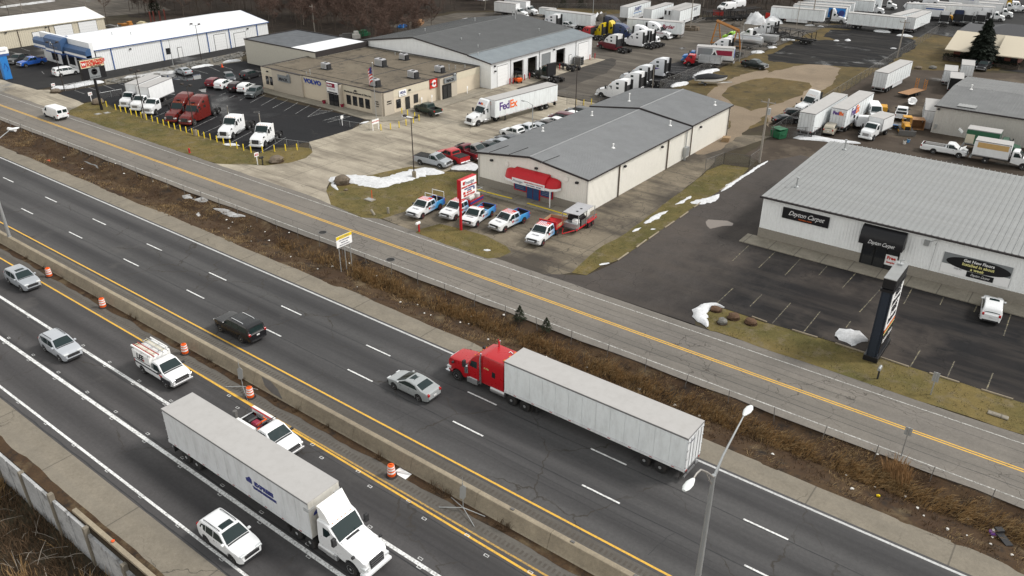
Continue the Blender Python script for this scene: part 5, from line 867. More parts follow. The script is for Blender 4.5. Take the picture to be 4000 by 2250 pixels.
def medium(body='box', bl=7.6, cabover=False, slotbox=None, bz=3.75):
    """medium-duty truck, front axle x=0. body: box, none, stake, tanker, flat"""
    p = Proto()
    top = [(-1.75, 2.35), (-1.6, 2.48), (-.95, 2.5), (-.25, 1.72), (-.1, 1.66), (.75, 1.5), (.95, 1.3), (1.0, .7)] if not cabover else [(-1.2, 2.2), (-1.1, 2.35), (.2, 2.4), (.75, 1.6), (.9, 1.3), (.95, .6)]
    B = Body(top, [(-1.75, 1.6), (1.0, 1.45)], [(-1.75, 1.05), (-.3, 1.05), (.4, 1.02), (1.0, .85)], [(-1.75, .75), (-.6, .6), (1, .45)], [(0, .56)], 2.5, .08, za=.46); p.B = B; p.add('cab', B.mesh('paint'), slot=0)
    if cabover: B.across(p, 'windscreen', (.72, 1.66), (.26, 2.32), .9); B.side(p, [[(.5, 1.6), (.1, 2.2), (-.6, 2.2), (-.6, 1.6)]])
    else: B.across(p, 'windscreen', (-.3, 1.8), (-.88, 2.42), .9, ta=.92); B.side(p, [[(-.5, 1.68), (-.95, 2.28), (-1.5, 2.28), (-1.5, 1.65)]])
    p.box('grille', 'rail', .85, 1.02, -.5, .5, .75, 1.2, b=.03); p.box('bumper', 'paint', .75, 1.15, -1.08, 1.08, .36, .66, b=.06, slot=0)
    for sg in (1, -1): p.box('headlight', 'head_lamp', .6, .98, *sorted((sg*.62, sg*.95)), .85, 1.05, b=.04); p.add('mirror', MB().box(-.45, -.3, *sorted((sg*1.15, sg*1.38)), 1.75, 2.3, b=.03).mesh('mirror', 'trim'))
    rx = -1.95-bl*.62; end = -2.05-bl; chassis(p, end+.1, .4, .8)
    if body == 'box':
        p.box('cargo_box', 'paint_flat', end, -2.05, -1.25, 1.25, 1.08, bz, slot=1); p.box('roof', 'trailer_roof', end-.01, -2.03, -1.26, 1.26, bz, bz+.03)
        for sg in (1, -1): p.box('top_rail', 'rail', end, -2.04, *sorted((sg*1.245, sg*1.27)), bz-.1, bz+.01); p.box('bottom_rail', 'rail', end, -2.04, *sorted((sg*1.245, sg*1.27)), 1.04, 1.18)
        p.box('rear_door', 'trailer_white', end-.03, end, -1.12, 1.12, 1.2, bz-.2); p.box('rear_step', 'rail', end-.3, end, -1.1, 1.1, .5, .6); p.box('nose_post', 'rail', -2.09, -2.02, 1.2, 1.275, 1.1, bz); p.box('nose_post', 'rail', -2.09, -2.02, -1.275, -1.2, 1.1, bz)
    elif body == 'tanker':
        p.add('tank', MB().rev([(.1, 0), (.85, .08), (.98, .3), (.98, bl-.3), (.85, bl-.08), (.1, bl)], 22, 'x', (end, 0, 2.15)).mesh('tank', 'alu', 40)); p.box('walkway', 'alu', end+.6, -2.6, -.4, .4, 3.1, 3.18)
        for sg in (1, -1): p.box('side_box', 'steel', end+.6, -2.4, *sorted((sg*.9, sg*1.2)), .7, 1.3)
    elif body == 'stake':
        p.box('deck', 'alu', end, -2.0, -1.2, 1.2, .98, 1.1)
        for sg in (1, -1):
            for k in range(4): p.box('side_slat', 'alu', end, -2.0, *sorted((sg*1.17, sg*1.22)), 1.12+k*.32, 1.38+k*.32)
            for x in (end+.05, (end-2)/2, -2.1): p.box('stake', 'rail', x-.05, x+.05, *sorted((sg*1.22, sg*1.26)), 1.0, 2.4)
        for x in (end, -2.05): p.box('end_rack', 'alu', x, x+.05, -1.17, 1.17, 1.15, 2.35)
    elif body == 'dump':
        m_ = MB(); a = lambda i, z: [(end+i, -1.2+i, z), (-2.1-i, -1.2+i, z), (-2.1-i, 1.2-i, z), (end+i, 1.2-i, z)]
        m_.loft([a(.25, 1.1), a(0, 1.4), a(0, 2.6), a(.08, 2.6), a(.3, 1.3)], cap=True); p.add('dump_body', m_.mesh('dump_body', 'alu'))
    elif body == 'flat': p.box('deck', 'trim', end, -2.0, -1.2, 1.2, .98, 1.12)
    for x in (rx,): p.add('axle', MB().tube([(x, -.85, .46), (x, .85, .46)], .1, 7).mesh('axle', 'frame_metal'))
    wheels(p, ((0, .98),), .46, .27, 'rim'); wheels(p, ((rx, .9),), .46, .52, 'rim', True)
    p.track, p.xf, p.xr = 1.12, 0, rx
    return p
PR = {}
def proto(key, fn, *a, **k):
    if key not in PR: PR[key] = fn(*a, **k)
    return PR[key]
def V(p, name, label, cat, front=None, rear=None, side=1, head=None, cols=((.7, .7, .7),), group=None, snap=False, z=0., skip=()):
    """stand a vehicle on its wheels: front / rear = ground contacts of the wheels on its visible side (side +1 left, -1 right)"""
    if front and rear:
        a = atan2(front[1]-rear[1], front[0]-rear[0])
        if snap: a = round(a/(pi/2))*pi/2
        if head is not None: a = R(head)
        mx, my, lx = (front[0]+rear[0])/2, (front[1]+rear[1])/2, (p.xf+p.xr)/2
    else:
        a = R(head); q = front or rear; mx, my, lx = q[0], q[1], p.xf if front else p.xr
    ly = side*p.track*.95; c, s = cos(a), sin(a)
    return p.put(name, label, cat, (mx-(lx*c-ly*s), my-(lx*s+ly*c)), a, cols, group, z, skip)
def VC(p, name, label, cat, c, head, cols=((.7, .7, .7),), group=None, z=0., skip=()):
    return p.put(name, label, cat, c, R(head), cols, group, z, skip)

# ------------------------------------------------------------------ vehicles on the highway
WH, SV, BK, GY, RD, MR, DK = (.77, .78, .79), (.34, .36, .385), (.010, .010, .012), (.13, .14, .15), (.42, .012, .018), (.13, .012, .02), (.03, .032, .036)
def bxp(root, name, m, *a, b=0.): return part(name, MB().box(*a, b=b), m, root)
def TRL(p, name, label, nose, tail=None, side=1, head=None, group=None):
    a = atan2(nose[1]-tail[1], nose[0]-tail[0]) if tail else R(head)
    o = (nose[0]+side*p.track*sin(a), nose[1]-side*p.track*cos(a))
    return p.put(name, label, 'trailer', o, a, ((.7, .7, .7),), group)
P_ = lambda k, *a, **q: proto(repr((k.__name__, a, sorted(q.items()))), k, *a, **q)
V(P_(car, 'crossover', sunroof=True, rim='rim'), 'silver_crossover', 'silver crossover with dark sunroof on near carriageway beside first orange drum', 'car', (-84.15,27.56), (-87.27,27.66), -1, 0, (SV,))
V(P_(car, 'suv', roofrail=True), 'silver_suv', 'light silver SUV with black roof rails between the two wide white lines', 'car', (-67.83,23.47), (-70.82,23.51), -1, 0, ((.42, .44, .47),))
V(P_(car, 'suv', sunroof=True, rim='rim_dark', roofrail=True), 'white_suv', 'white SUV with dark sunroof at the bottom left of the highway', 'car', (-36.16,18.64), (-38.82,18.61), -1, 0, (WH,))
V(P_(car, 'coupe', sunroof=True), 'silver_coupe', 'silver two door coupe just ahead of the grey trailer on far carriageway', 'car', (-41.42,38.49), (-38.75,38.50), 1, 180, ((.33, .35, .355),))
V(P_(car, 'bigsuv', roofrail=True), 'black_suv', 'large black SUV with chrome roof rails on the far carriageway', 'car', (-61.15,35.19), (-57.86,35.29), 1, 180, (BK,))
V(P_(car, 'van'), 'cargo_van', 'white cargo van driving away on the frontage road', 'van', (-148.10,60.44), (-144.39,60.44), 1, 180, (WH,))
V(P_(car, 'suv', sunroof=True), 'white_suv', 'white SUV parked alone in front of the carpet store', 'car', (-3.08,85.32), (-2.72,82.13), -1, None, (WH,))
# service pickup with ladders
L = V(P_(pickup, crew=False, L=2.75), 'service_truck', 'white service pickup with red ladder on its roof rack and black side lettering', 'truck', (-56.86,26.97), (-60.33,26.95), -1, 0, (WH,))
cap = O('service_cap', None, L); bxp(cap, 'cap_body', 'white', -2.78, -.16, -.99, .99, 1.3, 2.2, b=.06); bxp(cap, 'cap_band', 'ink_black', -2.6, -.2, -1.005, -.985, 1.32, 1.42)
for y in (-1.0, 1.0): bxp(cap, 'cap_door', 'white', -2.5, -.4, y-.012, y+.012, 1.42, 2.13)
text('LEE', .8, 'ink_black', L, (-1.6, -1.03, 1.78), (1, 0, 0), shear=.3, bold=.02, sx=.9); bxp(L, 'red_flash', 'ink_red', -1.15, -.95, -1.035, -1.02, 1.55, 1.7); bxp(L, 'side_stripe', 'ink_black', -2.6, .9, -1.03, -1.0, .98, 1.1); bxp(L, 'fender_graphic', 'ink_black', 1.2, 2.6, -1.02, -.99, .55, .95); bxp(L, 'fender_graphic', 'ink_red', 1.1, 1.5, -1.025, -.995, .95, 1.08)
rk = O('roof_rack', None, L)
for x in (-2.5, -1.3, -.3): part('rack_bar', MB().tube([(x, -.95, 2.2), (x, -.95, 2.36), (x, .95, 2.36), (x, .95, 2.2)], .03, 6), 'galv', rk)
for nm, y0, m_, n_ in (('ladder', -.75, 'red_post', 12), ('ladder', .1, 'alu', 10)):
    ld = MB().box(-2.9, .4, y0, y0+.05, 2.39, 2.47).box(-2.9, .4, y0+.42, y0+.47, 2.39, 2.47)
    lo = part(nm, ld, m_, L)
    for k in range(n_): part('rung', MB().box(-2.75+k*3.0/n_, -2.71+k*3.0/n_, y0+.05, y0+.42, 2.41, 2.45), 'sign_cream', lo)
part('pipe_tube', MB().tube([(-2.8, -.92, 2.48), (.3, -.92, 2.48)], .09, 10), 'white', L, 40); part('pipe_tube', MB().tube([(-2.7, .8, 2.46), (-.2, .8, 2.46)], .07, 10), 'white', L, 40)
# utility pickup hidden behind the trailer
U = V(P_(pickup, crew=False, L=2.9, rim='rim_dark'), 'utility_pickup', 'white utility pickup with red machine in its bed behind the near trailer', 'truck', None, None, -1, 0, (WH,)) if 0 else P_(pickup, crew=False, L=2.9, rim='rim_dark').put('utility_pickup', 'white utility pickup with red machine in its bed behind the near trailer', 'truck', (-43.9, 27.6), 0, (WH,))
bxp(U, 'tool_box', 'white', -2.9, -.3, .72, .98, 1.3, 1.75, b=.03); bxp(U, 'tool_box', 'white', -2.9, -.3, -.98, -.72, 1.3, 1.75, b=.03); bxp(U, 'red_rail', 'red_post', -2.9, -.3, .6, .68, 1.75, 1.8)
mch = O('machine', None, U); bxp(mch, 'engine', 'ink_maroon', -1.6, -1.0, -.35, .2, 1.0, 1.55, b=.08); part('hose', MB().tube([(-.8, -.3, 1.5), (-.5, -.1, 1.9), (-.6, .35, 1.8), (-1.1, .45, 1.7)], .06, 7), 'orange', mch, 60); bxp(mch, 'jerrycan', 'orange', -.75, -.45, -.5, -.25, .9, 1.35, b=.03); bxp(mch, 'parts', 'black', -2.4, -1.75, -.45, .4, .9, 1.55, b=.1)
part('headache_rack', MB().tube([(-.14, -.9, 1.3), (-.14, -.9, 1.98), (-.14, .9, 1.98), (-.14, .9, 1.3)], .035, 6), 'black', U); part('bin', MB().cyl(-2.7, -.85, 1.75, 2.35, .17, 12), 'steel', U, 40)
# white tractor and trailer in front
tr = P_(trailer, near=True, nose='bars', front='trailer_front', side='trailer_white').put('semi_trailer', 'dirty white semi trailer with blue company name behind the white day cab', 'trailer', (-32.75, 23.66), 0)
for s_, z_, sz in (('EXPRESS', 2.72, .46), ('TRANSPORTATION', 2.32, .24)): text(s_, sz, 'ink_blue', tr, (-4.55, -1.30, z_), (1, 0, 0), bold=.03, sx=1.15)
part('logo_truck', MB().prism([(-6.4, 2.55), (-5.8, 2.55), (-5.8, 2.95), (-6.0, 3.1), (-6.25, 2.9), (-6.45, 2.8)], -1.315, -1.30, 'y'), 'ink_blue', tr); text('EXPRESS', .3, 'ink_blue', tr, (.02, .25, 3.0), (0, 1, 0), bold=.02); part('logo_truck', MB().prism([(-.95, 2.85), (-.5, 2.85), (-.5, 3.15), (-.7, 3.2), (-.9, 3.05)], .014, .024, 'x'), 'ink_blue', tr)
w = V(P_(semi, 'day', rim='rim'), 'day_cab_tractor', 'white day cab tractor with tall roof deflector at the bottom edge', 'truck', (-29.43,22.51), None, -1, 0, (WH,))
df = MB(); df.loft([[(-1.75, -.95, 3.0), (-1.75, .95, 3.0), (-2.7, 1.0, 3.0), (-2.7, -1.0, 3.0)], [(-2.2, -.95, 3.6), (-2.2, .95, 3.6), (-2.72, 1.05, 3.7), (-2.72, -1.05, 3.7)], [(-2.55, -.98, 3.95), (-2.55, .98, 3.95), (-2.75, 1.05, 4.05), (-2.75, -1.05, 4.05)]], cap=True); part('roof_deflector', df, 'white', w, 30)
# red classic tractor and grey trailer
tr = P_(trailer, near=True).put('semi_trailer', 'long grey white semi trailer pulled by the red tractor', 'trailer', (-32.9, 43.87), pi)
text('WABASH', .2, 'ink_grey', tr, (-16.17, .65, 3.6), (0, -1, 0))
w = V(P_(semi, 'classic'), 'red_sleeper_tractor', 'bright red long nose sleeper tractor pulling the grey trailer', 'truck', (-38.16,42.72), None, 1, 180, ((.43, .006, .012),))
text('7', .6, 'ink_white', w, (-4.6, -.6, 3.69), (0, -1, 0), (1, 0, 0)); text('C-756', .2, 'ink_yellow', w, (-3.35, 1.235, 2.55), (-1, 0, 0)); bxp(w, 'battery_box', 'alu', -2.35, -1.45, .85, 1.25, .5, 1.05, b=.04); part('air_cleaner', MB().rev([(.02, 0), (.2, .03), (.2, .7), (.12, .78)], 14, c=(-1.15, 1.15, 1.3)), 'chrome', w, 40); part('air_horn', MB().tube([(-3.1, -.8, 3.6), (-3.1, -.8, 4.1), (-3.0, -.8, 4.3)], .07, 8), 'red', w)
for y in (-.7, 0, .7): bxp(w, 'cab_lamp', 'amber', -4.95, -4.8, y-.12, y+.12, 3.68, 3.74)
# ------------------------------------------------------------------ dealership front row
bt = P_(medium, 'box'); H6 = -64
V(bt, 'box_truck', 'leftmost white box truck with black grille in the roadside dealer row', 'truck', (-141.56,73.08), None, 1, H6, (WH, WH), 'box trucks in the dealer row')
V(bt, 'box_truck', 'white box truck between leftmost truck and white cab chassis in dealer row', 'truck', (-137.93,73.08), None, 1, H6, (WH, WH), 'box trucks in the dealer row')
V(P_(medium, 'none', 6.6), 'cab_chassis_truck', 'white cab and bare chassis truck parked left of the red tractors', 'truck', (-134.17,73.19), None, 1, H6, (WH,))
for k, (f, l) in enumerate((((-126.41,72.95), 'left of two dark red sleeper tractors in the dealer row'), ((-123.00,73.50), 'right of two dark red sleeper tractors in the dealer row'))):
    w = V(P_(semi, 'sleeper'), 'red_sleeper_tractor', l, 'truck', f, None, 1, H6-2, ((.125, .012, .009),), 'dark red sleeper tractors'); bxp(w, 'skylight', 'glass', -2.5, -1.95, -.35, .35, 3.27, 3.36)
for f, l, kk in (((-111.41,72.94), 'white day cab tractor with black grille, right of the dark red tractors', 'mid'), ((-103.75,73.36), 'white day cab tractor at right end of dealer row by the fence', 'day')):
    w = V(P_(semi, kk), 'day_cab_tractor', l, 'truck', f, None, 1, H6, (WH,)); part('exhaust_stack', MB().cyl(-2.9, -.9, .9, 4.5, .08, 8), 'chrome', w, 40); bxp(w, 'side_fairing', 'white', -3.1 if kk == 'day' else -3.9, -2.72 if kk == 'day' else -3.58, 1.12, 1.2, 1.0, 3.0)
sv = P_(car, 'suv')
for c, l, cl in (((-143.06,89.63), 'dark red SUV at left end of the dealer parking row', MR), ((-140.35,89.75), 'white SUV between dark red SUV and near black SUV in dealer lot', WH), ((-136.71,90.24), 'near black SUV between the two white SUVs in dealer lot', (.025, .012, .014)), ((-134.65,90.93), 'white SUV beside the slate grey SUV in dealer lot', WH)):
    VC(sv, 'parked_suv', l, 'car', (c[0]-1.0, c[1]+2.3), 116, (cl,), 'cars in the dealer parking row')
V(sv, 'parked_suv', 'slate grey SUV nose out at right end of dealer parking row', 'car', (-129.75,90.75), (-131.04,93.52), 1, H6, ((.075, .085, .09),), 'cars in the dealer parking row')
VC(P_(car, 'crossover'), 'grey_crossover', 'dark grey crossover behind the dealer parking row', 'car', (-144.93,96.12), -25, ((.07, .075, .085),)); V(P_(car, 'coupe'), 'silver_sedan', 'silver coupe by the snow bank and wet patch in dealer lot', 'car', (-159.45,93.24), (-156.61,92.99), 1, None, (SV,)); VC(P_(car, 'suv'), 'black_suv', 'black SUV half hidden behind the dealership corner', 'car', (-144.16,100.69), 95, (DK,))
V(P_(pickup), 'blue_pickup', 'bright blue pickup by the mansard building', 'truck', (-190.26,76.65), (-190.43,80.02), 1, None, ((.02, .10, .42),)); V(P_(pickup), 'black_pickup', 'black pickup parked behind the bright blue pickup', 'truck', (-194.43,76.24), (-196.54,80.39), 1, None, (DK,)); V(P_(car, 'minivan'), 'white_minivan', 'white minivan in front of the blue mansard building', 'van', (-175.58,79.95), (-175.71,76.99), -1, None, (WH,))
# ------------------------------------------------------------------ delivery semi and the car row beside the shop
fx = TRL(P_(trailer, near=True, sliding=.8), 'delivery_trailer', 'white delivery trailer with purple and orange lettering behind white tractor in drive', (-83.25, 105.2), None, 1, -97)
def fedex(par, x, y, z, sz, u, vv=(0, 0, 1)): 
    u = Vector(u)
    text('Fed', sz, 'ink_purple', par, (x, y, z), u, vv, 'RIGHT', bold=.045, sp=.9); text('Ex', sz, 'ink_orange', par, (x, y, z), u, vv, 'LEFT', bold=.045, sp=.9)
fedex(fx, -3.6, 1.305, 2.75, 1.9, (-1, 0, 0)); fedex(fx, .03, -.35, 3.5, .7, (0, 1, 0))
w = V(P_(semi, 'fairing'), 'delivery_tractor', 'white delivery tractor with tall roof fairing in the dealer drive', 'truck', (-84.80,102.88), (-84.03,106.40), 1, -97, (WH,)); fedex(w, -1.78, -.1, 3.35, .42, (0, 1, 0), (-.5, 0, .8))
V(P_(pickup, rim='rim_dark'), 'green_pickup', 'dark green crew pickup beside the dealership door', 'truck', (-99.07,102.50), (-95.23,102.06), 1, None, ((.022, .036, .028),))
V(P_(pickup, crew=False, cover='rubber'), 'silver_pickup', 'silver pickup with grey bed cover at end of the car row', 'truck', (-75.58,82.29), (-78.82,81.91), -1, None, (SV,))
V(P_(pickup, cover='rubber', rim='rim_dark'), 'red_pickup', 'bright red pickup with black bed cover beside the silver pickup', 'truck', None, (-74.84,85.00), 1, 172, (RD,)); V(P_(pickup, crew=False), 'maroon_pickup', 'maroon pickup with loaded bed beside the bright red pickup', 'truck', None, (-74.18,87.90), 1, 172, (MR,))
VC(P_(pickup, crew=False), 'grey_pickup', 'old grey pickup nose in towards the shop wall', 'truck', (-75.6, 90.2), 0, ((.20, .19, .18),))
for (x, y), k, cl, l, h in (((-74.7, 93.2), 'sedan', DK, 'dark sedan beside the old grey pickup in car row', 0), ((-74.9, 95.8), 'sedan', SV, 'silver sedan between two dark sedans in car row', 180), ((-75.0, 98.1), 'sedan', (.07, .075, .085), 'charcoal sedan next to the white crew pickup in car row', 180),
    ((-75.4, 106.3), 'sedan', SV, 'silver sedan beyond the silver crew pickup in car row', 180), ((-75.2, 108.6), 'sedan', (.045, .035, .036), 'brown black sedan beyond the light pole in car row', 180), ((-75.0, 111.1), 'sedan', WH, 'white sedan before the maroon minivan in car row', 180), ((-75.0, 113.4), 'minivan', (.10, .012, .025), 'maroon minivan near the far end of car row', 180), ((-75.0, 116.0), 'sedan', WH, 'white sedan beyond the maroon minivan in car row', 180), ((-75.0, 118.4), 'suv', DK, 'black SUV at far end of the car row by the gate', 180)):
    VC(P_(car, k), 'parked_'+{'sedan': 'sedan', 'minivan': 'minivan', 'suv': 'suv'}[k], l, 'car', (x, y), h+rnd.uniform(-3, 3), (cl,), 'cars parked beside the shop')
VC(P_(pickup), 'white_pickup', 'white crew pickup nose out in the middle of car row', 'truck', (-75.7, 101.2), 178, (WH,), 'cars parked beside the shop'); VC(P_(pickup), 'silver_pickup', 'silver crew pickup behind the white crew pickup in car row', 'truck', (-75.3, 103.9), 178, ((.55, .57, .6),), 'cars parked beside the shop')
# ------------------------------------------------------------------ pressure washing fleet
wr = dict(paint='wrap', rim='rim_red', bar=True, stripe=True, rimr=.66)
def decal(r):
    for sg in (1, -1):
        text('Prestige', .34, 'ink_grey', r, (-.1, sg*1.03, .95), (-sg, 0, 0), shear=.4); bxp(r, 'door_logo', 'ink_red', .35, .6, *sorted((sg*1.02, sg*1.035)), .85, 1.1)
    text('Prestige', .3, 'ink_grey', r, (2.0, 0, 1.265), (0, 1, 0), (-1, 0, 0), shear=.4)
r = V(P_(pickup, **wr), 'wrapped_pickup', 'white and blue wrapped pickup with bed rack, leftmost of the washing fleet', 'truck', (-64.66,66.63), (-65.05,71.08), 1, None, group='washing company pickups'); decal(r)
for x in (-1.2, -2.7): part('bed_rack', MB().tube([(x, -.93, 1.3), (x, -.93, 2.15), (x, .93, 2.15), (x, .93, 1.3)], .04, 6), 'white', r)
r = V(P_(pickup, flat=True, L=3.2, **wr), 'wrapped_flatbed', 'wrapped flatbed pickup carrying white tanks behind the red sign pole', 'truck', (-61.06,68.62), (-61.49,73.41), 1, None); decal(r)
fb = O('flatbed', None, r); bxp(fb, 'deck', 'red', -4.0, -1.05, -1.15, 1.15, .95, 1.1); bxp(fb, 'headboard', 'red', -1.15, -1.02, -1.1, 1.1, 1.1, 1.75)
for sg in (1, -1): bxp(fb, 'side_board', 'ink_blue', -4.0, -1.1, *sorted((sg*1.12, sg*1.17)), 1.1, 1.45); bxp(fb, 'side_rail', 'red', -4.0, -1.1, *sorted((sg*1.12, sg*1.18)), 1.45, 1.55)
part('tank', MB().rev([(.05, 0), (.5, .08), (.55, .3), (.55, 1.0), (.5, 1.2), (.05, 1.3)], 16, 'x', (-2.6, .35, 1.75)), 'tank_white', fb, 40); part('tank', MB().rev([(.05, 0), (.38, .05), (.42, .8), (.05, .9)], 14, c=(-3.4, .55, 1.1)), 'tank_white', fb, 40); part('hose_reel', MB().rev([(.35, -.3), (.35, -.25), (.2, -.25), (.2, .25), (.35, .25), (.35, .3)], 14, 'y', (-1.6, -.5, 1.6)), 'black', fb); bxp(fb, 'pump', 'steel', -3.8, -2.9, -.9, -.2, 1.1, 1.7, b=.05)
for y in (-.9, .9): part('rack_tube', MB().tube([(-4.2, y, 1.1), (-4.2, y, 2.5), (-1.2, y, 2.5), (-1.2, y, 1.1)], .035, 6), 'galv', fb)
for k in range(5): part('rack_tube', MB().tube([(-4.1+k*.7, -.9, 2.5), (-4.1+k*.7, .9, 2.5)], .03, 5), 'galv', fb)
bxp(fb, 'canopy', 'white', -2.2, -1.2, -.95, .3, 2.53, 2.6); bxp(fb, 'coil', 'ink_yellow', -3.2, -2.6, -.4, .2, 2.5, 2.62)
r = V(P_(pickup, crew=False, **wr), 'wrapped_pickup', 'wrapped single cab pickup just right of the red sign pole', 'truck', (-57.59,68.77), (-58.34,73.34), 1, None, group='washing company pickups'); decal(r)
r = V(P_(pickup, **wr), 'wrapped_pickup', 'wrapped crew cab pickup fourth from the left of the washing fleet', 'truck', (-54.02,70.20), (-53.85,73.59), 1, None, group='washing company pickups'); decal(r)
r = V(P_(pickup, flat=True, L=3.2, **wr), 'wrapped_flatbed', 'wrapped pickup with red wood sided flatbed hitched to the wash trailer', 'truck', (-48.63,69.55), (-48.13,73.45), 1, -83); decal(r)
fb = O('flatbed', None, r); bxp(fb, 'deck', 'red', -4.1, -1.05, -1.15, 1.15, .95, 1.08); bxp(fb, 'headboard', 'red', -1.15, -1.02, -1.15, 1.15, 1.08, 1.95)
for sg in (1, -1):
    bxp(fb, 'side_plank', 'wood', -4.1, -1.2, *sorted((sg*1.1, sg*1.14)), 1.12, 1.28); bxp(fb, 'side_plank', 'wood', -4.1, -1.2, *sorted((sg*1.1, sg*1.14)), 1.32, 1.48)
    for k in range(3): bxp(fb, 'stake', 'red', -3.9+k*1.2, -3.8+k*1.2, *sorted((sg*1.14, sg*1.18)), .95, 1.5)
bxp(fb, 'tail_plank', 'wood', -4.12, -4.07, -1.1, 1.1, 1.12, 1.48)
# wash trailer
wt = thing('wash_trailer', 'red pressure wash trailer with flat roof and white tank beside the shop', 'trailer', (-47.95, 77.1, 0), R(-86))
for sg in (1, -1): bxp(wt, 'frame_rail', 'red', -2.6, 2.6, *sorted((sg*.95, sg*1.05)), .55, .7); bxp(wt, 'side_rail', 'red', -2.6, 1.0, *sorted((sg*1.0, sg*1.05)), .95, 1.02); bxp(wt, 'fender', 'red', -1.6, .2, *sorted((sg*1.05, sg*1.35)), .78, .84)
bxp(wt, 'deck', 'steel', -2.6, 2.6, -.95, .95, .62, .68); part('drawbar', MB().tube([(2.6, -.8, .6), (4.2, 0, .55), (2.6, .8, .6)], .06, 6), 'red', wt)
bxp(wt, 'roof', 'ac_unit', -1.5, 2.2, -1.1, 1.1, 2.4, 2.46)
for x in (-1.8, .3, 2.3):
    for y in (-1.1, 1.1): bxp(wt, 'post', 'galv', x-.04, x+.04, y-.04, y+.04, .65, 2.4)
for x in (.2, 1.2): part('roof_hatch', MB().cyl(x, .3, 2.46, 2.49, .16, 12), 'trim', wt)
part('tank', MB().rev([(.05, 0), (.62, .1), (.66, .4), (.66, 1.2), (.62, 1.5), (.05, 1.6)], 18, 'x', (-1.7, 0, 1.38)), 'tank_white', wt, 40); bxp(wt, 'engine', 'black', .2, 1.5, -.8, .8, .7, 1.9, b=.08); bxp(wt, 'tool_chest', 'alu', 1.6, 2.5, -.95, .95, .7, 1.35, b=.03); bxp(wt, 'pump_unit', 'black', -.1, .3, -.9, .9, .7, 1.6); bxp(wt, 'burner_box', 'sign_white', 1.65, 2.2, .2, .9, 1.35, 1.7); bxp(wt, 'panel', 'steel', .3, 1.4, 1.0, 1.06, .8, 1.5)
PW = Proto(); wheels(PW, ((-.3, 1.18), (-1.15, 1.18)), .36, .22, 'rim_red')
for nm, me, par, l, a, s_ in PW.p:
    if par < 0: last = O(nm, me, wt, l, a)
    else: O(nm, me, last, l, a)
# ------------------------------------------------------------------ gravel yard
SW = (.78, .79, .81)
w = V(P_(semi, 'day', stack=True, rim='rim'), 'black_tractor', 'black day cab tractor backed out of the service bays', 'truck', (-96.36,136.33), (-92.26,135.61), 1, None, ((.012, .022, .018),)); bxp(w, 'cab_shield', 'black', -3.2, -2.78, -1.2, 1.2, 1.1, 3.6); bxp(w, 'tool_box', 'alu', -3.4, -2.6, .8, 1.2, .5, .95, b=.03)
sl_ = P_(semi, 'sleeper'); gm = 'tractors parked in the yard'
V(P_(semi, 'sleeper', paint='paint_two'), 'sleeper_tractor', 'maroon lower and white upper sleeper tractor beyond the service bays', 'truck', (-102.29,170.98), (-96.05,169.69), 1, None, ((.13, .012, .02),))
for f, h, cl, l in (((-100.03,177.66), -178, SW, 'white sleeper tractor with red curve right of the maroon tractor'), ((-99.65,180.53), -178, SW, 'white sleeper tractor behind the one with red curve')): V(sl_, 'sleeper_tractor', l, 'truck', f, None, 1, h, (cl,), gm)
V(sl_, 'sleeper_tractor', 'white sleeper tractor nose right with high roof in mid yard', 'truck', (-95.89,184.47), None, -1, 6, (SW,), gm); w = V(sl_, 'sleeper_tractor', 'white sleeper tractor with red side stripe before the rental trailer', 'truck', (-95.88,191.10), None, -1, 4, (SW,), gm); bxp(w, 'side_stripe', 'ink_maroon', -4.5, -.5, -1.24, -1.2, 1.5, 1.62)
V(sl_, 'sleeper_tractor', 'dark blue sleeper tractor between white tractors and rental trailer', 'truck', (-101.16,183.72), None, -1, 6, ((.012, .03, .10),), gm); V(sl_, 'sleeper_tractor', 'navy sleeper tractor beside the yellow tractors', 'truck', (-109.14,191.94), None, -1, 4, ((.012, .02, .06),), gm)
V(P_(semi, 'fairing'), 'yellow_tractor', 'yellow tractor facing left behind the workshop', 'truck', (-111.67,181.45), None, 1, 182, ((.62, .46, .01),)); V(P_(semi, 'fairing'), 'yellow_tractor', 'yellow tractor facing right behind the workshop', 'truck', (-106.47,185.57), None, -1, 4, ((.62, .46, .01),)); V(P_(semi, 'mid'), 'red_tractor', 'red tractor peeking over the service bay roof', 'truck', (-114.50,179.20), None, 1, 182, (RD,))
V(sl_, 'sleeper_tractor', 'white sleeper tractor behind the workshop roof next to white pickups', 'truck', (-130.48,185.12), None, 1, 182, (SW,), gm)
for f, r_, l in (((-122.40,188.10), (-125.75,187.72), 'white crew pickup in front of the long trailer, left one'), ((-121.80,190.87), (-124.94,190.46), 'white crew pickup in front of the long trailer, right one')): V(P_(pickup), 'white_pickup', l, 'truck', f, r_, -1, None, (WH,))
V(bt, 'box_truck', 'white box truck behind the workshop, nearer of two', 'truck', (-144.16,194.93), None, -1, 3, (WH, WH), 'box trucks behind the workshop'); V(bt, 'box_truck', 'white box truck behind the workshop, farther of two', 'truck', (-144.23,199.98), None, -1, 3, (WH, WH), 'box trucks behind the workshop')
T14 = P_(trailer, L=14.6); T14s = P_(trailer, L=14.6, skirt=True); TRf = P_(trailer, L=14.6, nose='reefer')
TRL(T14, 'semi_trailer', 'long plain trailer behind the two white pickups', (-132.01,189.40), (-117.90,189.80), 1)
r = TRL(T14, 'semi_trailer', 'white rental trailer with red name at its tail in mid yard', (-107.14,191.13), (-95.96,193.69), 1); text('Ryder', 1.3, 'ink_maroon', r, (-11.0, 1.31, 2.8), (-1, 0, 0), bold=.04, shear=.2)
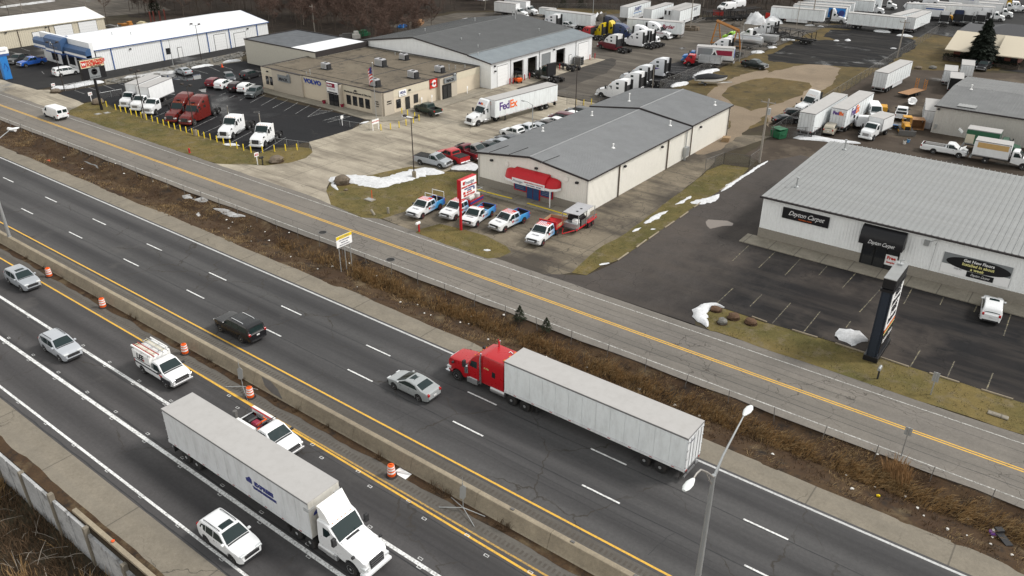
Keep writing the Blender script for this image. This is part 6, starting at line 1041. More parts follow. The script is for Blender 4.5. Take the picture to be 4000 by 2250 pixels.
r = TRL(T14s, 'semi_trailer', 'leftmost of four white trailers before the wood, blue striped lettering', (-116.41,207.97), None, 1, -87); text('SWIFT', 1.5, 'ink_blue', r, (-6.0, 1.31, 2.9), (-1, 0, 0), bold=.03, shear=.3); bxp(r, 'side_stripe', 'blue_paint', -8.6, -3.6, 1.295, 1.305, 1.9, 2.05)
TRL(T14, 'semi_trailer', 'second of four white trailers before the wood, plain', (-109.18,208.33), None, 1, -87); TRL(TRf, 'reefer_trailer', 'white refrigerated trailer, third of four before the wood', (-104.39,211.49), None, 1, -87)
r = TRL(T14s, 'semi_trailer', 'rightmost of four white trailers before the wood, small dark lettering', (-102.06,211.38), None, 1, -87); text('SWIFT', 1.0, 'ink_grey', r, (-10.8, 1.31, 3.2), (-1, 0, 0), bold=.02, shear=.3)
# small enclosed trailer
r = medium.__name__ and P_(trailer, L=5.2).put('enclosed_trailer', 'small white enclosed trailer behind the long plain trailer', 'trailer', (-141.88,201.17), R(185)); r.scale = (.9, .85, .62)
# white tractors on the asphalt by the fence
for f, l in (((-78.29,131.44), 'white sleeper tractor nearest the gate with lower white roof'), ((-79.20,138.52), 'white sleeper tractor second from the gate, taller roof behind first')): V(sl_, 'sleeper_tractor', l, 'truck', f, None, 1, 182, (SW,), gm)
V(P_(semi, 'sleeper', skirts=False), 'sleeper_tractor', 'grey white sleeper tractor with open rear frame, third from gate', 'truck', None, (-73.36,145.14), 1, 184, ((.62, .64, .67),), gm)
w = V(sl_, 'sleeper_tractor', 'white sleeper tractor with purple bird graphic beyond the gate row', 'truck', None, (-73.91,153.30), 1, 184, ((.66, .68, .72),), gm); part('bird_graphic', MB().prism([(-1.6, 1.75), (-2.6, 1.55), (-3.2, 1.75), (-4.1, 1.95), (-3.1, 2.05), (-2.3, 1.95)], 1.225, 1.24, 'y'), 'ink_purple', w)
r = V(P_(medium, 'box', 8.2), 'box_truck', 'blue cab box truck with picture panels behind the red stake truck', 'truck', (-79.21,170.13), (-73.14,172.19), 1, None, ((.02, .17, .50), (.72, .73, .74)))
bxp(r, 'photo_panel', 'sign_grey', -5.6, -2.4, 1.25, 1.262, 1.9, 3.5); bxp(r, 'photo_panel', 'ink_maroon', -9.9, -6.4, 1.25, 1.262, 2.1, 3.2); part('logo', MB().prism([(-5.2, 1.9), (-6.9, 1.9), (-6.05, 3.4)], 1.262, 1.27, 'y'), 'ink_white', r); part('logo', MB().prism([(-5.6, 2.1), (-6.5, 2.1), (-6.05, 2.9)], 1.27, 1.28, 'y'), 'ink_black', r); bxp(r, 'rear_graphic', 'ink_purple', -10.3, -10.28, -1.0, 0, 1.4, 3.2); bxp(r, 'rear_graphic', 'blue_paint', -10.3, -10.28, 0, 1.0, 1.6, 3.5)
V(P_(medium, 'stake', 4.9, cabover=True), 'stake_truck', 'red cab stake truck with aluminium sides by the fence', 'truck', (-76.62,167.52), (-73.65,168.35), 1, None, (RD,))
V(sl_, 'sleeper_tractor', 'white sleeper tractor roof behind the picture box truck', 'truck', (-79.84,181.61), None, 1, 184, (SW,), gm)
V(P_(medium, 'tanker', 7.5), 'tanker_truck', 'white tank truck with polished tank under the orange gantry', 'truck', (-80.15,192.63), (-74.78,192.71), 1, None, (WH,)); VC(P_(medium, 'dump', 4.2), 'dump_truck', 'grey dump truck with open box behind the tank truck', 'truck', (-76.32,199.96), 184, ((.45, .46, .47),)); VC(P_(medium, 'none', 5), 'white_cab_truck', 'white cab truck behind the tank truck', 'truck', (-80.73,205.97), 184, (WH,)); VC(P_(medium, 'none', 5), 'lime_cab_truck', 'lime green cab truck left of the tank truck', 'truck', (-82.71,199.32), 184, ((.30, .60, .02),))
V(P_(pickup), 'black_pickup', 'black pickup on the grass by the fence', 'truck', (-63.27,173.18), (-67.05,173.55), -1, None, ((.008, .016, .018),))
# car haulers
def hauler():
    p = Proto(); chassis(p, -12, 1, .9, .9)
    for x in (-11.5, -8, -4.5, -1, .8):
        for sg in (1, -1): p.box('post', 'frame_metal', x-.08, x+.08, *sorted((sg*1.15, sg*1.25)), .6, 3.0)
    for z, a, b in ((1.05, -12, 1), (2.9, -11.5, .9)):
        for sg in (1, -1): p.box('track', 'frame_metal', a, b, *sorted((sg*.55, sg*1.15)), z, z+.08)
    for sg in (1, -1):
        p.add('ramp', MB().tube([(1, sg*.85, 1.1), (4.2, sg*.85, .1)], .14, 4).mesh('ramp', 'steel')); p.add('brace', MB().tube([(-11.5, sg*1.2, .9), (-8, sg*1.2, 2.9), (-4.5, sg*1.2, .9), (-1, sg*1.2, 2.9)], .06, 5).mesh('brace', 'frame_metal'))
    wheels(p, ((-9, .93), (-10.3, .93)), .5, .5, 'rim', True); p.track = 1.2; return p
hp_ = P_(hauler)
hp_.put('car_hauler', 'empty black car hauler trailer with lowered ramps before the wood', 'trailer', (-98.88,222.37), R(-128)); hp_.put('car_hauler', 'black car hauler trailer carrying white vans before the wood', 'trailer', (-94.88,228.09), R(-112)); hp_.put('car_hauler', 'grey car hauler body behind the tank truck', 'trailer', (-75.37,210.22), R(172)); V(sl_, 'sleeper_tractor', 'white tractor of the grey car hauler by the snow heap', 'truck', (-80.34,211.54), None, 1, 182, (SW,), gm)
for c, h, l in ((((-95.56,227.56)), -112, 'white van on the car hauler, nearest'), (((-95.07,233.15)), -112, 'white van on the car hauler, farthest')): VC(P_(car, 'van'), 'white_van', l, 'van', c, h, (WH,), 'vans on the car hauler', 3.0)
V(P_(semi, 'mid'), 'yellow_tractor', 'yellow framed white tractor with car hauler deck left of the millings', 'truck', None, (-73.30,216.14), -1, 180, ((.6, .6, .6),))
# ------------------------------------------------------------------ truck lot, top right
r = TRL(T14s, 'semi_trailer', 'nearest of the long stacked trailers left in the top right lot', (-70.69,236.60), (-83.87,234.52), -1)
r = TRL(T14, 'semi_trailer', 'trailer with blue picture panels behind the parked day cab', (-67.20,244.65), None, -1, 9); bxp(r, 'blue_panel', 'blue_paint', -4.8, -.2, -1.31, -1.295, 1.3, 3.95)
for x in (-3.7, -1.2): part('panel_disc', MB().prism([(x+.85*cos(2*pi*k/20), 2.6+.85*sin(2*pi*k/20)) for k in range(20)], -1.325, -1.31, 'y'), 'ink_blue', r)
for n_, l in (((-67.74,249.18), 'third trailer of the stacked row at the top right'), ((-68.30,255.31), 'fourth trailer of the stacked row at the top right'), ((-64.73,263.13), 'fifth trailer of the stacked row at the top right'), ((-64.10,268.74), 'farthest trailer of the stacked row at the top right')): TRL(T14, 'semi_trailer', l, n_, None, -1, 9, 'stacked trailers')
V(P_(semi, 'fairing'), 'day_cab_tractor', 'white day cab with tall fairing before the blue picture panels', 'truck', (-67.69,243.01), None, -1, 9, (SW,)); V(P_(semi, 'fairing'), 'day_cab_tractor', 'white tractor at the nose of the fifth stacked trailer', 'truck', (-63.63,266.43), None, -1, 9, (SW,)); V(P_(semi, 'fairing'), 'day_cab_tractor', 'white tractor at the nose of the fourth stacked trailer', 'truck', (-71.10,270.61), None, -1, 9, (SW,))
TRL(T14, 'semi_trailer', 'long trailer parked along the fence above the millings', (-49.98,237.89), (-64.33,237.35), -1)
V(P_(medium, 'flat', 6), 'flatbed_truck', 'white cab flatbed truck at the top edge', 'truck', (-63.04,278.54), None, -1, 5, (WH,))
TRL(T14, 'semi_trailer', 'left of two trailers showing rear doors in the truck lot', (-49.81,255.52), (-51.20,247.10), -1); TRL(T14, 'semi_trailer', 'right of two trailers showing rear doors in the truck lot', (-47.06,254.40), (-47.48,246.06), -1)
for c, cl, l in (((-43.93,254.38), SW, 'white tractor seen from behind, left one in truck lot'), ((-41.22,258.52), (.02, .035, .09), 'navy tractor seen from behind in truck lot'), ((-38.70,258.54), SW, 'white tractor seen from behind, right of navy one'), ((-35.87,260.79), SW, 'white tractor seen from behind above the office roof'), ((-35.68,266.95), SW, 'white tractor seen from behind, farthest right of its row')): V(P_(semi, 'fairing'), 'bobtail_tractor', l, 'truck', None, (c[0]+1, c[1]+2.5), -1, 97, (cl,), 'tractors parked nose away')
TRL(T14, 'semi_trailer', 'plain trailer behind the left white tractor in truck lot', (-42.47,270.60), (-48.44,268.20), -1)
r = V(P_(medium, 'box', 8.5), 'box_truck', 'box truck with long blue stripe in the truck lot', 'truck', (-39.50,293.43), None, -1, 5, (WH, WH)); bxp(r, 'side_stripe', 'trim_blue', -10.4, -2.2, -1.27, -1.252, 3.0, 3.35)
r = V(P_(medium, 'box', 5), 'box_truck', 'yellow cab box truck with blue stripe in the truck lot', 'truck', (-44.14,266.45), None, -1, 5, ((.6, .3, .02), WH)); bxp(r, 'side_stripe', 'trim_blue', -6.9, -2.2, -1.27, -1.252, 3.0, 3.35)
r = V(P_(medium, 'box', 8.5), 'box_truck', 'home delivery box truck with dark lettering in the truck lot', 'truck', (-32.76,275.52), None, -1, 5, (WH, WH)); text('HOME DELIVERY', .9, 'ink_grey', r, (-6.3, -1.27, 2.6), (1, 0, 0), bold=.02)
for f, l, cl in (((-41.76,277.05), 'white cab box truck nose right left of the home delivery truck', WH), ((-31.83,283.85), 'white cab box truck right of the home delivery truck', WH), ((-32.70,297.04), 'white cab truck behind the right box truck', WH), ((-35.75,274.20), 'white cab truck hidden behind the conifer top', WH), ((-34.08,290.02), 'white cab truck with small box above the office', WH)): V(P_(medium, 'box', 6.5), 'box_truck', l, 'truck', f, None, -1, 6, (cl, WH), 'box trucks in the truck lot')
for f, l, cl, k in (((-54.65,296.52), 'white day cab by the snow heap', SW, 'mid'), ((-41.51,309.72), 'light blue tractor near the top edge', (.25, .38, .5), 'mid'), ((-36.91,311.40), 'bright blue tractor near the top edge', (.03, .2, .55), 'sleeper'), ((-33.37,306.42), 'yellow tractor near the top right edge', (.62, .38, .02), 'mid'), ((-29.77,298.18), 'white tractor cut by the right edge', SW, 'mid'), ((-45.31,311.44), 'white tractor at the top edge above the blue stripe', SW, 'sleeper'), ((-36.52,318.48), 'white tractor at the top right edge', SW, 'sleeper')): V(P_(semi, k), 'parked_tractor', l, 'truck', f, None, -1, 8, (cl,))
# ------------------------------------------------------------------ muddy yard, right
TRL(P_(trailer, L=16.1, near=True), 'semi_trailer', 'white trailer with closed rear doors left of the lettered delivery trailer', (-37.27,146.35), (-37.46,132.79), -1)
fx = TRL(P_(trailer, L=14.6), 'delivery_trailer', 'white delivery trailer with lettering on its doors in the muddy yard', (-34.02,150.65), (-34.20,138.03), -1); fedex(fx, -9.5, -1.31, 3.0, 1.9, (1, 0, 0)); fedex(fx, -14.68, -.1, 3.3, .75, (0, -1, 0))
TRL(P_(trailer, L=14.6, skirt=True), 'semi_trailer', 'white trailer alone beside the fence near the millings', (-35.06,182.37), (-36.06,168.55), -1)
V(P_(car, 'sedan'), 'black_sedan', 'black sedan parked by the green dumpster', 'car', (-42.29,137.54), (-44.72,134.89), -1, None, (BK,)); VC(P_(car, 'suv'), 'black_suv', 'black SUV behind the black sedan', 'car', (-43.63,140.79), 25, (BK,))
V(P_(semi, 'fairing'), 'wrecked_tractor', 'white fairing tractor half hidden behind the closed door trailer', 'truck', (-42.79,143.46), None, 1, -110, (WH,)); V(P_(car, 'suv'), 'gold_suv', 'pale gold SUV behind the two yard trailers', 'car', (-35.51,137.85), (-35.12,133.90), -1, None, ((.46, .42, .34),))
r = VC(P_(car, 'van'), 'high_roof_van', 'white high roof van facing the carpet store', 'van', (-32.88,148.38), -66, (WH,)); r.scale = (1.05, 1, 1.28)
V(P_(medium, 'none', 4.0), 'cut_chassis', 'white cut off van cab with bare frame rails in yard', 'truck', (-32.19,142.04), None, -1, 118, (WH,)); V(P_(medium, 'box', 4.3, bz=3.2), 'box_truck', 'small white box truck with open hood in the muddy yard', 'truck', (-29.21,135.37), (-28.50,140.25), 1, None, (WH, WH))
V(P_(pickup), 'white_pickup', 'white pickup with rear to camera among the yard trailers', 'truck', None, (-28.05,151.21), -1, 100, (WH,))
r = V(P_(pickup, crew=False, L=3.6), 'utility_pickup', 'white utility bed pickup with open hood behind the carpet store', 'truck', (-16.30,134.47), (-20.23,134.30), -1, None, (WH,)); part('open_hood', MB().box(1.6, 2.9, -.85, .85, 0, .06), 'white', r).rotation_euler = (0, R(-32), 0)
r.children[-1].location = (-.1, 0, 2.35); bxp(r, 'bed_load', 'steel', -3.3, -.5, -.8, .8, .9, 1.35, b=.2)
r = V(P_(medium, 'box', 4.8, bz=3.3), 'box_truck', 'white box truck with tan patched side at the right edge', 'truck', (-8.39,134.23), (-12.35,134.14), -1, None, (WH, WH)); bxp(r, 'tan_patch', 'wall_patch', -6.4, -2.3, -1.275, -1.252, 2.3, 3.1)
r = VC(P_(medium, 'box', 4.6, bz=3.4), 'box_truck', 'old green and tan box truck behind the patched box truck', 'truck', (-10.23,140.77), 2, ((.02, .09, .05), (.02, .10, .05))); bxp(r, 'tan_patch', 'wall_tan', -6.6, -5.4, -1.275, -1.252, 1.2, 2.6)
for c, l in (((-27.40,202.06), 'black pickup facing the office, left one'), ((-24.84,202.61), 'black pickup facing the office, right one')): VC(P_(pickup), 'black_pickup', l, 'truck', (c[0], c[1]+1.5), -95, (BK,), 'black pickups before the office')
for c, L_, h, l in (((-28.81,182.68), 6, 100, 'grey enclosed trailer with stacked load, left of three'), ((-27.09,190.56), 5, 100, 'white enclosed trailer farthest of three by the warehouse'), ((-26.49,176.33), 7, 100, 'enclosed trailer with open dark rear by the warehouse')):
    r = P_(trailer, L=6.).put('enclosed_trailer', l, 'trailer', (c[0], c[1]+6.), R(h)); r.scale = (1, .95, .75)
    if 'open' in l: bxp(r, 'rear_shade', 'interior_shade', -6.1, -6.06, -1.2, 1.2, 1.15, 4.0)  # black sheet over the closed end paints the shaded interior
r = P_(trailer, L=6.).put('enclosed_trailer', 'grey box trailer with dark roof beside the plywood crate', 'trailer', (-25.6, 157.5), R(102)); r.scale = (1.5, .95, .72)

# ------------------------------------------------------------------ median barrier, retaining wall
cb = thing('concrete_barrier', 'tan concrete median barrier between the two carriageways', 'barrier')
bp = [(31.62, 0), (31.72, .12), (32.06, 1.05), (32.10, 1.08), (32.42, 1.08), (32.46, 1.05), (32.8, .12), (32.9, 0)]
bm = MB().prism([(y, z) for y, z in bp], .012, 6.088, 'x').mesh('barrier_segment', 'barrier')
for k in range(42): O('barrier_segment', bm, cb, (-204+6.1*k, 0, 0))
ds = MB(); ds.loft([[(x, 31.0+.25*vnoise(x, 3, .35)+.1*vnoise(x, 8, 1.4), .014), (x, 31.64, .03)] for x in [-200+i*.6 for i in range(410)]], close=False); struct('barrier_dirt', ds, 'verge')
pt = MB(); pt.add([(x, 31.74+.36*(z-.1)+.0-.03, z) for x, z in ((-50.6, 1.0), (-49.4, 1.02), (-48.4, .7), (-47.6, .12), (-49, .15), (-50.0, .4))], [tuple(range(6))]); part('broken_patch', pt, 'steel', cb)
for x in (-24.4, -19.6, -15.0): bx('barrier_fitting', cb, 'steel', x, x+.28, 32.2, 32.36, 1.08, 1.14)
rw = thing('retaining_wall', 'stained pale concrete panel retaining wall below the highway shoulder', 'wall')
for k in range(32):
    x = -120+k*4.6; step = 0.0 if x < -49.5 else (-.38 if x < -43 else -.75)
    if k > 18: step = -.75
    bx('wall_panel', rw, 'stained_panel', x+.17, x+4.43, 14.42, 14.62, -3.4, -.02+step)
    bx('wall_post', rw, 'shoulder', x-.16, x+.16, 14.3, 14.66, -3.4, .28+step+(.25 if x > -52 else -.2), b=.03)
    part('panel_batten', MB().prism([(x+2.2, -3.4), (x+2.5, -3.4), (x+2.45, -.02+step), (x+2.25, -.02+step)], 14.38, 14.42, 'y'), 'stained_panel', rw)
pp = thing('concrete_curb_beam', 'long tan concrete beam behind the stepped end of retaining wall', 'curb'); bx('beam', pp, 'barrier', -48.6, 30, 14.72, 15.02, -.8, .22)
# ------------------------------------------------------------------ highway lamps and lot lights
def lamp_head(par, x, y, z, dy, s=1.): part('lamp_head', MB().loft([[(x+.02*sx, y+d*dy, z+h*sz) for sx, sz in ((-4, 0), (4, 0), (5, 1), (-5, 1))] for d, h in ((0, .1), (.5*s, .16))], cap=True).rev([(.02, -.02), (.16, 0), (.21, .1), (.14, .2), (.02, .24)], 12, 'y', (x, y+dy*.35, z+.05)) if 0 else MB().loft([[(x+w*cos(a), y+dy*d, z+h*sin(a)+.05) for a in [2*pi*k/12 for k in range(12)]] for d, w, h in ((-.1, .05, .04), (.05, .12, .08), (.4, .21, .13), (.75, .2, .12), (1.0, .1, .06))], cap=True), 'lamp_white', par, 40)
mat('lamp_white', (.72, .75, .74), .4, var=.04)
def street_lamp(x, label):
    t = thing('street_lamp', label, 'lamp', (x, 32.28, 1.08)); part('pole', MB().tube([(0, 0, 0), (0, 0, 9.9)], [.19, .11], 14), 'galv', t, 40); part('base_plate', MB().box(-.2, .2, -.17, .17, 0, .05), 'galv', t)
    part('arm', MB().tube([(0, 0, 9.75), (0, 1.0, 10.6), (0, 2.4, 11.35), (0, 3.3, 11.8)], [.07, .06, .05, .04], 8), 'galv', t, 40); part('arm_brace', MB().tube([(0, 0, 9.2), (0, 1.0, 10.45), (0, 1.4, 10.75)], .03, 6), 'galv', t)
    part('arm', MB().tube([(0, 0, 9.75), (0, -1.0, 10.75), (0, -2.0, 11.62), (0, -2.5, 11.72), (0, -2.9, 11.6)], [.06, .055, .05, .045, .04], 8), 'arm_grey', t, 40); part('arm_brace', MB().tube([(0, 0, 9.2), (0, -1.3, 11.0)], .03, 6), 'arm_grey', t); part('arm_brace', MB().tube([(0, -.55, 10.3), (0, -.62, 9.95)], .02, 5), 'arm_grey', t)
    lamp_head(t, 0, 3.3, 11.78, 1); lamp_head(t, 0, -2.85, 11.55, -1)
mat('arm_grey', (.36, .34, .32), .5, .4)
street_lamp(-11.1, 'tall grey double arm highway lamp on the barrier at lower right'); street_lamp(-97.1, 'grey highway lamp pole on the barrier at the left edge')
def lot_light(p, h, label, n=2, m='pole_dark', base=True, group=None, ang=0.):
    t = thing('lot_light', label, 'lamp', (*p, 0), R(ang), group)
    if base: part('footing', MB().cyl(0, 0, 0, .95, .3, 14), 'barrier', t, 40)
    part('pole', MB().tube([(0, 0, .1), (0, 0, h)], [.09, .06], 8), m, t, 40)
    if n == 2:
        part('cross_arm', MB().tube([(-.9, 0, h+.2), (-.6, 0, h), (.6, 0, h), (.9, 0, h+.2)], .035, 6), m, t)
        for sx in (-1, 1): part('flood_head', MB().box(sx*.9-.22, sx*.9+.22, -.3, .15, h+.15, h+.42, b=.05), m, t)
    elif n == 1: part('cross_arm', MB().tube([(0, 0, h-.1), (-.9, 0, h+.25), (-1.5, 0, h+.3)], .035, 6), m, t); part('flood_head', MB().box(-2.1, -1.45, -.14, .14, h+.22, h+.36, b=.05), m, t)
lot_light((-75.8, 77.3), 8.6, 'dark twin head lot light standing in the snow by the shop', ang=15); lot_light((-133.7, 70.7), 8.0, 'dark twin head lot light in front of the white box trucks', ang=10); lot_light((-117.9, 70.2), 8.0, 'dark twin head lot light in front of the dark red tractors', ang=10); lot_light((-163.5, 71.5), 9.0, 'dark lot light in front of the white minivan', base=False, ang=40)
lot_light((-166.6, 104), 7.7, 'twin head lot light on the stone bank beside white building', base=False, ang=30); lot_light((-167, 97.2), 5.6, 'pale single pole on the stone bank beside white building', 0, 'galv', False); lot_light((-73.45, 143.0), 4.9, 'plain grey pole in front of the white tractors', 0, 'wood_pole', False); lot_light((-70.2, 178), 8.5, 'slim grey pole by the yard fence near the black pickup', 0, 'galv', False)
lot_light((-69.2, 108.5), 11.5, 'tall dark pole rising behind the shop roof', 0, 'pole_dark', False); lot_light((-69.0, 96.3), 7.6, 'grey single arm light rising behind the shop roof', 1, 'galv', False)
lot_light((-102.1, 242), 11, 'slim pole before the wood right of the four trailers', 0, 'galv', False); lot_light((-127.2, 206.7), 10, 'slim pole at the tail of the long plain trailer', 0, 'galv', False); lot_light((-71.1, 216), 9, 'slim leaning pole by the corner of the millings', 0, 'wood_pole', False)
pl = thing('planter_light', 'pole light in a low stone planter in the middle of gravel yard', 'lamp', (-97.3, 208.6, 0)); part('pole', MB().tube([(0, 0, .3), (0, 0, 8.6)], [.14, .1], 8), 'wood_pole', pl)
for k in range(14): a = 2*pi*k/14; part('stone', MB().box(-.55, .55, -.25, .25, 0, .75+.1*(k % 2), b=.06), 'rock', pl, loc=(2.3*cos(a), 1.6*sin(a), 0), rz=a+pi/2)
def utility_pole(p, h, label, trans=False):
    t = thing('utility_pole', label, 'pole', (*p, 0)); part('pole', MB().tube([(0, 0, 0), (0, 0, h)], [.17, .12], 10), 'wood_pole', t, 40); part('cross_arm', MB().box(-1.1, 1.1, -.06, .06, h-.6, h-.48), 'wood_pole', t)
    for x in (-1, 0, 1): part('insulator', MB().cyl(x, 0, h-.48, h-.28, .06, 6), 'steel', t)
    if trans: part('transformer', MB().cyl(.35, -.15, h-2.2, h-1.3, .24, 12), 'galv', t, 40)
utility_pole((-39.65, 113.7), 9.6, 'weathered wooden utility pole with transformer beside the alley', True); utility_pole((-73.8, 236.6), 12, 'tall wooden utility pole at the corner of the truck lot'); utility_pole((-170.8, 140.5), 7.5, 'wooden utility pole at the edge of the wood behind annex'); utility_pole((-43.0, 205), 8.5, 'thin wooden pole standing in the fence by the millings'); utility_pole((-112, 248), 11, 'wooden pole at the top edge between bare trees')
# ------------------------------------------------------------------ bollards, drums, stands
bo = Proto(); bo.add('post', MB().rev([(.085, 0), (.085, 1.02), (.06, 1.08), (.01, 1.1)], 10).mesh('post', 'bollard', 40)); bo.add('footing', MB().rev([(.16, 0), (.16, .03)], 10).mesh('footing', 'shoulder'))
for i, p in enumerate([(-147.73,70.50),(-145.90,70.45),(-142.57,70.32),(-140.88,70.31),(-139.18,70.32),(-137.43,70.31),(-135.65,70.29),(-134.06,70.27),(-132.32,70.19),(-130.64,70.26),(-128.81,70.17),(-126.88,70.06),(-125.20,70.01),(-123.46,69.97),(-121.85,70.02),(-120.23,70.04),(-118.57,70.05),(-116.91,70.12),(-115.32,70.11),(-113.75,70.16),(-111.92,70.10),(-110.09,70.06),(-108.44,70.11),(-106.67,70.08),(-105.05,70.09),(-103.28,70.14),(-101.98,71.30),(-100.91,72.71),(-99.88,74.01),(-98.70,75.28)]): bo.put('bollard', f'{ordinal(i)} yellow bollard from the left along the dealer lawn', 'bollard', p, group='yellow bollards along the dealer lawn')
for i, p in enumerate([(-96.02,90.70),(-95.17,92.08),(-94.77,93.71),(-94.74,95.36),(-94.67,97.07),(-94.94,98.78),(-96.59,99.46),(-98.67,99.83),(-100.36,100.14)]): bo.put('bollard', f'{ordinal(i)} yellow bollard round the island at the dealership corner', 'bollard', p, group='yellow bollards at the dealership corner')
for i, p in enumerate([(-79.36,124.48),(-77.92,124.90),(-77.10,126.25)]): bo.put('bollard', f'{ordinal(i)} yellow bollard from the left at the yard gate', 'bollard', p, group='yellow bollards at the gate')
br_ = Proto(); br_.add('post', MB().rev([(.1, 0), (.1, 1.15), (.06, 1.22)], 10).mesh('post', 'red_post', 40)); br_.add('footing', MB().rev([(.2, 0), (.2, .03)], 10).mesh('footing', 'shoulder'))
for i, p in enumerate([(-98.47,129.33),(-98.16,130.02),(-98.14,133.94),(-98.12,135.62),(-98.10,145.05),(-98.11,146.72),(-99.26,152.39),(-98.14,159.06),(-97.99,160.97)]): br_.put('red_bollard', f'{ordinal(i)} red bollard from the left along the service bays', 'bollard', p, group='red bollards at the service bays')
dr = Proto(); dr.add('base', MB().rev([(.44, 0), (.44, .05), (.3, .1)], 18).mesh('base', 'rubber'))
bi = dr.add('barrel', MB().rev([(.30, .05), (.30, .3), (.285, .31), (.285, .55), (.265, .56), (.265, .8), (.24, .81), (.24, .98), (.16, 1.02)], 18).mesh('barrel', 'orange', 40))
for z, r in ((.35, .292), (.6, .272), (.80, .252)): dr.add('white_band', MB().rev([(r+.006, z-.02), (r+.003, z+.12)], 18).mesh('white_band', 'sign_white', 40), bi)
dr.add('handle', MB().box(-.12, .12, -.02, .02, 1.02, 1.1).mesh('handle', 'orange'))
for p, l in (((-85.56,31.02), 'orange and white drum beside the silver crossover'), ((-74.52,30.99), 'orange and white drum second from left along barrier'), ((-60.42,31.02), 'orange and white drum just ahead of the ladder truck'), ((-50.13,30.42), 'orange and white drum beside the first sign stand'), ((-33.97,30.61), 'orange and white drum next to the white plastic sheet')): dr.put('traffic_drum', l, 'drum', p, rnd.random(), group='traffic drums along the barrier')
def sign_stand(c, legs, h, label, zt):
    t = thing('sign_stand', label, 'sign stand', (*c, 0))
    for l in legs: part('leg', MB().tube([(0, 0, .3), (l[0]-c[0], l[1]-c[1], .03)], .03, 6), 'galv', t)
    part('mast', MB().tube([(0, 0, .25), (0, 0, h)], .035, 6), 'galv', t); part('folded_panel', MB().prism([(-.22, zt), (.05, zt-.12), (.2, zt+.1), (.26, zt+.95), (.05, zt+1.15), (-.18, zt+.95)], -.06, -.03, 'y'), 'sign_back', t, rz=R(35)); part('flag_rod', MB().tube([(0, 0, h), (.02, 0, h+.5)], .015, 5), 'galv', t)
mat('sign_back', (.33, .335, .33), .5, dirt=.1)
sign_stand((-51.58, 30.74), [(-52.99, 30.03), (-49.98, 30.01), (-52.6, 31.4), (-50.5, 31.45)], 2.6, 'grey portable sign stand with folded panel by the barrier at centre left', 1.1); sign_stand((-27.53, 31.02), [(-29.08, 30.26), (-29.05, 31.5), (-25.99, 31.5), (-25.98, 30.33)], 2.5, 'grey portable sign stand with spread legs at bottom centre', 1.2)
ps = thing('plastic_sheet', 'crumpled white plastic sheet beside the last drum', 'litter', (*(-33.46,31.27), 0)); part('sheet', MB().loft([[(a, b*.25, .03+.1*abs(vnoise(a*3, b, 2.))) for a in (-.6, -.3, 0, .3, .6)] for b in (-1.5, -.5, .5, 1.2)], close=False), 'sign_white', ps, 60); part('crease', MB().tube([(-.5, -.2, .08), (.1, .05, .2), (.5, .2, .1)], .05, 5), 'sign_white', ps)
# ------------------------------------------------------------------ signs
s = thing('dealer_pylon_sign', 'black pole sign with cream and red dealer name by the frontage road', 'sign', (-144.7, 68.85, 0))
part('pole', MB().tube([(0, 0, 0), (0, 0, 6)], .24, 12), 'sign_black', s, 40); bx('cabinet', s, 'sign_black', -.35, .3, -2.1, 2.15, 5.6, 9.05, b=.03); bx('name_panel', s, 'sign_cream', .3, .34, -2.05, 2.1, 7.65, 9.0); bx('lower_panel', s, 'sign_grey', .3, .33, -.85, 1.1, 5.7, 7.5)
text('WORLDWIDE', .62, 'ink_red', s, (.36, .62, 8.62), (0, 1, 0), bold=.03, sx=.92); text('EQUIPMENT', .62, 'ink_red', s, (.36, .62, 8.12), (0, 1, 0), bold=.03, sx=.92); text('The Truck People', .26, 'ink_black', s, (.36, .62, 7.79), (0, 1, 0), bold=.015); bx('emblem', s, 'ink_red', .34, .36, -1.9, -1.05, 7.8, 8.85); text('W', .7, 'ink_white', s, (.37, -1.47, 8.3), (0, 1, 0), bold=.03)
part('roundel', MB().rev([(.55, 0), (.55, .02), (.38, .02), (.38, 0)], 22, 'x', (.33, .12, 6.85)), 'sign_black', s); bx('roundel_bar', s, 'sign_black', .33, .36, -.35, .6, 6.75, 6.95); text('VOLVO TRUCKS', .24, 'ink_black', s, (.34, .12, 5.95), (0, 1, 0))
s = thing('shop_pole_sign', 'white and red pressure washing sign on a red pole', 'sign', (-58.7, 67.4, 0)); part('pole', MB().tube([(0, 0, 0), (0, 0, 4.3)], .17, 12), 'red', s, 40); bx('cabinet', s, 'red', -.32, .25, -.15, 2.75, 4.0, 6.4, b=.04); bx('face', s, 'sign_white', .25, .29, -.08, 2.68, 4.08, 6.32)
for t_, z_, sz, m_ in (('Prestige', 5.85, .62, 'ink_grey'), ('PRESSURE WASHING.COM', 5.4, .26, 'ink_red'), ('ROOF CLEANING', 5.12, .24, 'ink_blue'), ('& STORE', 4.86, .22, 'ink_blue'), ('SINCE 2007', 4.62, .22, 'ink_red'), ('888-APP-WASH', 4.3, .34, 'ink_red')): text(t_, sz, m_, s, (.305, 1.35, z_), (0, 1, 0), bold=.012, shear=.35 if z_ > 5.6 else 0, sx=.9)
bx('play_badge', s, 'ink_red', .29, .31, .25, .65, 4.5, 4.82, b=.0); bx('social_badge', s, 'ink_blue', .29, .31, 2.1, 2.4, 4.75, 5.1); text('f', .34, 'ink_white', s, (.32, 2.25, 4.92), (0, 1, 0)); bx('truck_badge', s, 'ink_red', .29, .31, .2, .6, 5.7, 6.1)
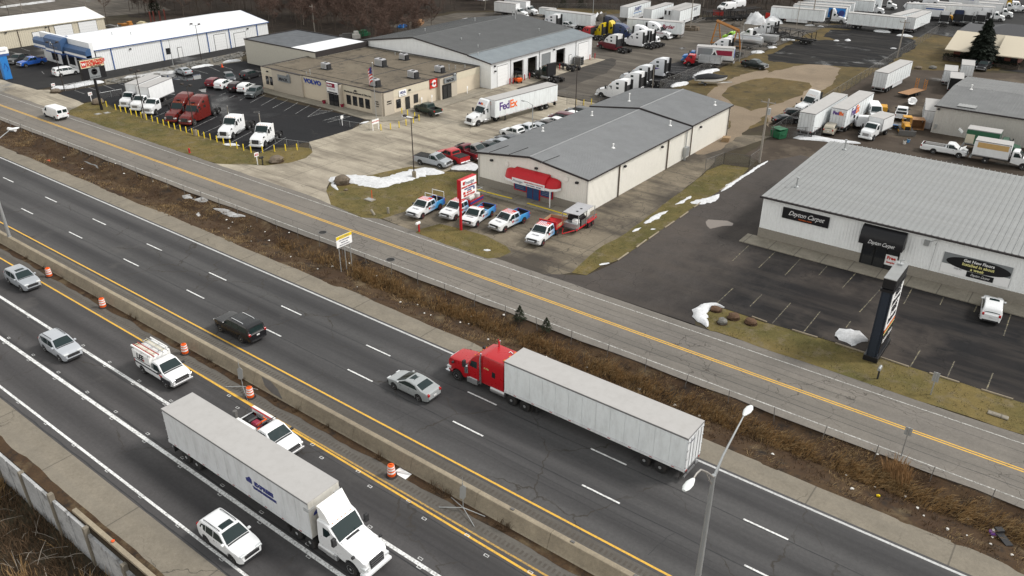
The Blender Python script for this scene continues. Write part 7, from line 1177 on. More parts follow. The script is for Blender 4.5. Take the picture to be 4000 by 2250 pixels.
s = thing('carpet_pylon_sign', 'tall black monument sign with vertical offer panel before carpet store', 'sign', (-10.8, 69.6, 0)); bx('plinth', s, 'sign_black', -.62, .62, -2.2, 2.2, 0, .55, b=.03); bx('shaft', s, 'sign_navy', -.45, .45, -1.95, 1.95, .55, 7.3); bx('end_rib', s, 'sign_navy', -.28, .28, -2.12, -1.95, .55, 7.2); bx('head', s, 'sign_black', -.5, .5, -2.1, 2.1, 7.3, 8.2, b=.02); bx('cap', s, 'roof_light', -.52, .52, -2.12, 2.12, 8.2, 8.26); bx('collar', s, 'sign_black', -.56, .56, -2.2, 2.05, 7.0, 7.25)
bx('offer_panel', s, 'sign_white', .45, .5, -1.8, 1.8, 3.2, 7.0); bx('header_panel', s, 'sign_black', .5, .53, -1.9, 1.9, 7.35, 8.1); bx('name_panel', s, 'sign_black', .45, .5, -1.8, 1.8, .8, 3.15); bx('gold_band', s, 'ink_orange', .5, .52, -1.8, 1.8, 2.95, 3.1); bx('gold_band', s, 'ink_yellow', .5, .52, -1.8, 1.8, 2.7, 2.78)
for t_, z_, sz in (('FREE', 6.45, 1.0), ('Measures', 5.65, .7), ('FREE', 4.75, 1.0), ('Estimates', 3.85, .7)): text(t_, sz, 'ink_black', s, (.515, 0, z_), (0, 1, 0), bold=.03)
text('Dayton Carpet', .52, 'ink_white', s, (.515, 0, 1.9), (0, 1, 0), shear=.45); part('top_lamp', MB().tube([(-.1, 1.4, 8.26), (-.1, 1.4, 8.7), (.2, 1.4, 8.75)], .05, 6).box(-.25, .15, 1.2, 1.6, 8.26, 8.4), 'galv', s)
s = thing('safety_corridor_sign', 'yellow and white safety corridor road sign in the ditch', 'sign', (-62.7, 52.55, -.5))
for y in (-.8, 0, .8): bx('post', s, 'galv', -.12, -.06, y-.04, y+.04, -.2, 3.8)
bx('panel', s, 'sign_white', -.05, 0, -1.1, 1.1, 2.75, 4.05); bx('yellow_band', s, 'sign_yellow', 0, .015, -1.1, 1.1, 3.68, 4.05)
for t_, z_, sz in (('SAFETY CORRIDOR', 3.86, .24), ('STRICT ENFORCEMENT', 3.5, .21), ('SPEEDING AND', 3.22, .21), ('DISTRACTED DRIVING', 2.94, .21)): text(t_, sz*.8, 'ink_grey', s, (.02, 0, z_), (0, 1, 0), sx=.85)
s = thing('blue_pylon_sign', 'blue monument sign with white header at the left edge', 'sign', (-182.6, 69.4, 0)); bx('shaft', s, 'blue_paint', -.5, .5, -.7, .7, 0, 4.6); bx('header', s, 'sign_white', -.6, .6, -1.6, 1.3, 5.0, 6.2, b=.05); bx('header_band', s, 'trim_blue', -.58, .58, -1.55, 1.25, 4.6, 5.0); text('Stinchcomb', .4, 'ink_blue', s, (.62, -.15, 5.6), (0, 1, 0)); part('emblem', MB().tube([(.52, -.4, 2.2), (.52, 0, 3.2), (.52, .4, 2.2), (.52, .1, 1.6)], .06, 5), 'sign_blue', s)
def small_sign(p, h, w, hh, label, face=(1, 0), m='sign_white', n=1, txt=None):
    s = thing('small_sign', label, 'sign', (*p, 0), atan2(face[1], face[0]))
    for y in ([0] if n == 1 else [-w*.42, w*.42]): bx('post', s, 'sign_white' if m == 'sign_white' else 'galv', -.05, .03, y-.05, y+.05, 0, h+.02)
    bx('board', s, m, .03, .06, -w/2, w/2, h-hh, h)
    if txt: text(txt, hh*.3, 'ink_red', s, (.07, 0, h-hh/2), (0, 1, 0), bold=.005)
small_sign((-97.84,67.25), 1.9, .75, .6, 'white notice sign on a post by the boulder', txt='PARTS\nSERVICE'); small_sign((-151.04,70.38), 1.9, .75, .6, 'white notice sign on a post near the dealer pole sign', txt='SALES'); small_sign((-163.61,69.71), 1.8, .7, .55, 'white notice sign on a post by the small boulder', txt='ENTER'); small_sign((-97.00,90.44), 1.8, 1.5, .75, 'white directions board on two posts by the flagpole', n=2, txt='PARTS & SERVICE'); small_sign((-103.26,88.72), 1.7, .6, .5, 'white accessible parking notice on the low fence'); small_sign((-5.24,65.30), 2.2, .5, .9, 'thin grey road sign edge on in front of carpet store lot', (0, 1), 'sign_back'); small_sign((-5.15,55.48), 2.6, .5, .7, 'thin grey road sign edge on beside the ditch at lower right', (0, 1), 'sign_back')
for i, p in enumerate([(-85.83,237.52), (-82.88,237.72), (-100.02,232.54)]): small_sign(p, 1.9, 3.4, 1.5, ['red no parking banner board, left of two by the trailer', 'red no parking banner board, right of two by the trailer', 'red banner board before the wood by the car haulers'][i], (0.2, -1), 'ink_red', 2)
for k, p in enumerate([(-101.82,104.03), (-101.45,106.50), (-101.16,108.95), (-101.55,111.84), (-100.24,118.08)]): small_sign(p, 1.5, .32, .45, f'{ordinal(k)} small white parking sign from the left beside the dealership wall')
# flagpole
s = thing('flagpole', 'tall white flagpole with limp striped flag at the dealership corner', 'flag', (*(-100.74,94.26), 0)); part('pole', MB().tube([(0, 0, 0), (0, 0, 9.8)], [.07, .04], 8), 'galv', s, 40); part('finial', MB().rev([(.01, 0), (.1, .1), (.01, .2)], 8, c=(0, 0, 9.8)), 'sign_white', s); fl = O('flag', None, s, (-.06, -.05, 0))
for k in range(9):
    z1_ = 9.2-k*.27; part('stripe', MB().loft([[(-.1-.55*t+.10*sin(6*t+k*.3), -.06-.35*t+.08*sin(7*t), z1_-.9*t*t), (-.1-.55*t+.10*sin(6*t+k*.3+.3), -.06-.35*t+.08*sin(7*t), z1_-.9*t*t-.28)] for t in (0, .25, .5, .75, 1)], close=False), 'ink_red' if k % 2 == 0 else 'ink_white', fl)
part('canton', MB().quad((-.08, -.09, 9.25), (-.45, -.3, 9.05), (-.45, -.3, 8.0), (-.08, -.09, 8.1)), 'ink_blue', fl)
# ------------------------------------------------------------------ fences
def chain_fence(pts, h, label, step=3., m='steel', z=.0):
    t = thing('chain_link_fence', label, 'fence')
    for a, b in zip(pts, pts[1:]):
        L_ = hypot(b[0]-a[0], b[1]-a[1]); n = max(1, round(L_/step))
        part('mesh_panel', MB().quad((a[0], a[1], z+.05), (b[0], b[1], z+.05), (b[0], b[1], z+h), (a[0], a[1], z+h)), 'chain', t); part('top_rail', MB().tube([(*a, z+h), (*b, z+h)], .025, 5), m, t)
        for k in range(n+1):
            x, y = a[0]+(b[0]-a[0])*k/n, a[1]+(b[1]-a[1])*k/n; part('post', MB().tube([(x, y, z), (x, y, z+h+.05)], .035, 6), m, t)
chain_fence([(-103.70,75.09), (-97.52,76.84)], 1.1, 'low grey fence panel beside the rightmost white day cab', 2.2, 'galv'); chain_fence([(-163.31,71.61), (-162.92,77.29)], 1.2, 'low fence at the left end of the dealer lot before snow', 2.2, 'galv'); chain_fence([(-151.88,72.45), (-151.50,76.68)], 1.2, 'low fence left of the white box trucks', 2.2, 'galv'); chain_fence([(-103.59,88.46), (-97.43,89.60)], 1.0, 'low fence panel along the dealership island', 2.2, 'galv')
chain_fence([(-80.70,123.43), (-71.5, 125.5)], 2.1, 'dark chain link gate at the yard entrance'); chain_fence([(-72.0, 143.3), (-71.9, 172), (-70.3, 198), (-69.2, 237)], 2.0, 'long chain link fence between gravel yard and field'); chain_fence([(-42.9, 127), (-42.8, 160), (-42.8, 196), (-43, 247)], 2.0, 'long chain link fence left of the muddy yard'); chain_fence([(-69.2, 237), (-43, 247), (-20, 240)], 2.0, 'chain link fence in front of the truck lot'); chain_fence([(-150, 206), (-134, 219.5), (-118, 228), (-95, 233), (-80, 246)], 2.2, 'chain link fence along the edge of the wood'); chain_fence([(-44.45,105.25), (-43.65,109.86), (-40.04,110.70), (-40.2, 115)], 1.8, 'short chain link fence and gate at the end of the alley'); chain_fence([(-42.8, 127), (-36.5, 131.5)], 1.8, 'short chain link fence behind the green dumpster')
t = thing('wire_fence', 'thin metal post fence along the ditch beside the frontage road', 'fence'); pm_ = MB().tube([(0, 0, -.2), (0, 0, 1.25)], .03, 5).mesh('post', 'steel')
for k in range(56): o = O('post', pm_, t, (-190+3.9*k, 54.2+.05*vnoise(k, 0, .9), -.2)); o.rotation_euler = (rnd.uniform(-.1, .1), rnd.uniform(-.1, .1), 0)
for z in (.35, .65, .95): part('wire', MB().tube([(-190, 54.2, z), (25, 54.2, z)], .004, 3), 'steel', t)
# ------------------------------------------------------------------ parking blocks and kerbs
def block(a, b, label, m='barrier', w=.16, h=.14, grp='concrete parking blocks'):
    d = Vector((b[0]-a[0], b[1]-a[1])); t = thing('parking_block', label, 'kerb', (*a, 0), atan2(d.y, d.x), grp); bx('block', t, m, 0, d.length, -w/2, w/2, 0, h, b=.03)
for i, (a, b) in enumerate(((((-39.27,71.60)),((-39.31,74.11))),(((-39.30,75.92)),((-39.40,78.48))),(((-39.33,78.97)),((-39.37,81.52))),(((-39.36,83.05)),((-39.37,85.58))),(((-39.34,87.01)),((-39.38,89.46))),(((-39.45,91.32)),((-39.51,93.37))),(((-39.37,99.11)),((-39.34,101.66))),(((-39.41,103.00)),((-39.37,105.32))))): block(a, b, f'{ordinal(i)} concrete parking block from the road along the lawn strip')
for i, (a, b) in enumerate(((((-22.31,68.64)),((-20.74,68.51))),(((-18.27,68.58)),((-15.87,68.63))),(((-14.22,68.66)),((-11.51,68.59))),(((-10.19,68.67)),((-7.76,68.59))),(((-6.10,68.66)),((-3.71,68.65))),(((-2.01,68.65)),((0.37,68.68))))): block(a, b, f'{ordinal(i)} parking block from the left along the carpet store lawn')
for i, (a, b) in enumerate(((((-66.68,79.05)),((-64.23,79.04))),(((-63.98,78.99)),((-59.89,79.21))),(((-57.32,79.15)),((-51.12,79.00))))): block(a, b, f'{ordinal(i)} yellow painted kerb from the left before the shop front', 'bollard', .2, .18, 'yellow kerbs before the shop')
# ------------------------------------------------------------------ boulders
def rock(p, s, m, label, sq=.75, seed=0):
    t = thing('boulder', label, 'rock', (*p, 0), seed*.7); mb = MB(); q = random.Random(seed); rings = []
    for i in range(1, 7):
        th = pi*i/7; rings.append([((1+.42*vnoise(i*1.3+seed*9, k*1.1, 1.))*s*sin(th)*cos(2*pi*k/10)*1.15, (1+.42*vnoise(k*1.7, i+seed*5, 1.))*s*sin(th)*sin(2*pi*k/10), s*sq*(.62-cos(th)*(1+.1*vnoise(i, k+seed, .9)))) for k in range(10)])
    mb.loft(rings, cap=True); part('stone', mb, m, t, 12); part('soil_ring', MB().prism([(s*1.25*cos(2*pi*k/12), s*1.15*sin(2*pi*k/12)) for k in range(12)], .017, .03), 'verge', t)
rock((-82.17,69.60), .95, 'rock', 'large brown boulder in the snow at the driveway corner', .8, 1); rock((-96.83,69.82), .95, 'rock', 'rounded tan boulder on the dealer lawn by the fence', .65, 2); rock((-149.50,70.70), 1.0, 'rock', 'brown boulder at the foot of the dealer pole sign', .6, 3); rock((-163.81,69.94), .9, 'rock', 'low tan boulder by the snow at the left driveway', .5, 4); rock((-25.66,67.70), .5, 'rock_red', 'small reddish boulder in the crescent of snow', .6, 5); rock((-23.65,67.30), .55, 'rock_red', 'reddish boulder in the middle of carpet store lawn tip', .7, 6); rock((-24.15,65.76), .48, 'rock_grey', 'pale grey boulder on carpet store lawn tip', .75, 7); rock((-21.92,67.43), .55, 'rock_red', 'right reddish boulder by the carpet store kerb', .6, 8); rock((-33.86,198.22), .7, 'rock_grey', 'pale boulder by the office drive', .6, 9); rock((-36.38,196.24), .7, 'rock', 'low brown boulder by the office lawn', .5, 10); rock((-79.77,68.05), .25, 'rock', 'small stone beside the driveway corner boulder', .6, 11)
st = MB(); q = random.Random(4)
ra = [(-164.7,80.9),(-166.2,96.6),(-167.0,114.7)]; 
for k in range(420):
    u = q.random()*2; i = int(u); f = u-i; a, b = ra[i], ra[i+1]; x, y = a[0]+(b[0]-a[0])*f+q.uniform(.2, 4.2), a[1]+(b[1]-a[1])*f+q.uniform(-.6, .6); s_ = q.uniform(.15, .42)
    st.rev([(s_*.6, 0), (s_, s_*.4), (s_*.7, s_*.85), (s_*.1, s_)], 5, c=(x, y, .01))
part('riprap_stones', st, 'rock_grey', None, kind='stuff')
# ------------------------------------------------------------------ snow
def snow(label, path, w, h, m='snow', seed=0, cat='snow', j=.28, zf=None):
    """ridge of snow along a path (metres) with ragged melted edges"""
    pts = []
    for a, b in zip(path, path[1:]):
        n = max(2, int(hypot(b[0]-a[0], b[1]-a[1])/.35)); pts += [(a[0]+(b[0]-a[0])*k/n, a[1]+(b[1]-a[1])*k/n) for k in range(n)]
    pts.append(path[-1]); N_ = len(pts); rings = []
    for i, (x, y) in enumerate(pts):
        p0, p1 = pts[max(i-1, 0)], pts[min(i+1, N_-1)]; d = Vector((p1[0]-p0[0], p1[1]-p0[1])); d = d.normalized() if d.length else Vector((1, 0)); nx, ny = -d.y, d.x
        t = i/(N_-1); ww = ppoly([(k/(len(w)-1), v) for k, v in enumerate(w)], t)/2; e = min(1, min(t, 1-t)*N_*.35+.1)**.5; rg = []
        for s_ in (-1, -.82, -.55, -.25, 0, .25, .55, .82, 1):
            ed = 1+j*vnoise(x+seed*13+s_, y-s_*2, .75)+j*.7*vnoise(x*2.3, y*2.3+seed, 1.1)+j*.5*vnoise(x*5, y*5+s_*9, 1.); r_ = s_*ww*ed*e
            z = h*(1-abs(s_)**(2.2 if h < .5 else 1.15))*e*(1+(.35 if h < .5 else .75)*vnoise(x+s_*3, y+seed, .9)); px_, py_ = x+nx*r_, y+ny*r_; rg.append((px_, py_, (zf(px_, py_) if zf else 0)+.03+max(0, z)*(1 if abs(s_) < 1 else 0)))
        rings.append(rg)
    t = thing('snow_pile', label, cat, (*path[0], 0)); mb = MB().loft(rings, close=False); o = part('snow', mb, m, t, 180); o.location = (-path[0][0], -path[0][1], 0)
snow('crescent snow bank round the driveway corner boulder', [(-82.9,68.8),(-84.3,70.2),(-82.9,71.3),(-80.5,72.4),(-78.1,72.5),(-77.5,75.2),(-77.0,77.9),(-76.6,80.4),(-75.0,80.8),(-73.8,81.5)], [.8, 2.0, 3.2, 3.6, 4.2, 3.6, 3.8, 4.2, 3, 1.6], .3, seed=1); snow('broad snow bank behind the silver pickup against the shop', [(-74.1,83.2),(-73.4,85.1),(-72.0,86.8)], [1.4, 3.4, 4.6], .25, seed=2); snow('thin snow tongue under the driveway boulder', [(-83.3,68.8),(-82.0,68.0),(-80.6,67.4)], [.9, .5, .4], .1, seed=3)
snow('white crescent snow bank at the carpet lot corner', [(-25.2,68.7),(-26.1,68.7),(-26.8,67.8),(-26.9,66.5),(-26.2,65.2),(-25.5,64.8),(-24.9,64.1)], [.4, .95, 1.3, 1.5, 1.6, 1.2, .4], .28, seed=4, j=.4); snow('rounded snow heap beside the black monument sign', [(-14.4,69.7),(-13.8,70.4),(-12.8,70.8),(-11.9,70.9)], [2.2, 3.4, 2.2, .4], .6, seed=5, j=.12)
snow('long snow patch on the lawn strip beside the parking blocks', [(-40.5,92.5),(-39.6,93.8),(-38.9,95.3),(-38.9,97.8)], [1.2, 1.8, 1.2, .3], .12, seed=6, j=.5); snow('snow strip up the lawn edge toward the utility pole', [(-39.1,98.8),(-39.2,101.9),(-39.1,104.8),(-39.1,108.4),(-39.1,112.2),(-38.9,115.2)], [.25, .7, .4, .6, .45, .3], .1, seed=7, j=.7)
for i, (a, w) in enumerate((([(-41.9,90.8),(-41.6,91.9),(-41.6,93.2),(-41.6,94.8)], [.5, 1., .6, 1.2]), ([(-42.0,82.8),(-41.9,84.3),(-41.9,86.5),(-41.6,88.3)], [1.4, .9, 1.2, .2]), ([(-41.9,79.6),(-41.9,80.5),(-41.7,81.4)], [.6, .8, .4]), ([(-40.5,81.6),(-40.1,82.1)], [.8, .7]), ([(-40.3,69.4),(-39.7,70.5)], [1.0, .8]))): snow(f'{ordinal(4-i)} melting snow patch from the road on the lawn strip', a, [v*.65 for v in w], .06, seed=10+i, j=.7)
snow('small snow patch on the lawn by the red pole sign', [(-52.9,64.6),(-52.2,65.0)], [.8, .7], .08, seed=17); snow('flat snow patch on the dealer lawn by the white tractors', [(-110.4,70.1),(-109.3,70.7),(-107.6,71.2)], [1.0, 1.4, .3], .12, seed=18); snow('snow patch on the dealership corner island', [(-99.6,99.1),(-98.1,99.1),(-97.0,99.6)], [.8, 1.6, .7], .12, seed=19); snow('small snow patch by the flagpole', [(-101.7,91.2),(-101.6,93.2)], [.5, 1.], .1, seed=20)
snow('snow bank along the low fence at the left of dealer lot', [(-167.0,70.7),(-165.4,73.5),(-165.6,77.0),(-164.0,79.8)], [1.8, 2.4, 2.6, .8], .45, seed=21); snow('dirty snow ridge along the stone bank', [(-163.6,83.4),(-162.9,86.7),(-162.8,90.3),(-160.4,93.9)], [1.2, 1.8, 2.4, 2.0], .45, 'dirty_snow', seed=22); snow('snow ridge behind the silver coupe', [(-161.4,97.9),(-161.3,101.0),(-160.1,102.6)], [1., 1.4, .6], .35, seed=23); snow('snow against the annex corner', [(-160.7,105.4),(-160.4,107.5),(-159.7,109.4)], [.8, 1.6, 1.4], .4, seed=24)
snow('snow pile inside the fence by the boat, lower one', [(-71.4,147.2),(-71.3,150.4),(-70.4,152.7)], [.8, 2.4, 1.4], .4, seed=25); snow('long snow pile inside the fence by the stake truck', [(-71.2,157.0),(-71.7,162.4),(-71.4,165.6),(-70.4,167.6)], [1., 2.6, 2.8, 1.4], .42, seed=26); snow('white snow and gravel heap by the orange gantry', [(-90.0,229.4),(-88.6,230.6),(-84.0,228.0)], [2, 8, 3], 2.2, seed=27, j=.4); snow('second snow heap right of the orange gantry', [(-83.6,228.3),(-83.8,235.6),(-82.2,235.6)], [2, 6, 5], 1.6, seed=28, j=.4); snow('dark gravel heap streaked with snow before the gantry', [(-90.3,220.6),(-89.3,222.6),(-87.7,222.7)], [2, 5, 2], 1.3, 'gravel', seed=29, cat='gravel heap'); snow('gravel heap with snowy side left of the four trailers', [(-123.7,203.9),(-124.2,207.3),(-121.8,206.7)], [2, 6, 3], 1.8, 'gravel', seed=30, cat='gravel heap'); snow('snow on the side of the gravel heap by the trailers', [(-124.7,203.0),(-126.5,208.1),(-126.6,211.3)], [1., 3, 1.5], 1.3, seed=31)
for i, (a, w) in enumerate((([(-56.7,236.5),(-55.4,238.5),(-52.8,237.4)], [2, 4, 1.5]), ([(-50.5,234.2),(-48.9,235.5),(-46.4,234.3)], [1, 2, 1]), ([(-59.3,219.4),(-57.9,219.6)], [2.0, 1.8]), ([(-61.3,216.7),(-60.2,217.5)], [1., .8]), ([(-47.2,215.4),(-45.9,215.9)], [.7, .7]))): snow(f'{["wide snow heap along the fence above the millings", "snow streak on grass right of the millings", "bright snow lump on the millings", "small snow lump left on the millings", "thin snow scrap right on the millings"][i]}', a, w, .4, seed=40+i)
for i, (a, w) in enumerate((([(-71.8,208.7),(-71.3,211.6),(-69.1,210.5)], [1, 3, 1]), ([(-71.0,197.3),(-70.3,198.9),(-69.4,199.0)], [1.5, 1.5, .5]), ([(-72.1,202.7),(-71.2,203.2)], [.8, .8]), ([(-71.8,188.9),(-71.1,191.6),(-69.7,191.8)], [1., 3, 1.]), ([(-71.8,198.7),(-70.6,199.2),(-69.5,199.2)], [1, 2, .8]), ([(-72.0,202.4),(-71.2,203.4)], [1, .8]), ([(-74.8,234.2),(-72.6,235.9)], [.7, .7]), ([(-71.6,235.3),(-69.9,235.3)], [.7, .7]))): snow(['snow heap by the fence left of millings', 'snow patch at left edge of millings', 'little snow scrap left of millings', 'snow pile behind the black pickup', 'snow patch right of the dump truck', 'snow scrap above the patch right of dump truck', 'snow line below the stacked trailers', 'snow scrap at the truck lot corner'][i], a, w, .3, seed=50+i)
snow('long snow bank along the muddy yard behind the carpet store', [(-39.3,129.4),(-38.3,131.0),(-36.5,131.4),(-34.3,131.2),(-32.2,132.1)+[] if 0 else (-39.3,129.4),(-38.3,131.0),(-36.5,131.4),(-34.3,131.2),(-32.2,132.1),(-30.4,132.7)], [.8, 1.6, 1.2, 1.8, 1.6, .8], .3, seed=60); snow('snow heap with yellow rails at the top of truck lot', [(-61.5,286.4),(-59.2,290.9),(-54.8,288.6)], [1.5, 5, 2], 1.2, seed=61)
for i, (a, w) in enumerate((([(-96.6,53.9),(-95.2,54.0),(-94.5,54.1)], [.5, .9, .4]), ([(-94.3,54.0),(-93.3,54.3),(-91.6,54.5)], [.4, 1.0, .7]), ([(-89.4,53.8),(-87.7,54.0),(-85.6,53.9),(-83.4,54.4)], [.4, .9, .9, .3]), ([(-90.7,52.3),(-89.0,51.3)], [.7, .4]))): snow(f'{ordinal(i)} dirty snow remnant from the left in the ditch', a, w, .1, 'dirty_snow', seed=70+i, zf=ditch_z)
snow('snow bank along the far street at top left', [(-280.4,110.0),(-281.4,119.4),(-281.7,127.3)], [2, 3, 2], .4, 'dirty_snow', seed=80)
# ------------------------------------------------------------------ small street furniture
def mailbox(p, label, pm, bm_, rz=0.): t = thing('mailbox', label, 'mailbox', (*p, 0), rz); bx('post', t, pm, -.07, .07, -.07, .07, 0, 1.05); part('box', MB().prism([(-.13, 1.05), (.13, 1.05), (.13, 1.2), (.09, 1.29), (0, 1.32), (-.09, 1.29), (-.13, 1.2)], -.45, .2, 'y'), bm_, t)
mailbox((-62.38,63.93), 'white mailbox on a red post by the lawn island', 'red', 'sign_white'); mailbox((-9.46,65.03), 'grey mailbox on a dark post by the black monument sign', 'trim', 'galv'); mailbox((-97.25,67.71), 'black mailbox beside the white notice sign', 'black', 'black')
t = thing('fire_hydrant', 'dark red fire hydrant on the dealer lawn', 'hydrant', (*(-110.71,64.36), 0)); part('barrel', MB().rev([(.2, 0), (.2, .06), (.12, .08), (.12, .55), (.16, .56), (.14, .68), (.04, .78)], 12), 'red_post', t, 40); part('outlet', MB().tube([(-.22, 0, .42), (.22, 0, .42)], .06, 8), 'red_post', t)
t = thing('traffic_cone', 'orange traffic cone in the wet dealer lot', 'cone', (*(-157.31,102.91), 0)); part('cone', MB().rev([(.2, .04), (.05, .75), (.02, .76)], 12), 'cone_orange', t, 40); bx('base', t, 'cone_orange', -.24, .24, -.24, .24, 0, .04)
def utility(name, p, label, cat, f): t = thing(name, label, cat, (*p, 0)); f(t)
utility('marker_post', (-74.64,67.97), 'orange utility marker post on the lawn', 'post', lambda t: (bx('post', t, 'cone_orange', -.04, .04, -.02, .02, 0, 1.2), bx('cap', t, 'cone_orange', -.045, .045, -.025, .025, 1.2, 1.24))); utility('utility_cover', (-74.61,67.54), 'grey concrete utility cover beside the orange marker', 'cover', lambda t: (bx('slab', t, 'sidewalk', -.7, .7, -.45, .45, .02, .12), bx('lid', t, 'galv', -.5, .5, -.3, .3, .12, .14)))
def pedestal(t): part('tube', MB().rev([(.17, 0), (.17, .75), (.14, .8), (.01, .82)], 12), 'sidewalk', t, 40); part('foot', MB().rev([(.2, 0), (.2, .04)], 12), 'barrier', t)
utility('utility_pedestal', (-69.45,65.78), 'upright pale utility pedestal on the lawn edge', 'pedestal', pedestal); utility('utility_pedestal', (-70.45,64.30), 'tilted pale utility pedestal on the lawn edge', 'pedestal', pedestal); bpy.data.objects[[o.name for o in COL.objects if o.get('label') == 'tilted pale utility pedestal on the lawn edge'][0]].rotation_euler = (.1, -.5, .3)
utility('utility_cover', (-0.23,65.43), 'pale concrete utility pad on the lawn at right edge', 'cover', lambda t: (bx('slab', t, 'sidewalk', -.75, .75, -.25, .25, .02, .16, b=.04), bx('lid', t, 'sidewalk', -.4, .4, -.18, .18, .16, .18))); utility('utility_cover', (-142.41,66.89), 'square concrete cover left on the dealer lawn', 'cover', lambda t: (bx('slab', t, 'sidewalk', -.5, .5, -.5, .5, .02, .1), bx('lid', t, 'galv', -.3, .3, -.3, .3, .1, .12))); utility('utility_cover', (-141.91,68.26), 'square concrete cover right on the dealer lawn', 'cover', lambda t: (bx('slab', t, 'sidewalk', -.5, .5, -.5, .5, .02, .1), bx('lid', t, 'galv', -.3, .3, -.3, .3, .1, .12)))
for i, p in enumerate([(-71.40,56.66), (-59.59,56.25), (-121.63,85.01)]): t = thing('manhole_cover', ['manhole cover near the yellow line left of the safety sign', 'manhole cover on the road edge below the lawn island', 'manhole cover in the dealer lot'][i], 'manhole', (*p, .012)); part('ring', MB().rev([(.55, 0), (.55, .012), (.46, .012), (.46, 0)], 22), 'steel', t); part('lid', MB().rev([(.45, 0), (.45, .008)], 22), 'rubber', t)
t = thing('trash_can', 'red trash can beside the shop door', 'bin', (*(-59.82,81.15), .1)); part('can', MB().rev([(.24, 0), (.28, .75), (.25, .78)], 14), 'red', t, 40); part('lid', MB().rev([(.29, .78), (.2, .95), (.02, 1.0)], 14), 'red', t, 40)
for i, (p, m_) in enumerate((((-116.38,96.15), 'ink_maroon'), ((-111.95,96.55), 'ink_maroon'), ((-102.99,99.73), 'wall_block'), ((-102.96,102.54), 'wall_block'))): t = thing('planter_pot', ['dark red planter pot left of the main dealership entrance', 'dark red planter pot right of the main dealership entrance', 'grey planter pot left of the side door', 'grey planter pot right of the side door'][i], 'planter', (*p, .1)); part('pot', MB().rev([(.25, 0), (.36, .5), (.4, .52), (.36, .56), (.3, .5)], 14), m_, t, 40); part('soil', MB().rev([(.31, .5), (.31, .53)], 14), 'verge', t)
# ------------------------------------------------------------------ yard equipment
g_ = thing('orange_gantry', 'orange steel gantry frame standing over the tank truck', 'gantry', (*(-83.81,195.29), 0)); e0, e1 = Vector((0, 0, 0)), Vector(((-74.97,186.76)))-Vector(((-83.81,195.29))); dd = e1.to_3d() if 0 else Vector((e1.x, e1.y, 0)); nn = Vector((-dd.y, dd.x, 0)).normalized()*1.3
for q_ in (Vector((0, 0, 0)), dd):
    for s_ in (-1, 1):
        part('leg', MB().tube([q_+nn*s_, q_+nn*s_*.15+Vector((0, 0, 5.2))], .11, 6), 'gantry', g_)
        part('leg', MB().tube([q_+nn*s_+dd.normalized()*.5, q_+nn*s_*.15+dd.normalized()*.2+Vector((0, 0, 5.2))], .07, 5), 'gantry', g_)
    part('foot_beam', MB().tube([q_-nn*1.1+Vector((0, 0, .2)), q_+nn*1.1+Vector((0, 0, .2))], .13, 5), 'gantry', g_)
    for z in (1.6, 3.2): part('brace', MB().tube([q_-nn*(1-z/5.8)+Vector((0, 0, z)), q_+nn*(1-z/5.8)+Vector((0, 0, z))], .05, 5), 'gantry', g_)
part('beam', MB().tube([Vector((0, 0, 5.3))-dd*.04, dd*1.04+Vector((0, 0, 5.3))], .38, 4), 'gantry', g_); part('hoist', MB().tube([dd*.8+Vector((0, 0, 5)), dd*.8+Vector((0, 0, 3.6))], .06, 5), 'steel', g_)
bt_ = thing('covered_boat', 'boat under a black cover on its trailer by the fence', 'boat', (-66.4, 154.2, 0), R(38)); hull = []
for x, w, zb, zt in ((-3.1, 1.05, .75, 1.45), (-1.5, 1.15, .6, 1.5), (.5, 1.15, .55, 1.55), (2.0, .85, .65, 1.65), (3.0, .4, .95, 1.75), (3.4, .05, 1.3, 1.8)): hull.append([(x, -w, zt), (x, -w*.85, zb+.25), (x, 0, zb), (x, w*.85, zb+.25), (x, w, zt)])
part('hull', MB().loft(hull, close=False), 'sign_white', bt_, 40); cov = []
for x, w, z, h in ((-3.15, 1.1, 1.35, .1), (-2.6, 1.15, 1.4, .5), (-.5, 1.2, 1.42, .85), (.8, 1.2, 1.45, .75), (2.0, .9, 1.55, .35), (3.0, .45, 1.68, .2), (3.45, .08, 1.75, .1)): cov.append([(x, -w, z-.12), (x, -w*.95, z+h*.35), (x, -w*.45, z+h*.9), (x, 0, z+h), (x, w*.45, z+h*.9), (x, w*.95, z+h*.35), (x, w, z-.12)])
part('cover', MB().loft(cov, close=False), 'tarp', bt_, 50); part('trailer_frame', MB().tube([(-2.5, -.8, .5), (2, -.8, .55), (4.5, 0, .5), (2, .8, .55), (-2.5, .8, .5)], .06, 5), 'galv', bt_)
PW = Proto(); wheels(PW, ((-1.2, 1.05),), .33, .2, 'rim')
def addw(PW, root):
    last = None
    for nm, me, par, l, a, s_ in PW.p: last_ = O(nm, me, root if par < 0 else last, l, a); last = last_ if par < 0 else last
addw(PW, bt_)
fk = thing('forklift', 'orange forklift at the open service bay', 'forklift', (*(-98.22,131.58), 0), R(150)); bx('chassis', fk, 'orange', -1.1, .6, -.55, .55, .25, .85, b=.08); bx('counterweight', fk, 'orange', -1.3, -.7, -.55, .55, .5, 1.15, b=.12); bx('seat', fk, 'black', -.6, -.1, -.3, .3, .85, 1.3, b=.05); bx('roof_guard', fk, 'black', -.7, .5, -.5, .5, 2.1, 2.17)
for x in (-.7, .5):
    for y in (-.48, .48): part('guard_post', MB().tube([(x, y, .85), (x, y, 2.1)], .03, 5), 'black', fk)
for y in (-.3, .3): bx('mast', fk, 'black', .6, .75, y-.05, y+.05, .1, 2.4); bx('fork', fk, 'black', .75, 1.8, y-.06, y+.06, .08, .13)
PW = Proto(); wheels(PW, ((.3, .5), (-.85, .48)), .3, .2, 'rim_dark'); addw(PW, fk)
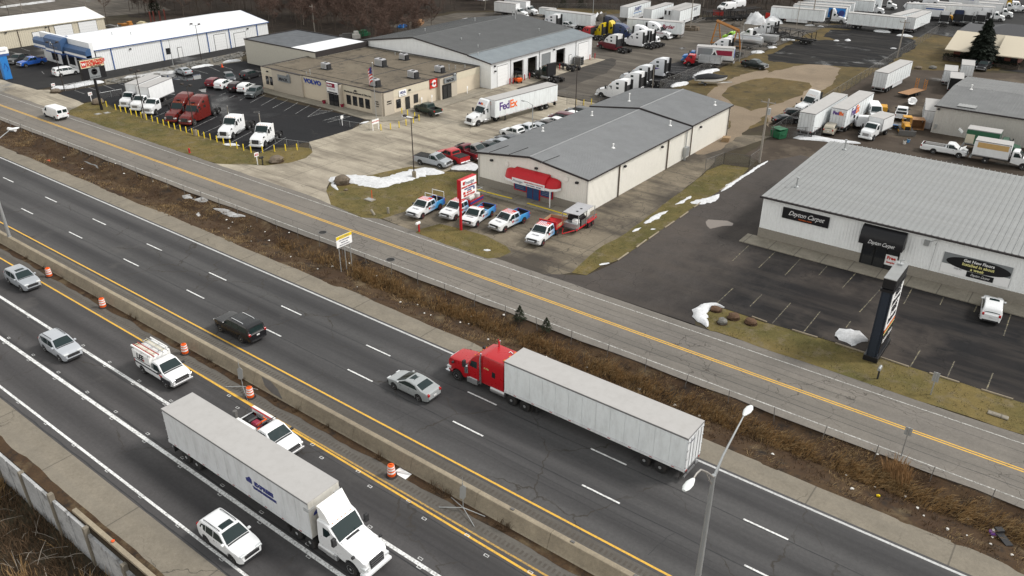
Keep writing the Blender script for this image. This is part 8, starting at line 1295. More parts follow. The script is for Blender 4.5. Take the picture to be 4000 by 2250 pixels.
ch = Proto(); chassis(ch, -3.4, 2.4, .8); wheels(ch, ((-1.6, .93), (-2.9, .93)), .5, .56, 'rim_dark', True); ch.box('transmission', 'steel', -.6, 1.2, -.35, .35, .5, 1.1, b=.1); ch.box('cross_member', 'frame_metal', 1.8, 2.2, -.6, .6, .7, .95); ch.put('bare_chassis', 'stripped truck chassis sticking out of the last open bay', 'chassis', (-97.43,148.15), R(170)); ch.put('bare_chassis', 'stripped truck chassis inside the second open bay', 'chassis', (-101.5, 138.2), R(180))
cr = thing('parts_crate', 'stack of grey metal parts baskets by the bay wall', 'crate', (*(-97.33,153.14), 0))
for k in range(4): bx('basket', cr, 'steel', -.9, .9, -.6, .6, .1+k*.42, .44+k*.42)
for x in (-.85, .85): bx('corner_post', cr, 'galv', x-.05, x+.05, -.62, .62, 0, 1.9)
dp = thing('dumpster', 'green dumpster with sloped lid beside the fence', 'dumpster', (-42.0, 127.6, 0), R(-25)); part('body', MB().prism([(-1.0, .15), (1.0, .15), (1.15, 1.3), (-1.15, 1.3)], -.85, .85, 'x') if 0 else MB().loft([[(-.95, -.75, .12), (.95, -.75, .12), (.95, .75, .12), (-.95, .75, .12)], [(-1.05, -.9, 1.25), (1.05, -.9, 1.25), (1.05, .85, 1.6), (-1.05, .85, 1.6)]], cap=True), 'green', dp); bx('lid', dp, 'green', -1.02, -.02, -.9, .85, 1.62, 1.66); bx('lid', dp, 'green', .02, 1.02, -.9, .85, 1.62, 1.66)
for x in (-1.12, 1.02): bx('fork_pocket', dp, 'green', x, x+.1, -.4, .4, .7, .9)
dz = thing('bulldozer', 'yellow bulldozer facing the camera in the muddy yard', 'bulldozer', (*(-26.37,143.67), 0), R(-70)); bx('engine_hood', dz, 'yellow_machine', .0, 1.7, -.45, .45, .7, 1.5, b=.06); bx('cab', dz, 'yellow_machine', -1.2, .0, -.6, .6, .7, 1.5); bx('roof', dz, 'yellow_machine', -1.3, .1, -.7, .7, 2.45, 2.58, b=.04); bx('radiator', dz, 'black', 1.7, 1.76, -.38, .38, .8, 1.4); bx('blade', dz, 'steel', 2.3, 2.5, -1.3, 1.3, .1, .95)
for x in (-1.2, 0): 
    for y in (-.62, .62): part('cab_post', MB().tube([(x, y, 1.5), (x, y, 2.45)], .05, 5), 'yellow_machine', dz)
for y in (-.85, .85): part('crawler', MB().prism([(-1.6, .35), (-1.3, .08), (1.3, .08), (1.65, .35), (1.4, .75), (-1.4, .75)], y-.2, y+.2, 'y'), 'black', dz); bx('push_arm', dz, 'yellow_machine', 0, 2.3, y-.32 if y < 0 else y+.22, y-.22 if y < 0 else y+.32, .3, .5)
ym = thing('yellow_loader', 'yellow loader machine behind the high roof van', 'loader', (*(-32.67,152.58), 0), R(110)); bx('engine', ym, 'yellow_machine', -1.4, .3, -.8, .8, .7, 1.7, b=.1); bx('cab_floor', ym, 'yellow_machine', .3, 1.2, -.7, .7, .7, 1.3); bx('bucket', ym, 'yellow_machine', 2.0, 2.9, -1.2, 1.2, .3, 1.2, b=.1)
for y in (-.8, .8): part('lift_arm', MB().tube([(-.2, y, 1.6), (1.4, y, 1.5), (2.2, y, .7)], .1, 6), 'yellow_machine', ym)
PW = Proto(); wheels(PW, ((1.0, .95), (-.9, .95)), .62, .4, 'rim_dark'); addw(PW, ym)
pc = thing('plywood_crate', 'open plywood crate on its side by the bulldozer', 'crate', (*(-25.43,147.32), 0), R(-70))
for a in ((-1.0, 1.0, -1.0, -.94, 0, 1.7), (-1.0, 1.0, .94, 1.0, 0, 1.7), (-1.0, 1.0, -.94, .94, 1.64, 1.7), (-1.0, -.94, -.94, .94, .06, 1.64), (-1.0, 1.0, -.94, .94, 0, .06)): bx('board', pc, 'plywood', *a)
fl_ = thing('flatbed_trailer', 'rusty flatbed trailer with two raised ramps in the muddy yard', 'trailer', (*(-31.77,170.73), 0), R(75)); bx('frame', fl_, 'frame_metal', -3.4, 3, -1.0, 1.0, .55, .72)
for k in range(9): bx('deck_plank', fl_, 'plywood', -3.4, 3, -1.1+k*.245, -1.1+k*.245+.225, .72, .77)
for y in (-.85, .85):
    r_ = O('ramp', None, fl_)
    for s_ in (-.25, .25): bx('ramp_rail', r_, 'gantry', 2.95, 3.05, y+s_-.04, y+s_+.04, .75, 2.7)
    for k in range(6): bx('ramp_bar', r_, 'gantry', 2.96, 3.04, y-.25, y+.25, .95+k*.3, 1.02+k*.3)
PW = Proto(); wheels(PW, ((-.4, 1.0), (.6, 1.0)), .38, .25, 'rim_dark'); addw(PW, fl_)
sk = thing('white_skiff', 'small white skiff on a trailer beside the flatbed', 'boat', (*(-29.93,163.31), 0), R(100)); part('hull', MB().loft([[(x, -w, .9), (x, -w*.7, .5), (x, 0, .4), (x, w*.7, .5), (x, w, .9)] for x, w in ((-1.8, .7), (0, .8), (1.4, .5), (2.0, .05))], close=False), 'sign_white', sk, 40); bx('console', sk, 'sign_white', -.4, .3, -.4, .4, .6, 1.3, b=.08); part('trailer_frame', MB().tube([(-1.6, -.6, .35), (1.6, -.5, .35), (3, 0, .35), (1.6, .5, .35), (-1.6, .6, .35)], .05, 5), 'galv', sk)
bw_ = thing('blue_wheel_trailer', 'little trailer with blue wheels behind the small box truck', 'trailer', (*(-28.57,145.46), 0), R(5)); bx('deck', bw_, 'steel', -1.6, 1.2, -.8, .8, .5, .6); bx('fender', bw_, 'blue_paint', -.8, .8, -1.05, -.8, .68, .74); PW = Proto(); wheels(PW, ((-.4, .92), (.4, .92)), .34, .2, 'blue_paint'); addw(PW, bw_)
for i, (p, m_) in enumerate((((-24.79,136.82), 'litter'), ((-24.53,138.07), 'litter_blue'))): t = thing('bucket', ['white bucket in the mud behind the carpet store', 'blue and white bucket in the mud behind the carpet store'][i], 'bucket', (*p, 0), i*.6); part('pail', MB().rev([(.2, 0), (.26, .6), (.24, .6)], 12), m_, t, 40); part('rim', MB().rev([(.27, .55), (.27, .6)], 12), 'litter', t)
pa = thing('pallet_pile', 'pile of weathered pallets at the far corner of the shop', 'pallets', (*(-48.14,120.50), 0), .3)
for k in range(5):
    for j in range(5): bx('slat', pa, 'wood', -.6+.05*k, .6+.05*k, -.55+j*.24, -.4+j*.24, .05+k*.16, .09+k*.16)
    for y in (-.5, 0, .5): bx('stringer', pa, 'wood', -.6+.05*k, .6+.05*k, y-.04, y+.04, -.02+k*.16, .05+k*.16)
eb = thing('electric_cabinet', 'grey electric cabinet on the side wall of the shop', 'cabinet', (-49.3, 108.2, 0)); bx('cabinet', eb, 'galv', .0, .5, -.5, .5, .6, 2.0); bx('conduit', eb, 'galv', .05, .15, -.1, .1, 2.0, 4.4); bx('leg', eb, 'galv', .1, .4, -.4, -.3, 0, .6)
rd = thing('red_sign_panel', 'fallen red and white sign lying in the ditch', 'litter', (*(-124.92,49.73), -.45), R(-20)); bx('panel', rd, 'cone_orange', -.6, .5, -.25, .25, .08, .12); bx('rod', rd, 'galv', .5, 2.0, -.03, .03, .08, .12)
wt_ = thing('white_culvert_pipe', 'white tank lying in the ditch at the left edge', 'pipe', (*(-145.57,53.67), -.5), R(15)); part('barrel', MB().rev([(.1, -.9), (.3, -.8), (.3, .8), (.1, .9)], 12, 'x', (0, 0, .3)), 'sign_white', wt_, 40); bx('strap', wt_, 'galv', -.05, .05, -.32, .32, .0, .1)
# scrap yard behind the white building: steel columns and machines
for i, p in enumerate([(-218.05,122.82), (-218.02,123.85), (-217.02,125.05), (-218.30,127.30)]): t = thing('steel_column', f'{ordinal(i)} rusty red steel column from the left behind the white building', 'column', (*p, 0), group='rusty steel columns'); bx('web', t, 'rust', -.04, .04, -.15, .15, 0, 3.4); bx('flange', t, 'rust', -.13, .13, -.17, -.13, 0, 3.4); bx('flange', t, 'rust', -.13, .13, .13, .17, 0, 3.4)
t = thing('orange_machine', 'orange machine in the scrap yard behind the white building', 'machine', (*(-217.34,115.56), 0), .4); bx('body', t, 'gantry', -1.4, 1.2, -.7, .7, .4, 1.3, b=.15); bx('cab', t, 'gantry', .3, 1.1, -.6, .6, 1.3, 1.9, b=.08); bx('boom', t, 'gantry', -3, -1.4, -.2, .2, .9, 1.2)
for i, (p, m_, d) in enumerate((((-222.08,113.71), 'steel', (3, .8, .6)), ((-220.07,121.21), 'sign_cream', (1.2, .8, .8)), ((-217.32,112.73), 'rail', (4, .5, .4)), ((-161.68,143.41), 'steel', (2, 1, 1)), ((-158.89,143.91), 'litter', (.8, .8, 1.8)), ((-160.39,147.04), 'green', (2, 1.2, 1.4)), ((-160.73,162.48), 'blue_paint', (1.4, .9, .8)), ((-160.31,168.77), 'plywood', (2, 1, 1.2)))): t = thing('scrap_pile', ['grey scrap beams behind the white building', 'cream drum pile behind the white building', 'pale scrap beams nearest the white roof', 'grey scrap behind the annex roof', 'pale frame standing behind the annex roof', 'green bin behind the annex roof', 'blue tarp bundle by the wood fence', 'wooden pallet stack by the wood fence'][i], 'scrap', (*p, 0), .3*i); bx('lower', t, m_, -d[0], d[0], -d[1], d[1], 0, d[2]*.6, b=.05); bx('upper', t, m_, -d[0]*.6, d[0]*.7, -d[1]*.6, d[1]*.6, d[2]*.6, d[2], b=.05)
t = thing('roll_off_container', 'grey corrugated container behind the workshop', 'container', (-142.5, 172.5, 0), R(10)); bx('body', t, 'ac_unit', -4, 2.5, -1.2, 1.2, .1, 2.6)
for k in range(14): bx('rib', t, 'ac_unit', -3.9+k*.46, -3.75+k*.46, -1.26, -1.2, .15, 2.55)
t = thing('lumber_stack', 'pale lumber stack with blue and orange crates on top behind workshop', 'lumber', (-139, 176.5, 0), R(10)); bx('stack', t, 'sign_cream', -5, 3, -1, 1, 0, 2.4); bx('blue_crate', t, 'blue_paint', 3.4, 6, -.9, .9, 0, 2.8); bx('orange_crate', t, 'orange', 3.6, 5.8, -.7, .7, 2.8, 3.5)
# ------------------------------------------------------------------ people
def person(p, rz, label, top, leg, lean=0.):
    t = thing('person', label, 'person', (*p, 0), rz)
    import bmesh
    V_ = [((0, 0, .95), .15), ((0, 0, 1.15), .15), ((0, .02, 1.38), .17), ((0, .02, 1.5), .07), ((.02, .02, 1.62), .1), ((.03, .02, 1.74), .09), ((0, .1, .9), .1), ((.06, .11, .5), .075), ((-.02, .11, .09), .055), ((.12, .12, .05), .05), ((0, -.1, .9), .1), ((-.02, -.11, .5), .075), ((-.08, -.11, .09), .055), ((.06, -.12, .05), .05), ((0, .2, 1.4), .075), ((.02, .26, 1.12), .055), ((.14, .22, .9), .045), ((0, -.2, 1.4), .075), ((.0, -.26, 1.12), .055), ((.1, -.24, .9), .045)]
    E_ = [(0, 1), (1, 2), (2, 3), (3, 4), (4, 5), (0, 6), (6, 7), (7, 8), (8, 9), (0, 10), (10, 11), (11, 12), (12, 13), (2, 14), (14, 15), (15, 16), (2, 17), (17, 18), (18, 19)]
    me = bpy.data.meshes.new('body'); me.from_pydata([v for v, _ in V_], E_, []); o = O('body', me, t); md = o.modifiers.new('skin', 'SKIN'); me.skin_vertices[0].data[0].use_root = True
    for i, (_, r) in enumerate(V_): me.skin_vertices[0].data[i].radius = (r, r)
    o.modifiers.new('sub', 'SUBSURF').render_levels = 1; me.materials.append(MATS[top])
    part('head', MB().rev([(.03, 0), (.08, .03), (.1, .12), (.085, .2), (.02, .25)], 10, c=(.03, .02, 1.56)), 'skin', t, 60); part('hair', MB().rev([(.105, .12), (.09, .21), (.02, .265)], 10, c=(.02, .02, 1.56)), 'black', t, 60); part('trousers', MB().tube([(0, .1, .98), (.055, .11, .5), (-.02, .11, .1)], [.125, .09, .075], 8).tube([(0, -.1, .98), (-.02, -.11, .5), (-.08, -.11, .1)], [.125, .09, .075], 8), leg, t, 60)
person((-97.20,146.71), R(-60), 'person in dark clothes standing by the stripped chassis at the bay', 'cloth_dark', 'cloth_dark'); person((-93.55,178.52), R(-120), 'person in dark clothes walking behind the parked tractors', 'cloth_dark', 'cloth_dark'); person((-94.76,180.15), R(40), 'person in white top beside the parked tractors', 'cloth_white', 'cloth_dark')

# ------------------------------------------------------------------ vegetation
def bare_tree(seed, h, twigs=1000):
    q = random.Random(seed); tr, cr = MB(), MB(); lean = Vector((q.uniform(-.06, .06), q.uniform(-.06, .06), 1))
    pts = [Vector((0, 0, 0))]
    for k in range(5): pts.append(pts[-1]+Vector((lean.x+q.uniform(-.1, .1), lean.y+q.uniform(-.1, .1), 1))*h*.17)
    r0 = h*.0095; tr.tube(pts, [r0*(1-.16*k) for k in range(6)], 5); tips = []
    def limb(p, d, L, r, lev):
        a = p; ps = [p]
        for k in range(3): d = (d+Vector((q.uniform(-.28, .28), q.uniform(-.28, .28), q.uniform(-.05, .22)))).normalized(); a = a+d*L/3; ps.append(a)
        cr.tube(ps, [r, r*.75, r*.5, r*.25], 3, False); tips.extend(ps[1:])
        if lev < 2:
            for k in range(3 if lev == 0 else 2): limb(ps[q.choice((1, 2, 3))], (d+Vector((q.uniform(-.9, .9), q.uniform(-.9, .9), q.uniform(-.1, .6)))).normalized(), L*.62, r*.5, lev+1)
    for k in range(9):
        a = q.uniform(0, 2*pi); b = pts[q.choice((2, 2, 3, 3, 4, 5))]; limb(b, Vector((cos(a), sin(a), q.uniform(.35, 1.2))).normalized(), h*q.uniform(.2, .34), r0*.42, 0)
    for k in range(twigs):
        p = q.choice(tips); d = Vector((q.uniform(-1, 1), q.uniform(-1, 1), q.uniform(-.2, 1))).normalized()*q.uniform(.6, 1.7); s = d.cross(Vector((q.uniform(-1, 1), q.uniform(-1, 1), .3))).normalized()*.032
        cr.add([p-s, p+s, p+d], [(0, 1, 2)])
    return tr, cr
TV = []
for sd in range(6):
    tr, cr = bare_tree(sd+11, 1.0*[11, 12.5, 10, 13, 9, 11.5][sd]); TV.append((tr, cr, tr.mesh('trunk', 'bark' if sd % 3 else 'bark_pale'), cr.mesh('crown', ('twig', 'twig_red')[sd % 2])))
# single trees one can pick out
q = random.Random(5)
singles = [((-249.57,121.40), 'bare tree on the far street behind the tan building'), ((-228.92,116.19), 'bare tree beside the scrap yard, left one'), ((-260.24,103.88), 'thin bare tree behind the tan building roof at left edge'), ((-261.59,108.37), 'thin bare tree behind the tan building roof'), ((-232.12,127.41), 'bare tree at the left edge of the wood'), ((-222.69,139.42), 'dark bare tree in front of the wood behind white building'), ((-184.71,148.35), 'pale forked bare tree in the wood behind annex'), ((-174.56,150.52), 'pale bare tree right of the utility pole'), ((-170.32,159.79), 'bare tree in the wood above the dealership roof'), ((-161.89,199.83), 'pale leaning bare tree behind the workshop roof')]
for i, (p, l) in enumerate(singles):
    t = thing('bare_tree', l, 'tree', (*p, 0), q.uniform(0, 6), group='bare trees one can pick out'); v = TV[i % 6]; O('trunk', v[2], t); O('crown', v[3], t); s = q.uniform(.8, 1.05) if i < 4 else 1.1; t.scale = (s, s, s*q.uniform(.85, 1.05))
import numpy as np
poly = [(-261.4,140.8),(-234.6,125.5),(-208.6,131.3),(-204.4,147.3),(-181.5,134.7),(-163.6,142.4),(-137,126),(-140,160),(-168,166),(-168,192),(-152,208),(-135,222),(-118,231),(-95,236),(-82,250),(-80,330),(-200,330),(-275,190)]
def inside(x, y):
    c = False
    for (a, b), (d, e) in zip(poly, poly[1:]+poly[:1]):
        if (b > y) != (e > y) and x < (d-a)*(y-b)/(e-b)+a: c = not c
    return c
VT, FT, VC_, FC = [], [], [], []; no = [0, 0]; cnt = 0
edge_n = 0
arr = [(np.array(v[0].v), v[0].f, np.array(v[1].v), v[1].f) for v in TV]
tt = [0, 0]; vt, ft, vc, fc = [], [], [], []
for k in range(4000):
    if cnt >= 520: break
    x, y = q.uniform(-275, -80), q.uniform(124, 320)
    if not inside(x, y): continue
    # keep to what the camera can see: nearer than the top edge of the view plus tree height
    if y > 169+(x+233)*.80+34: continue
    cnt += 1
    a = arr[q.randrange(6)]; s = q.uniform(.7, 1.15); an = q.uniform(0, 6.28); M = np.array([[cos(an)*s, -sin(an)*s, 0], [sin(an)*s, cos(an)*s, 0], [0, 0, s*q.uniform(.8, 1.1)]])
    for vv, ff, VL, FL, i in ((a[0], a[1], vt, ft, 0), (a[2], a[3], vc, fc, 1)): VL.append(vv@M.T+np.array([x, y, -.02])); FL.extend([tuple(j+tt[i] for j in f) for f in ff]); tt[i] += len(vv)
wd = bpy.data.objects.new('woodland', None); COL.objects.link(wd); wd['kind'] = 'stuff'; tag(wd, 'mass of bare brown trees along the top of the view', 'wood')
for nm, VL, FL, m_ in (('trunks', vt, ft, 'bark'), ('crowns', vc, fc, 'twig_red')):
    me = bpy.data.meshes.new(nm); me.from_pydata(np.vstack(VL).tolist(), [], FL); me.materials.append(MATS[m_]); O(nm, me, wd, kind='stuff')
# leaf litter floor and brush of the wood
struct('woodland_floor', MB().sheet(wob([(x, y) for x, y in poly], 4, .6), .003), 'wood_floor') if 'wood_floor' in MATS else None
def blades(name, spots, m, n, hl, wid_=.03, spread=.25, lean=.5, seed=1, parent=None, label=None, cat=None):
    """tufts of dry grass or brush: many thin bent blades"""
    q = random.Random(seed); V2, F2 = [], []
    for x, y, z, s, lx, ly in spots:
        for k in range(n):
            a = q.uniform(0, 2*pi); r = spread*sqrt(q.random())*s; bx_, by_ = x+r*cos(a), y+r*sin(a); h = q.uniform(*hl)*s; b = q.uniform(0, 2*pi); w = wid_*q.uniform(.6, 1.4)/2; L = lean*h*q.random()
            dx, dy = cos(a)*L+lx*h, sin(a)*L+ly*h; o = len(V2)
            V2 += [(bx_-w*cos(b), by_-w*sin(b), z), (bx_+w*cos(b), by_+w*sin(b), z), (bx_+dx*.4+w*.7*cos(b), by_+dy*.4+w*.7*sin(b), z+h*.6), (bx_+dx*.4-w*.7*cos(b), by_+dy*.4-w*.7*sin(b), z+h*.6), (bx_+dx, by_+dy, z+h*.92)]; F2 += [(o, o+1, o+2, o+3), (o+3, o+2, o+4)]
    me = bpy.data.meshes.new(name); me.from_pydata(V2, [], F2); me.materials.append(MATS[m]); o = O(name, me, parent, kind='stuff')
    if label: tag(o, label, cat)
    return o
q = random.Random(8)
def spots(n, xr, yr, sc=(.6, 1.2), dens=None, zf=ditch_z, lx=0, ly=0):
    out = []
    while len(out) < n:
        x, y = q.uniform(*xr), q.uniform(*yr)
        if dens and q.random() > dens(x, y): continue
        out.append((x, y, zf(x, y)-.03, q.uniform(*sc), lx+q.uniform(-.15, .15), ly+q.uniform(-.1, .1)))
    return out
band = lambda x, y: math.exp(-((y-52.6-.25*vnoise(x, 1, .2))/.75)**2)*(1 if x > -62 else .25)*(.35+.65*max(0, .5+vnoise(x, y, .25)))
blades('tall_grass', spots(1500, (-75, 14), (51.2, 54.0), (.7, 1.25), band, lx=.5, ly=-.25), 'straw', 11, (.3, .85), .04, .36, .6, 1, None, 'tall tan dry grass along the ditch', 'grass')
blades('tall_grass', spots(700, (-70, 14), (51.2, 54.0), (.7, 1.3), band, lx=.55, ly=-.25), 'straw_pale', 9, (.3, .85), .035, .36, .6, 2, None, 'paler stems of tall dry grass along the ditch', 'grass')
blades('orange_grass', spots(16, (-5.6, -4.2), (53.0, 54.0), (1.1, 1.6), None, lx=-.1, ly=.1), 'straw_orange', 26, (.7, 1.2), .045, .3, .3, 3, None, 'clump of orange dry grass by the ditch at lower right', 'grass')
blades('ditch_brush', spots(2500, (-150, 16), (48.5, 54.6), (.5, 1.1), lambda x, y: .35+.65*max(0, .4+vnoise(x, y, .5))), 'straw_dark', 9, (.12, .4), .045, .35, .8, 4, None, 'low dark brush covering the ditch', 'brush')
blades('ditch_straw', spots(2600, (-150, 16), (48.4, 54.7), (.5, 1.2), lambda x, y: max(0, .1+1.3*vnoise(x+40, y, .3)), lx=.5), 'straw_pale', 8, (.1, .3), .035, .4, .9, 5, None, 'flattened straw in the ditch', 'grass')
low = lambda x, y: -3.25-.25*max(0, (14.4-y))/6
blades('slope_brush', spots(2600, (-66, -36), (4, 14.2), (.8, 1.8), lambda x, y: .3+.7*max(0, .4+vnoise(x, y, .35)), low), 'straw_dark', 10, (.2, .7), .045, .5, .9, 6, None, 'dark brush below the retaining wall', 'brush')
blades('slope_straw', spots(700, (-66, -36), (4, 14.0), (.9, 1.8), lambda x, y: max(0, vnoise(x+9, y, .3)), low), 'straw', 12, (.3, .9), .045, .5, .7, 7, None, 'tan straw clumps below the retaining wall', 'grass')
tw = MB()
for k in range(170):
    x, y = q.uniform(-64, -37), q.uniform(6, 14); z = low(x, y); a = q.uniform(0, 6.3); L_ = q.uniform(.8, 2.4); p0 = Vector((x, y, z+q.uniform(0, .4))); p1 = p0+Vector((cos(a)*L_, sin(a)*L_, q.uniform(-.1, .8))); tw.tube([p0, (p0+p1)/2+Vector((0, 0, .15)), p1], [.025, .018, .008], 3, False)
tag(part('dead_branches', tw, 'bark_pale', None, kind='stuff'), 'dead pale branches lying below the retaining wall', 'branches')
flat0 = lambda x, y: .02
blades('barrier_weeds', [(x, 31.45+q.uniform(-.15, .12), .02, s, 0, -.1) for x, s in [(-77.2, 1.), (-76.4, .7), (-70.6, 1.2), (-69.7, .9), (-62, .6), (-57.5, .8), (-56.4, .5), (-53.4, .9), (-52.7, .7), (-48, .5), (-45.6, .9), (-42, .8), (-36.2, .9), (-35.8, .7), (-30.8, 1.3), (-30.3, 1.1), (-29.7, 1.2), (-29.3, .9), (-24.8, 1.0), (-24.4, 1.4), (-24.1, 1.0), (-88, .8), (-92, .9), (-84, .7)]], 'straw_dark', 40, (.15, .55), .03, .25, 1., 9, None, 'dark dead weeds along the foot of the barrier', 'weeds')
def lawn_tufts(xr, yr, n, zf, ins): return [s for s in spots(n, xr, yr, (.6, 1.3), ins, zf)]
def inpoly(P):
    def f(x, y):
        c = False
        for (a, b), (d, e) in zip(P, P[1:]+P[:1]):
            if (b > y) != (e > y) and x < (d-a)*(y-b)/(e-b)+a: c = not c
        return 1. if c else 0.
    return f
for k, (o_, m_, n_) in enumerate([(o, m_, n_) for o in list(COL.objects) if o.name.split('.')[0] == 'lawn' for m_, n_ in (('grass_a', 1.), ('grass_b', .8))]):
    P = [(v.co.x, v.co.y) for v in o_.data.vertices]; xs_, ys_ = [p[0] for p in P], [p[1] for p in P]; area = abs(sum(a[0]*b[1]-b[0]*a[1] for a, b in zip(P, P[1:]+P[:1])))/2
    sp = spots(int(area*2.2*n_), (min(xs_), max(xs_)), (min(ys_), max(ys_)), (.6, 1.3), inpoly(P), lambda x, y: .02)
    if m_ == 'grass_b': sp = [s_ for s_ in sp if vnoise(s_[0], s_[1], .22) > -.1]
    blades('grass_tufts', sp, m_, 6, (.05, .14), .05, .3, 1., 100+k, o_)
# shrubs and conifers
def conifer(p, h, w, label, dense=900, name='conifer_tree', seed=1, m='needles'):
    q = random.Random(seed); t = thing(name, label, 'tree' if h > 3 else 'shrub', (*p, 0)); part('trunk', MB().tube([(0, 0, -.3), (0, 0, h*.9)], [h*.02, h*.004], 6), 'bark', t); V2, F2 = [], []
    for k in range(dense):
        f = q.random()**.8; z = h*(.05+.93*f); a = q.uniform(0, 6.283); rr = w*(1-f)**.85*(.85+.45*vnoise(z*1.6, cos(a)*2+seed, 1.1)+.3*vnoise(z*4, sin(a)*3, 1.)); r = rr*sqrt(q.uniform(.25, 1)); L_ = h*.075*(1.15-f*.6); c = Vector((r*cos(a), r*sin(a), z)); d = Vector((cos(a), sin(a), -.35)).normalized(); s_ = Vector((-sin(a), cos(a), q.uniform(-.3, .3)))*L_*.42
        o = len(V2); V2 += [c-s_-d*L_*.3, c+s_-d*L_*.3, c+s_*.6+d*L_*.5+Vector((0, 0, .1*L_)), c+d*L_, c-s_*.6+d*L_*.5]; F2.append((o, o+1, o+2, o+3, o+4))
    me = bpy.data.meshes.new('crown'); me.from_pydata([tuple(v) for v in V2], [], F2); me.materials.append(MATS[m]); O('crown', me, t)
conifer((-26.6, 208.9), 10.2, 3.9, 'big dark spruce in front of the tan roofed office', 5200); conifer((-40.05,54.26), 1.7, .75, 'small dark cedar in the ditch, left of two', 700, 'small_cedar', 2, 'needles_mid'); conifer((-36.84,54.23), 1.5, .7, 'small dark cedar in the ditch, right of two', 700, 'small_cedar', 3, 'needles_mid')
def hedge(x0, x1, y, d, h, label, seed):
    t = thing('hedge', label, 'hedge', (x0, y, 0)); q = random.Random(seed); V2, F2 = [], []
    for k in range(int((x1-x0)*150)):
        c = Vector((q.uniform(0, x1-x0), q.uniform(-d, d), h*sqrt(q.random()))); a = q.uniform(0, 6.3); s_ = Vector((cos(a), sin(a), q.uniform(-.5, .5)))*.16; u = Vector((-sin(a), cos(a), .8)).normalized()*.16; o = len(V2); V2 += [c-s_, c+s_, c+u]; F2.append((o, o+1, o+2))
    me = bpy.data.meshes.new('foliage'); me.from_pydata([tuple(v) for v in V2], [], F2); me.materials.append(MATS['needles']); O('foliage', me, t); part('stems', MB().box(.1, x1-x0-.1, -d*.5, d*.5, 0, h*.6), 'bark', t)
hedge(-34.2, -29.2, 209.6, .9, 1.5, 'dark hedge left of the big spruce', 1); hedge(-24.8, -18.6, 208.9, .9, 1.4, 'dark hedge right of the big spruce', 2)
for i, p in enumerate([(-146.13,219.45), (-142.13,223.42)]):
    conifer(p, 3.0, 2.4, ['round dark evergreen bush before the wood, left one', 'round dark evergreen bush before the wood, right one'][i], 700, 'evergreen_bush', 30+i, 'needles_mid')
conifer((-233.37,133.18), 6.5, 2.2, 'ivy covered dark tree at the left edge of wood', 900, 'ivy_tree', 40, 'needles_mid')
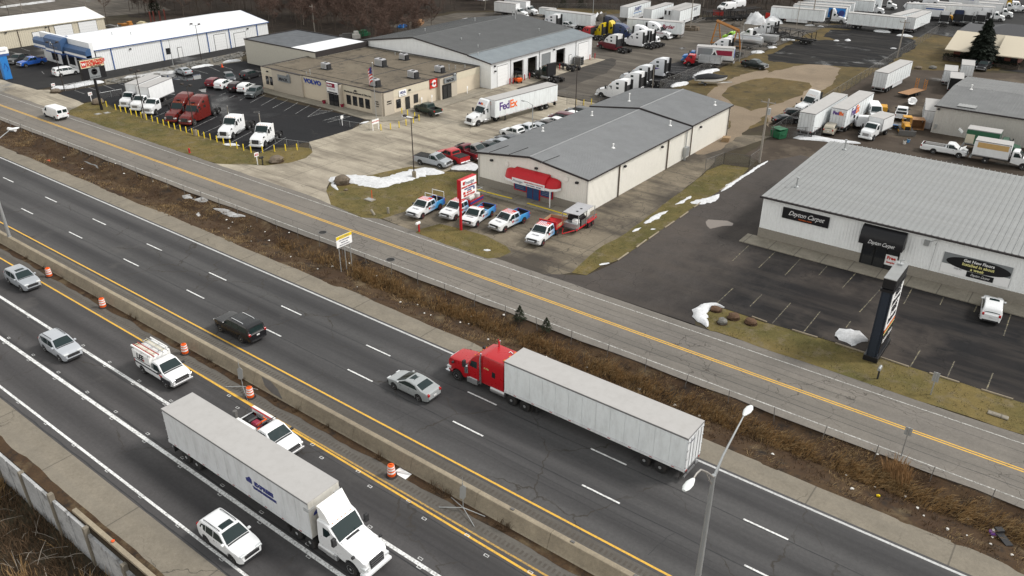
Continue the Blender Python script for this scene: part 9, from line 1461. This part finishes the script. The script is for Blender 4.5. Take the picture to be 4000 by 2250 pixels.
# ------------------------------------------------------------------ litter in the ditch
lp = Proto(); lp.add('scrap', MB().loft([[(-.12, -.08, .02), (.1, -.1, .05), (.14, .07, .02), (-.08, .1, .06)], [(-.06, -.04, .12), (.06, -.05, .14), (.07, .04, .1), (-.05, .05, .13)]], cap=True).mesh('scrap', 'litter')); lp.add('fold', MB().quad((-.15, 0, .03), (0, .12, .12), (.16, .02, .05), (0, -.12, .09)).mesh('fold', 'litter'))
for x, y in [(-125.88,52.44),(-122.16,54.61),(-118.70,51.59),(-111.02,53.80),(-109.73,55.12),(-104.38,54.39),(-119.86,55.32),(-114.94,54.79),(-85.18,52.79),(-83.90,52.75),(-80.90,53.28),(-83.42,52.12),(-82.68,51.31),(-77.15,50.49),(-78.11,53.29),(-75.44,52.17),(-74.93,54.42),(-76.19,52.33),(-65.77,52.20),(-63.40,53.54),(-64.95,50.27),(-64.95,52.35),(-59.53,52.59),(-58.76,53.18),(-69.96,50.62),(-58.22,49.90),(-50.89,51.33),(-52.45,50.47),(-48.86,50.17),(-48.11,50.29),(-44.97,52.92),(-45.09,51.24),(-44.29,51.61),(-42.11,54.40),(-40.66,50.15),(-34.73,51.22),(-31.81,51.13),(-31.04,52.34),(-29.65,50.69),(-25.64,52.27),(-25.36,51.05),(-22.13,52.11),(-20.24,51.04),(-19.79,51.83),(-13.05,50.30),(-7.94,51.82),(-7.03,49.87),(-5.87,51.79),(-3.87,52.20),(-2.85,51.13),(-2.32,50.34),(0.21,52.30),(1.84,51.26),(1.50,55.40),(1.84,50.14),(-0.73,49.76),(0.44,50.00),(3.11,49.80),(-6.62,54.67),(-4.79,54.75)]:
    if not 47.9 < y < 54.9: continue
    o = lp.put('litter_scrap', 'small pale scrap of litter lying in the roadside ditch', 'litter', (x, y), q.uniform(0, 6), group='litter scraps in the ditch', z=ditch_z(x, y)+.02); s = q.uniform(.5, 1.25); o.scale = (s, s, s*.7)
t = thing('purple_bag', 'purple and white plastic bag in the ditch at lower right', 'litter', (*(1.83,51.89), ditch_z(*(1.83,51.89))), 0); part('bag', MB().rev([(.1, 0), (.3, .1), (.28, .25), (.08, .36)], 9), 'purple_bag', t, 40); part('knot', MB().rev([(.1, .3), (.16, .42), (.05, .5)], 7), 'litter', t)
t = thing('dumped_litter', 'dark plastic panel dumped in the ditch at lower right', 'litter', (*(2.50,51.37), ditch_z(*(2.50,51.37))), R(-50)); bx('panel', t, 'trim', -.6, .6, -.25, .25, .1, .2); bx('flap', t, 'trim', -.9, -.5, -.2, .3, .15, .4)
t = thing('yellow_scrap', 'small yellow scrap in the ditch at lower right', 'litter', (*(-5.37,50.53), ditch_z(*(-5.37,50.53))), .3); bx('can', t, 'sign_yellow', -.12, .12, -.07, .07, .05, .16); bx('lid', t, 'sign_yellow', -.05, .05, -.05, .05, .16, .2)
t = thing('orange_ball', 'bright orange scrap on the tan beam beside the wall', 'litter', (-43.6, 14.9, .22), 0); part('ball', MB().rev([(.02, 0), (.1, .03), (.12, .1), (.02, .18)], 9), 'cone_orange', t, 60); part('tab', MB().box(-.15, -.05, -.05, .05, .02, .08), 'cone_orange', t)

# stand every root Empty at the base of its own thing
bpy.context.view_layer.update()
for o in [o for o in COL.objects if o.type == 'EMPTY' and not o.parent and o.location.length == 0]:
    pts = [c.matrix_world @ Vector(b) for c in o.children_recursive if c.type == 'MESH' for b in c.bound_box]
    if not pts: continue
    c = Vector(((min(p.x for p in pts)+max(p.x for p in pts))/2, (min(p.y for p in pts)+max(p.y for p in pts))/2, 0)); o.location = c
    for k in o.children: k.location = k.location-c
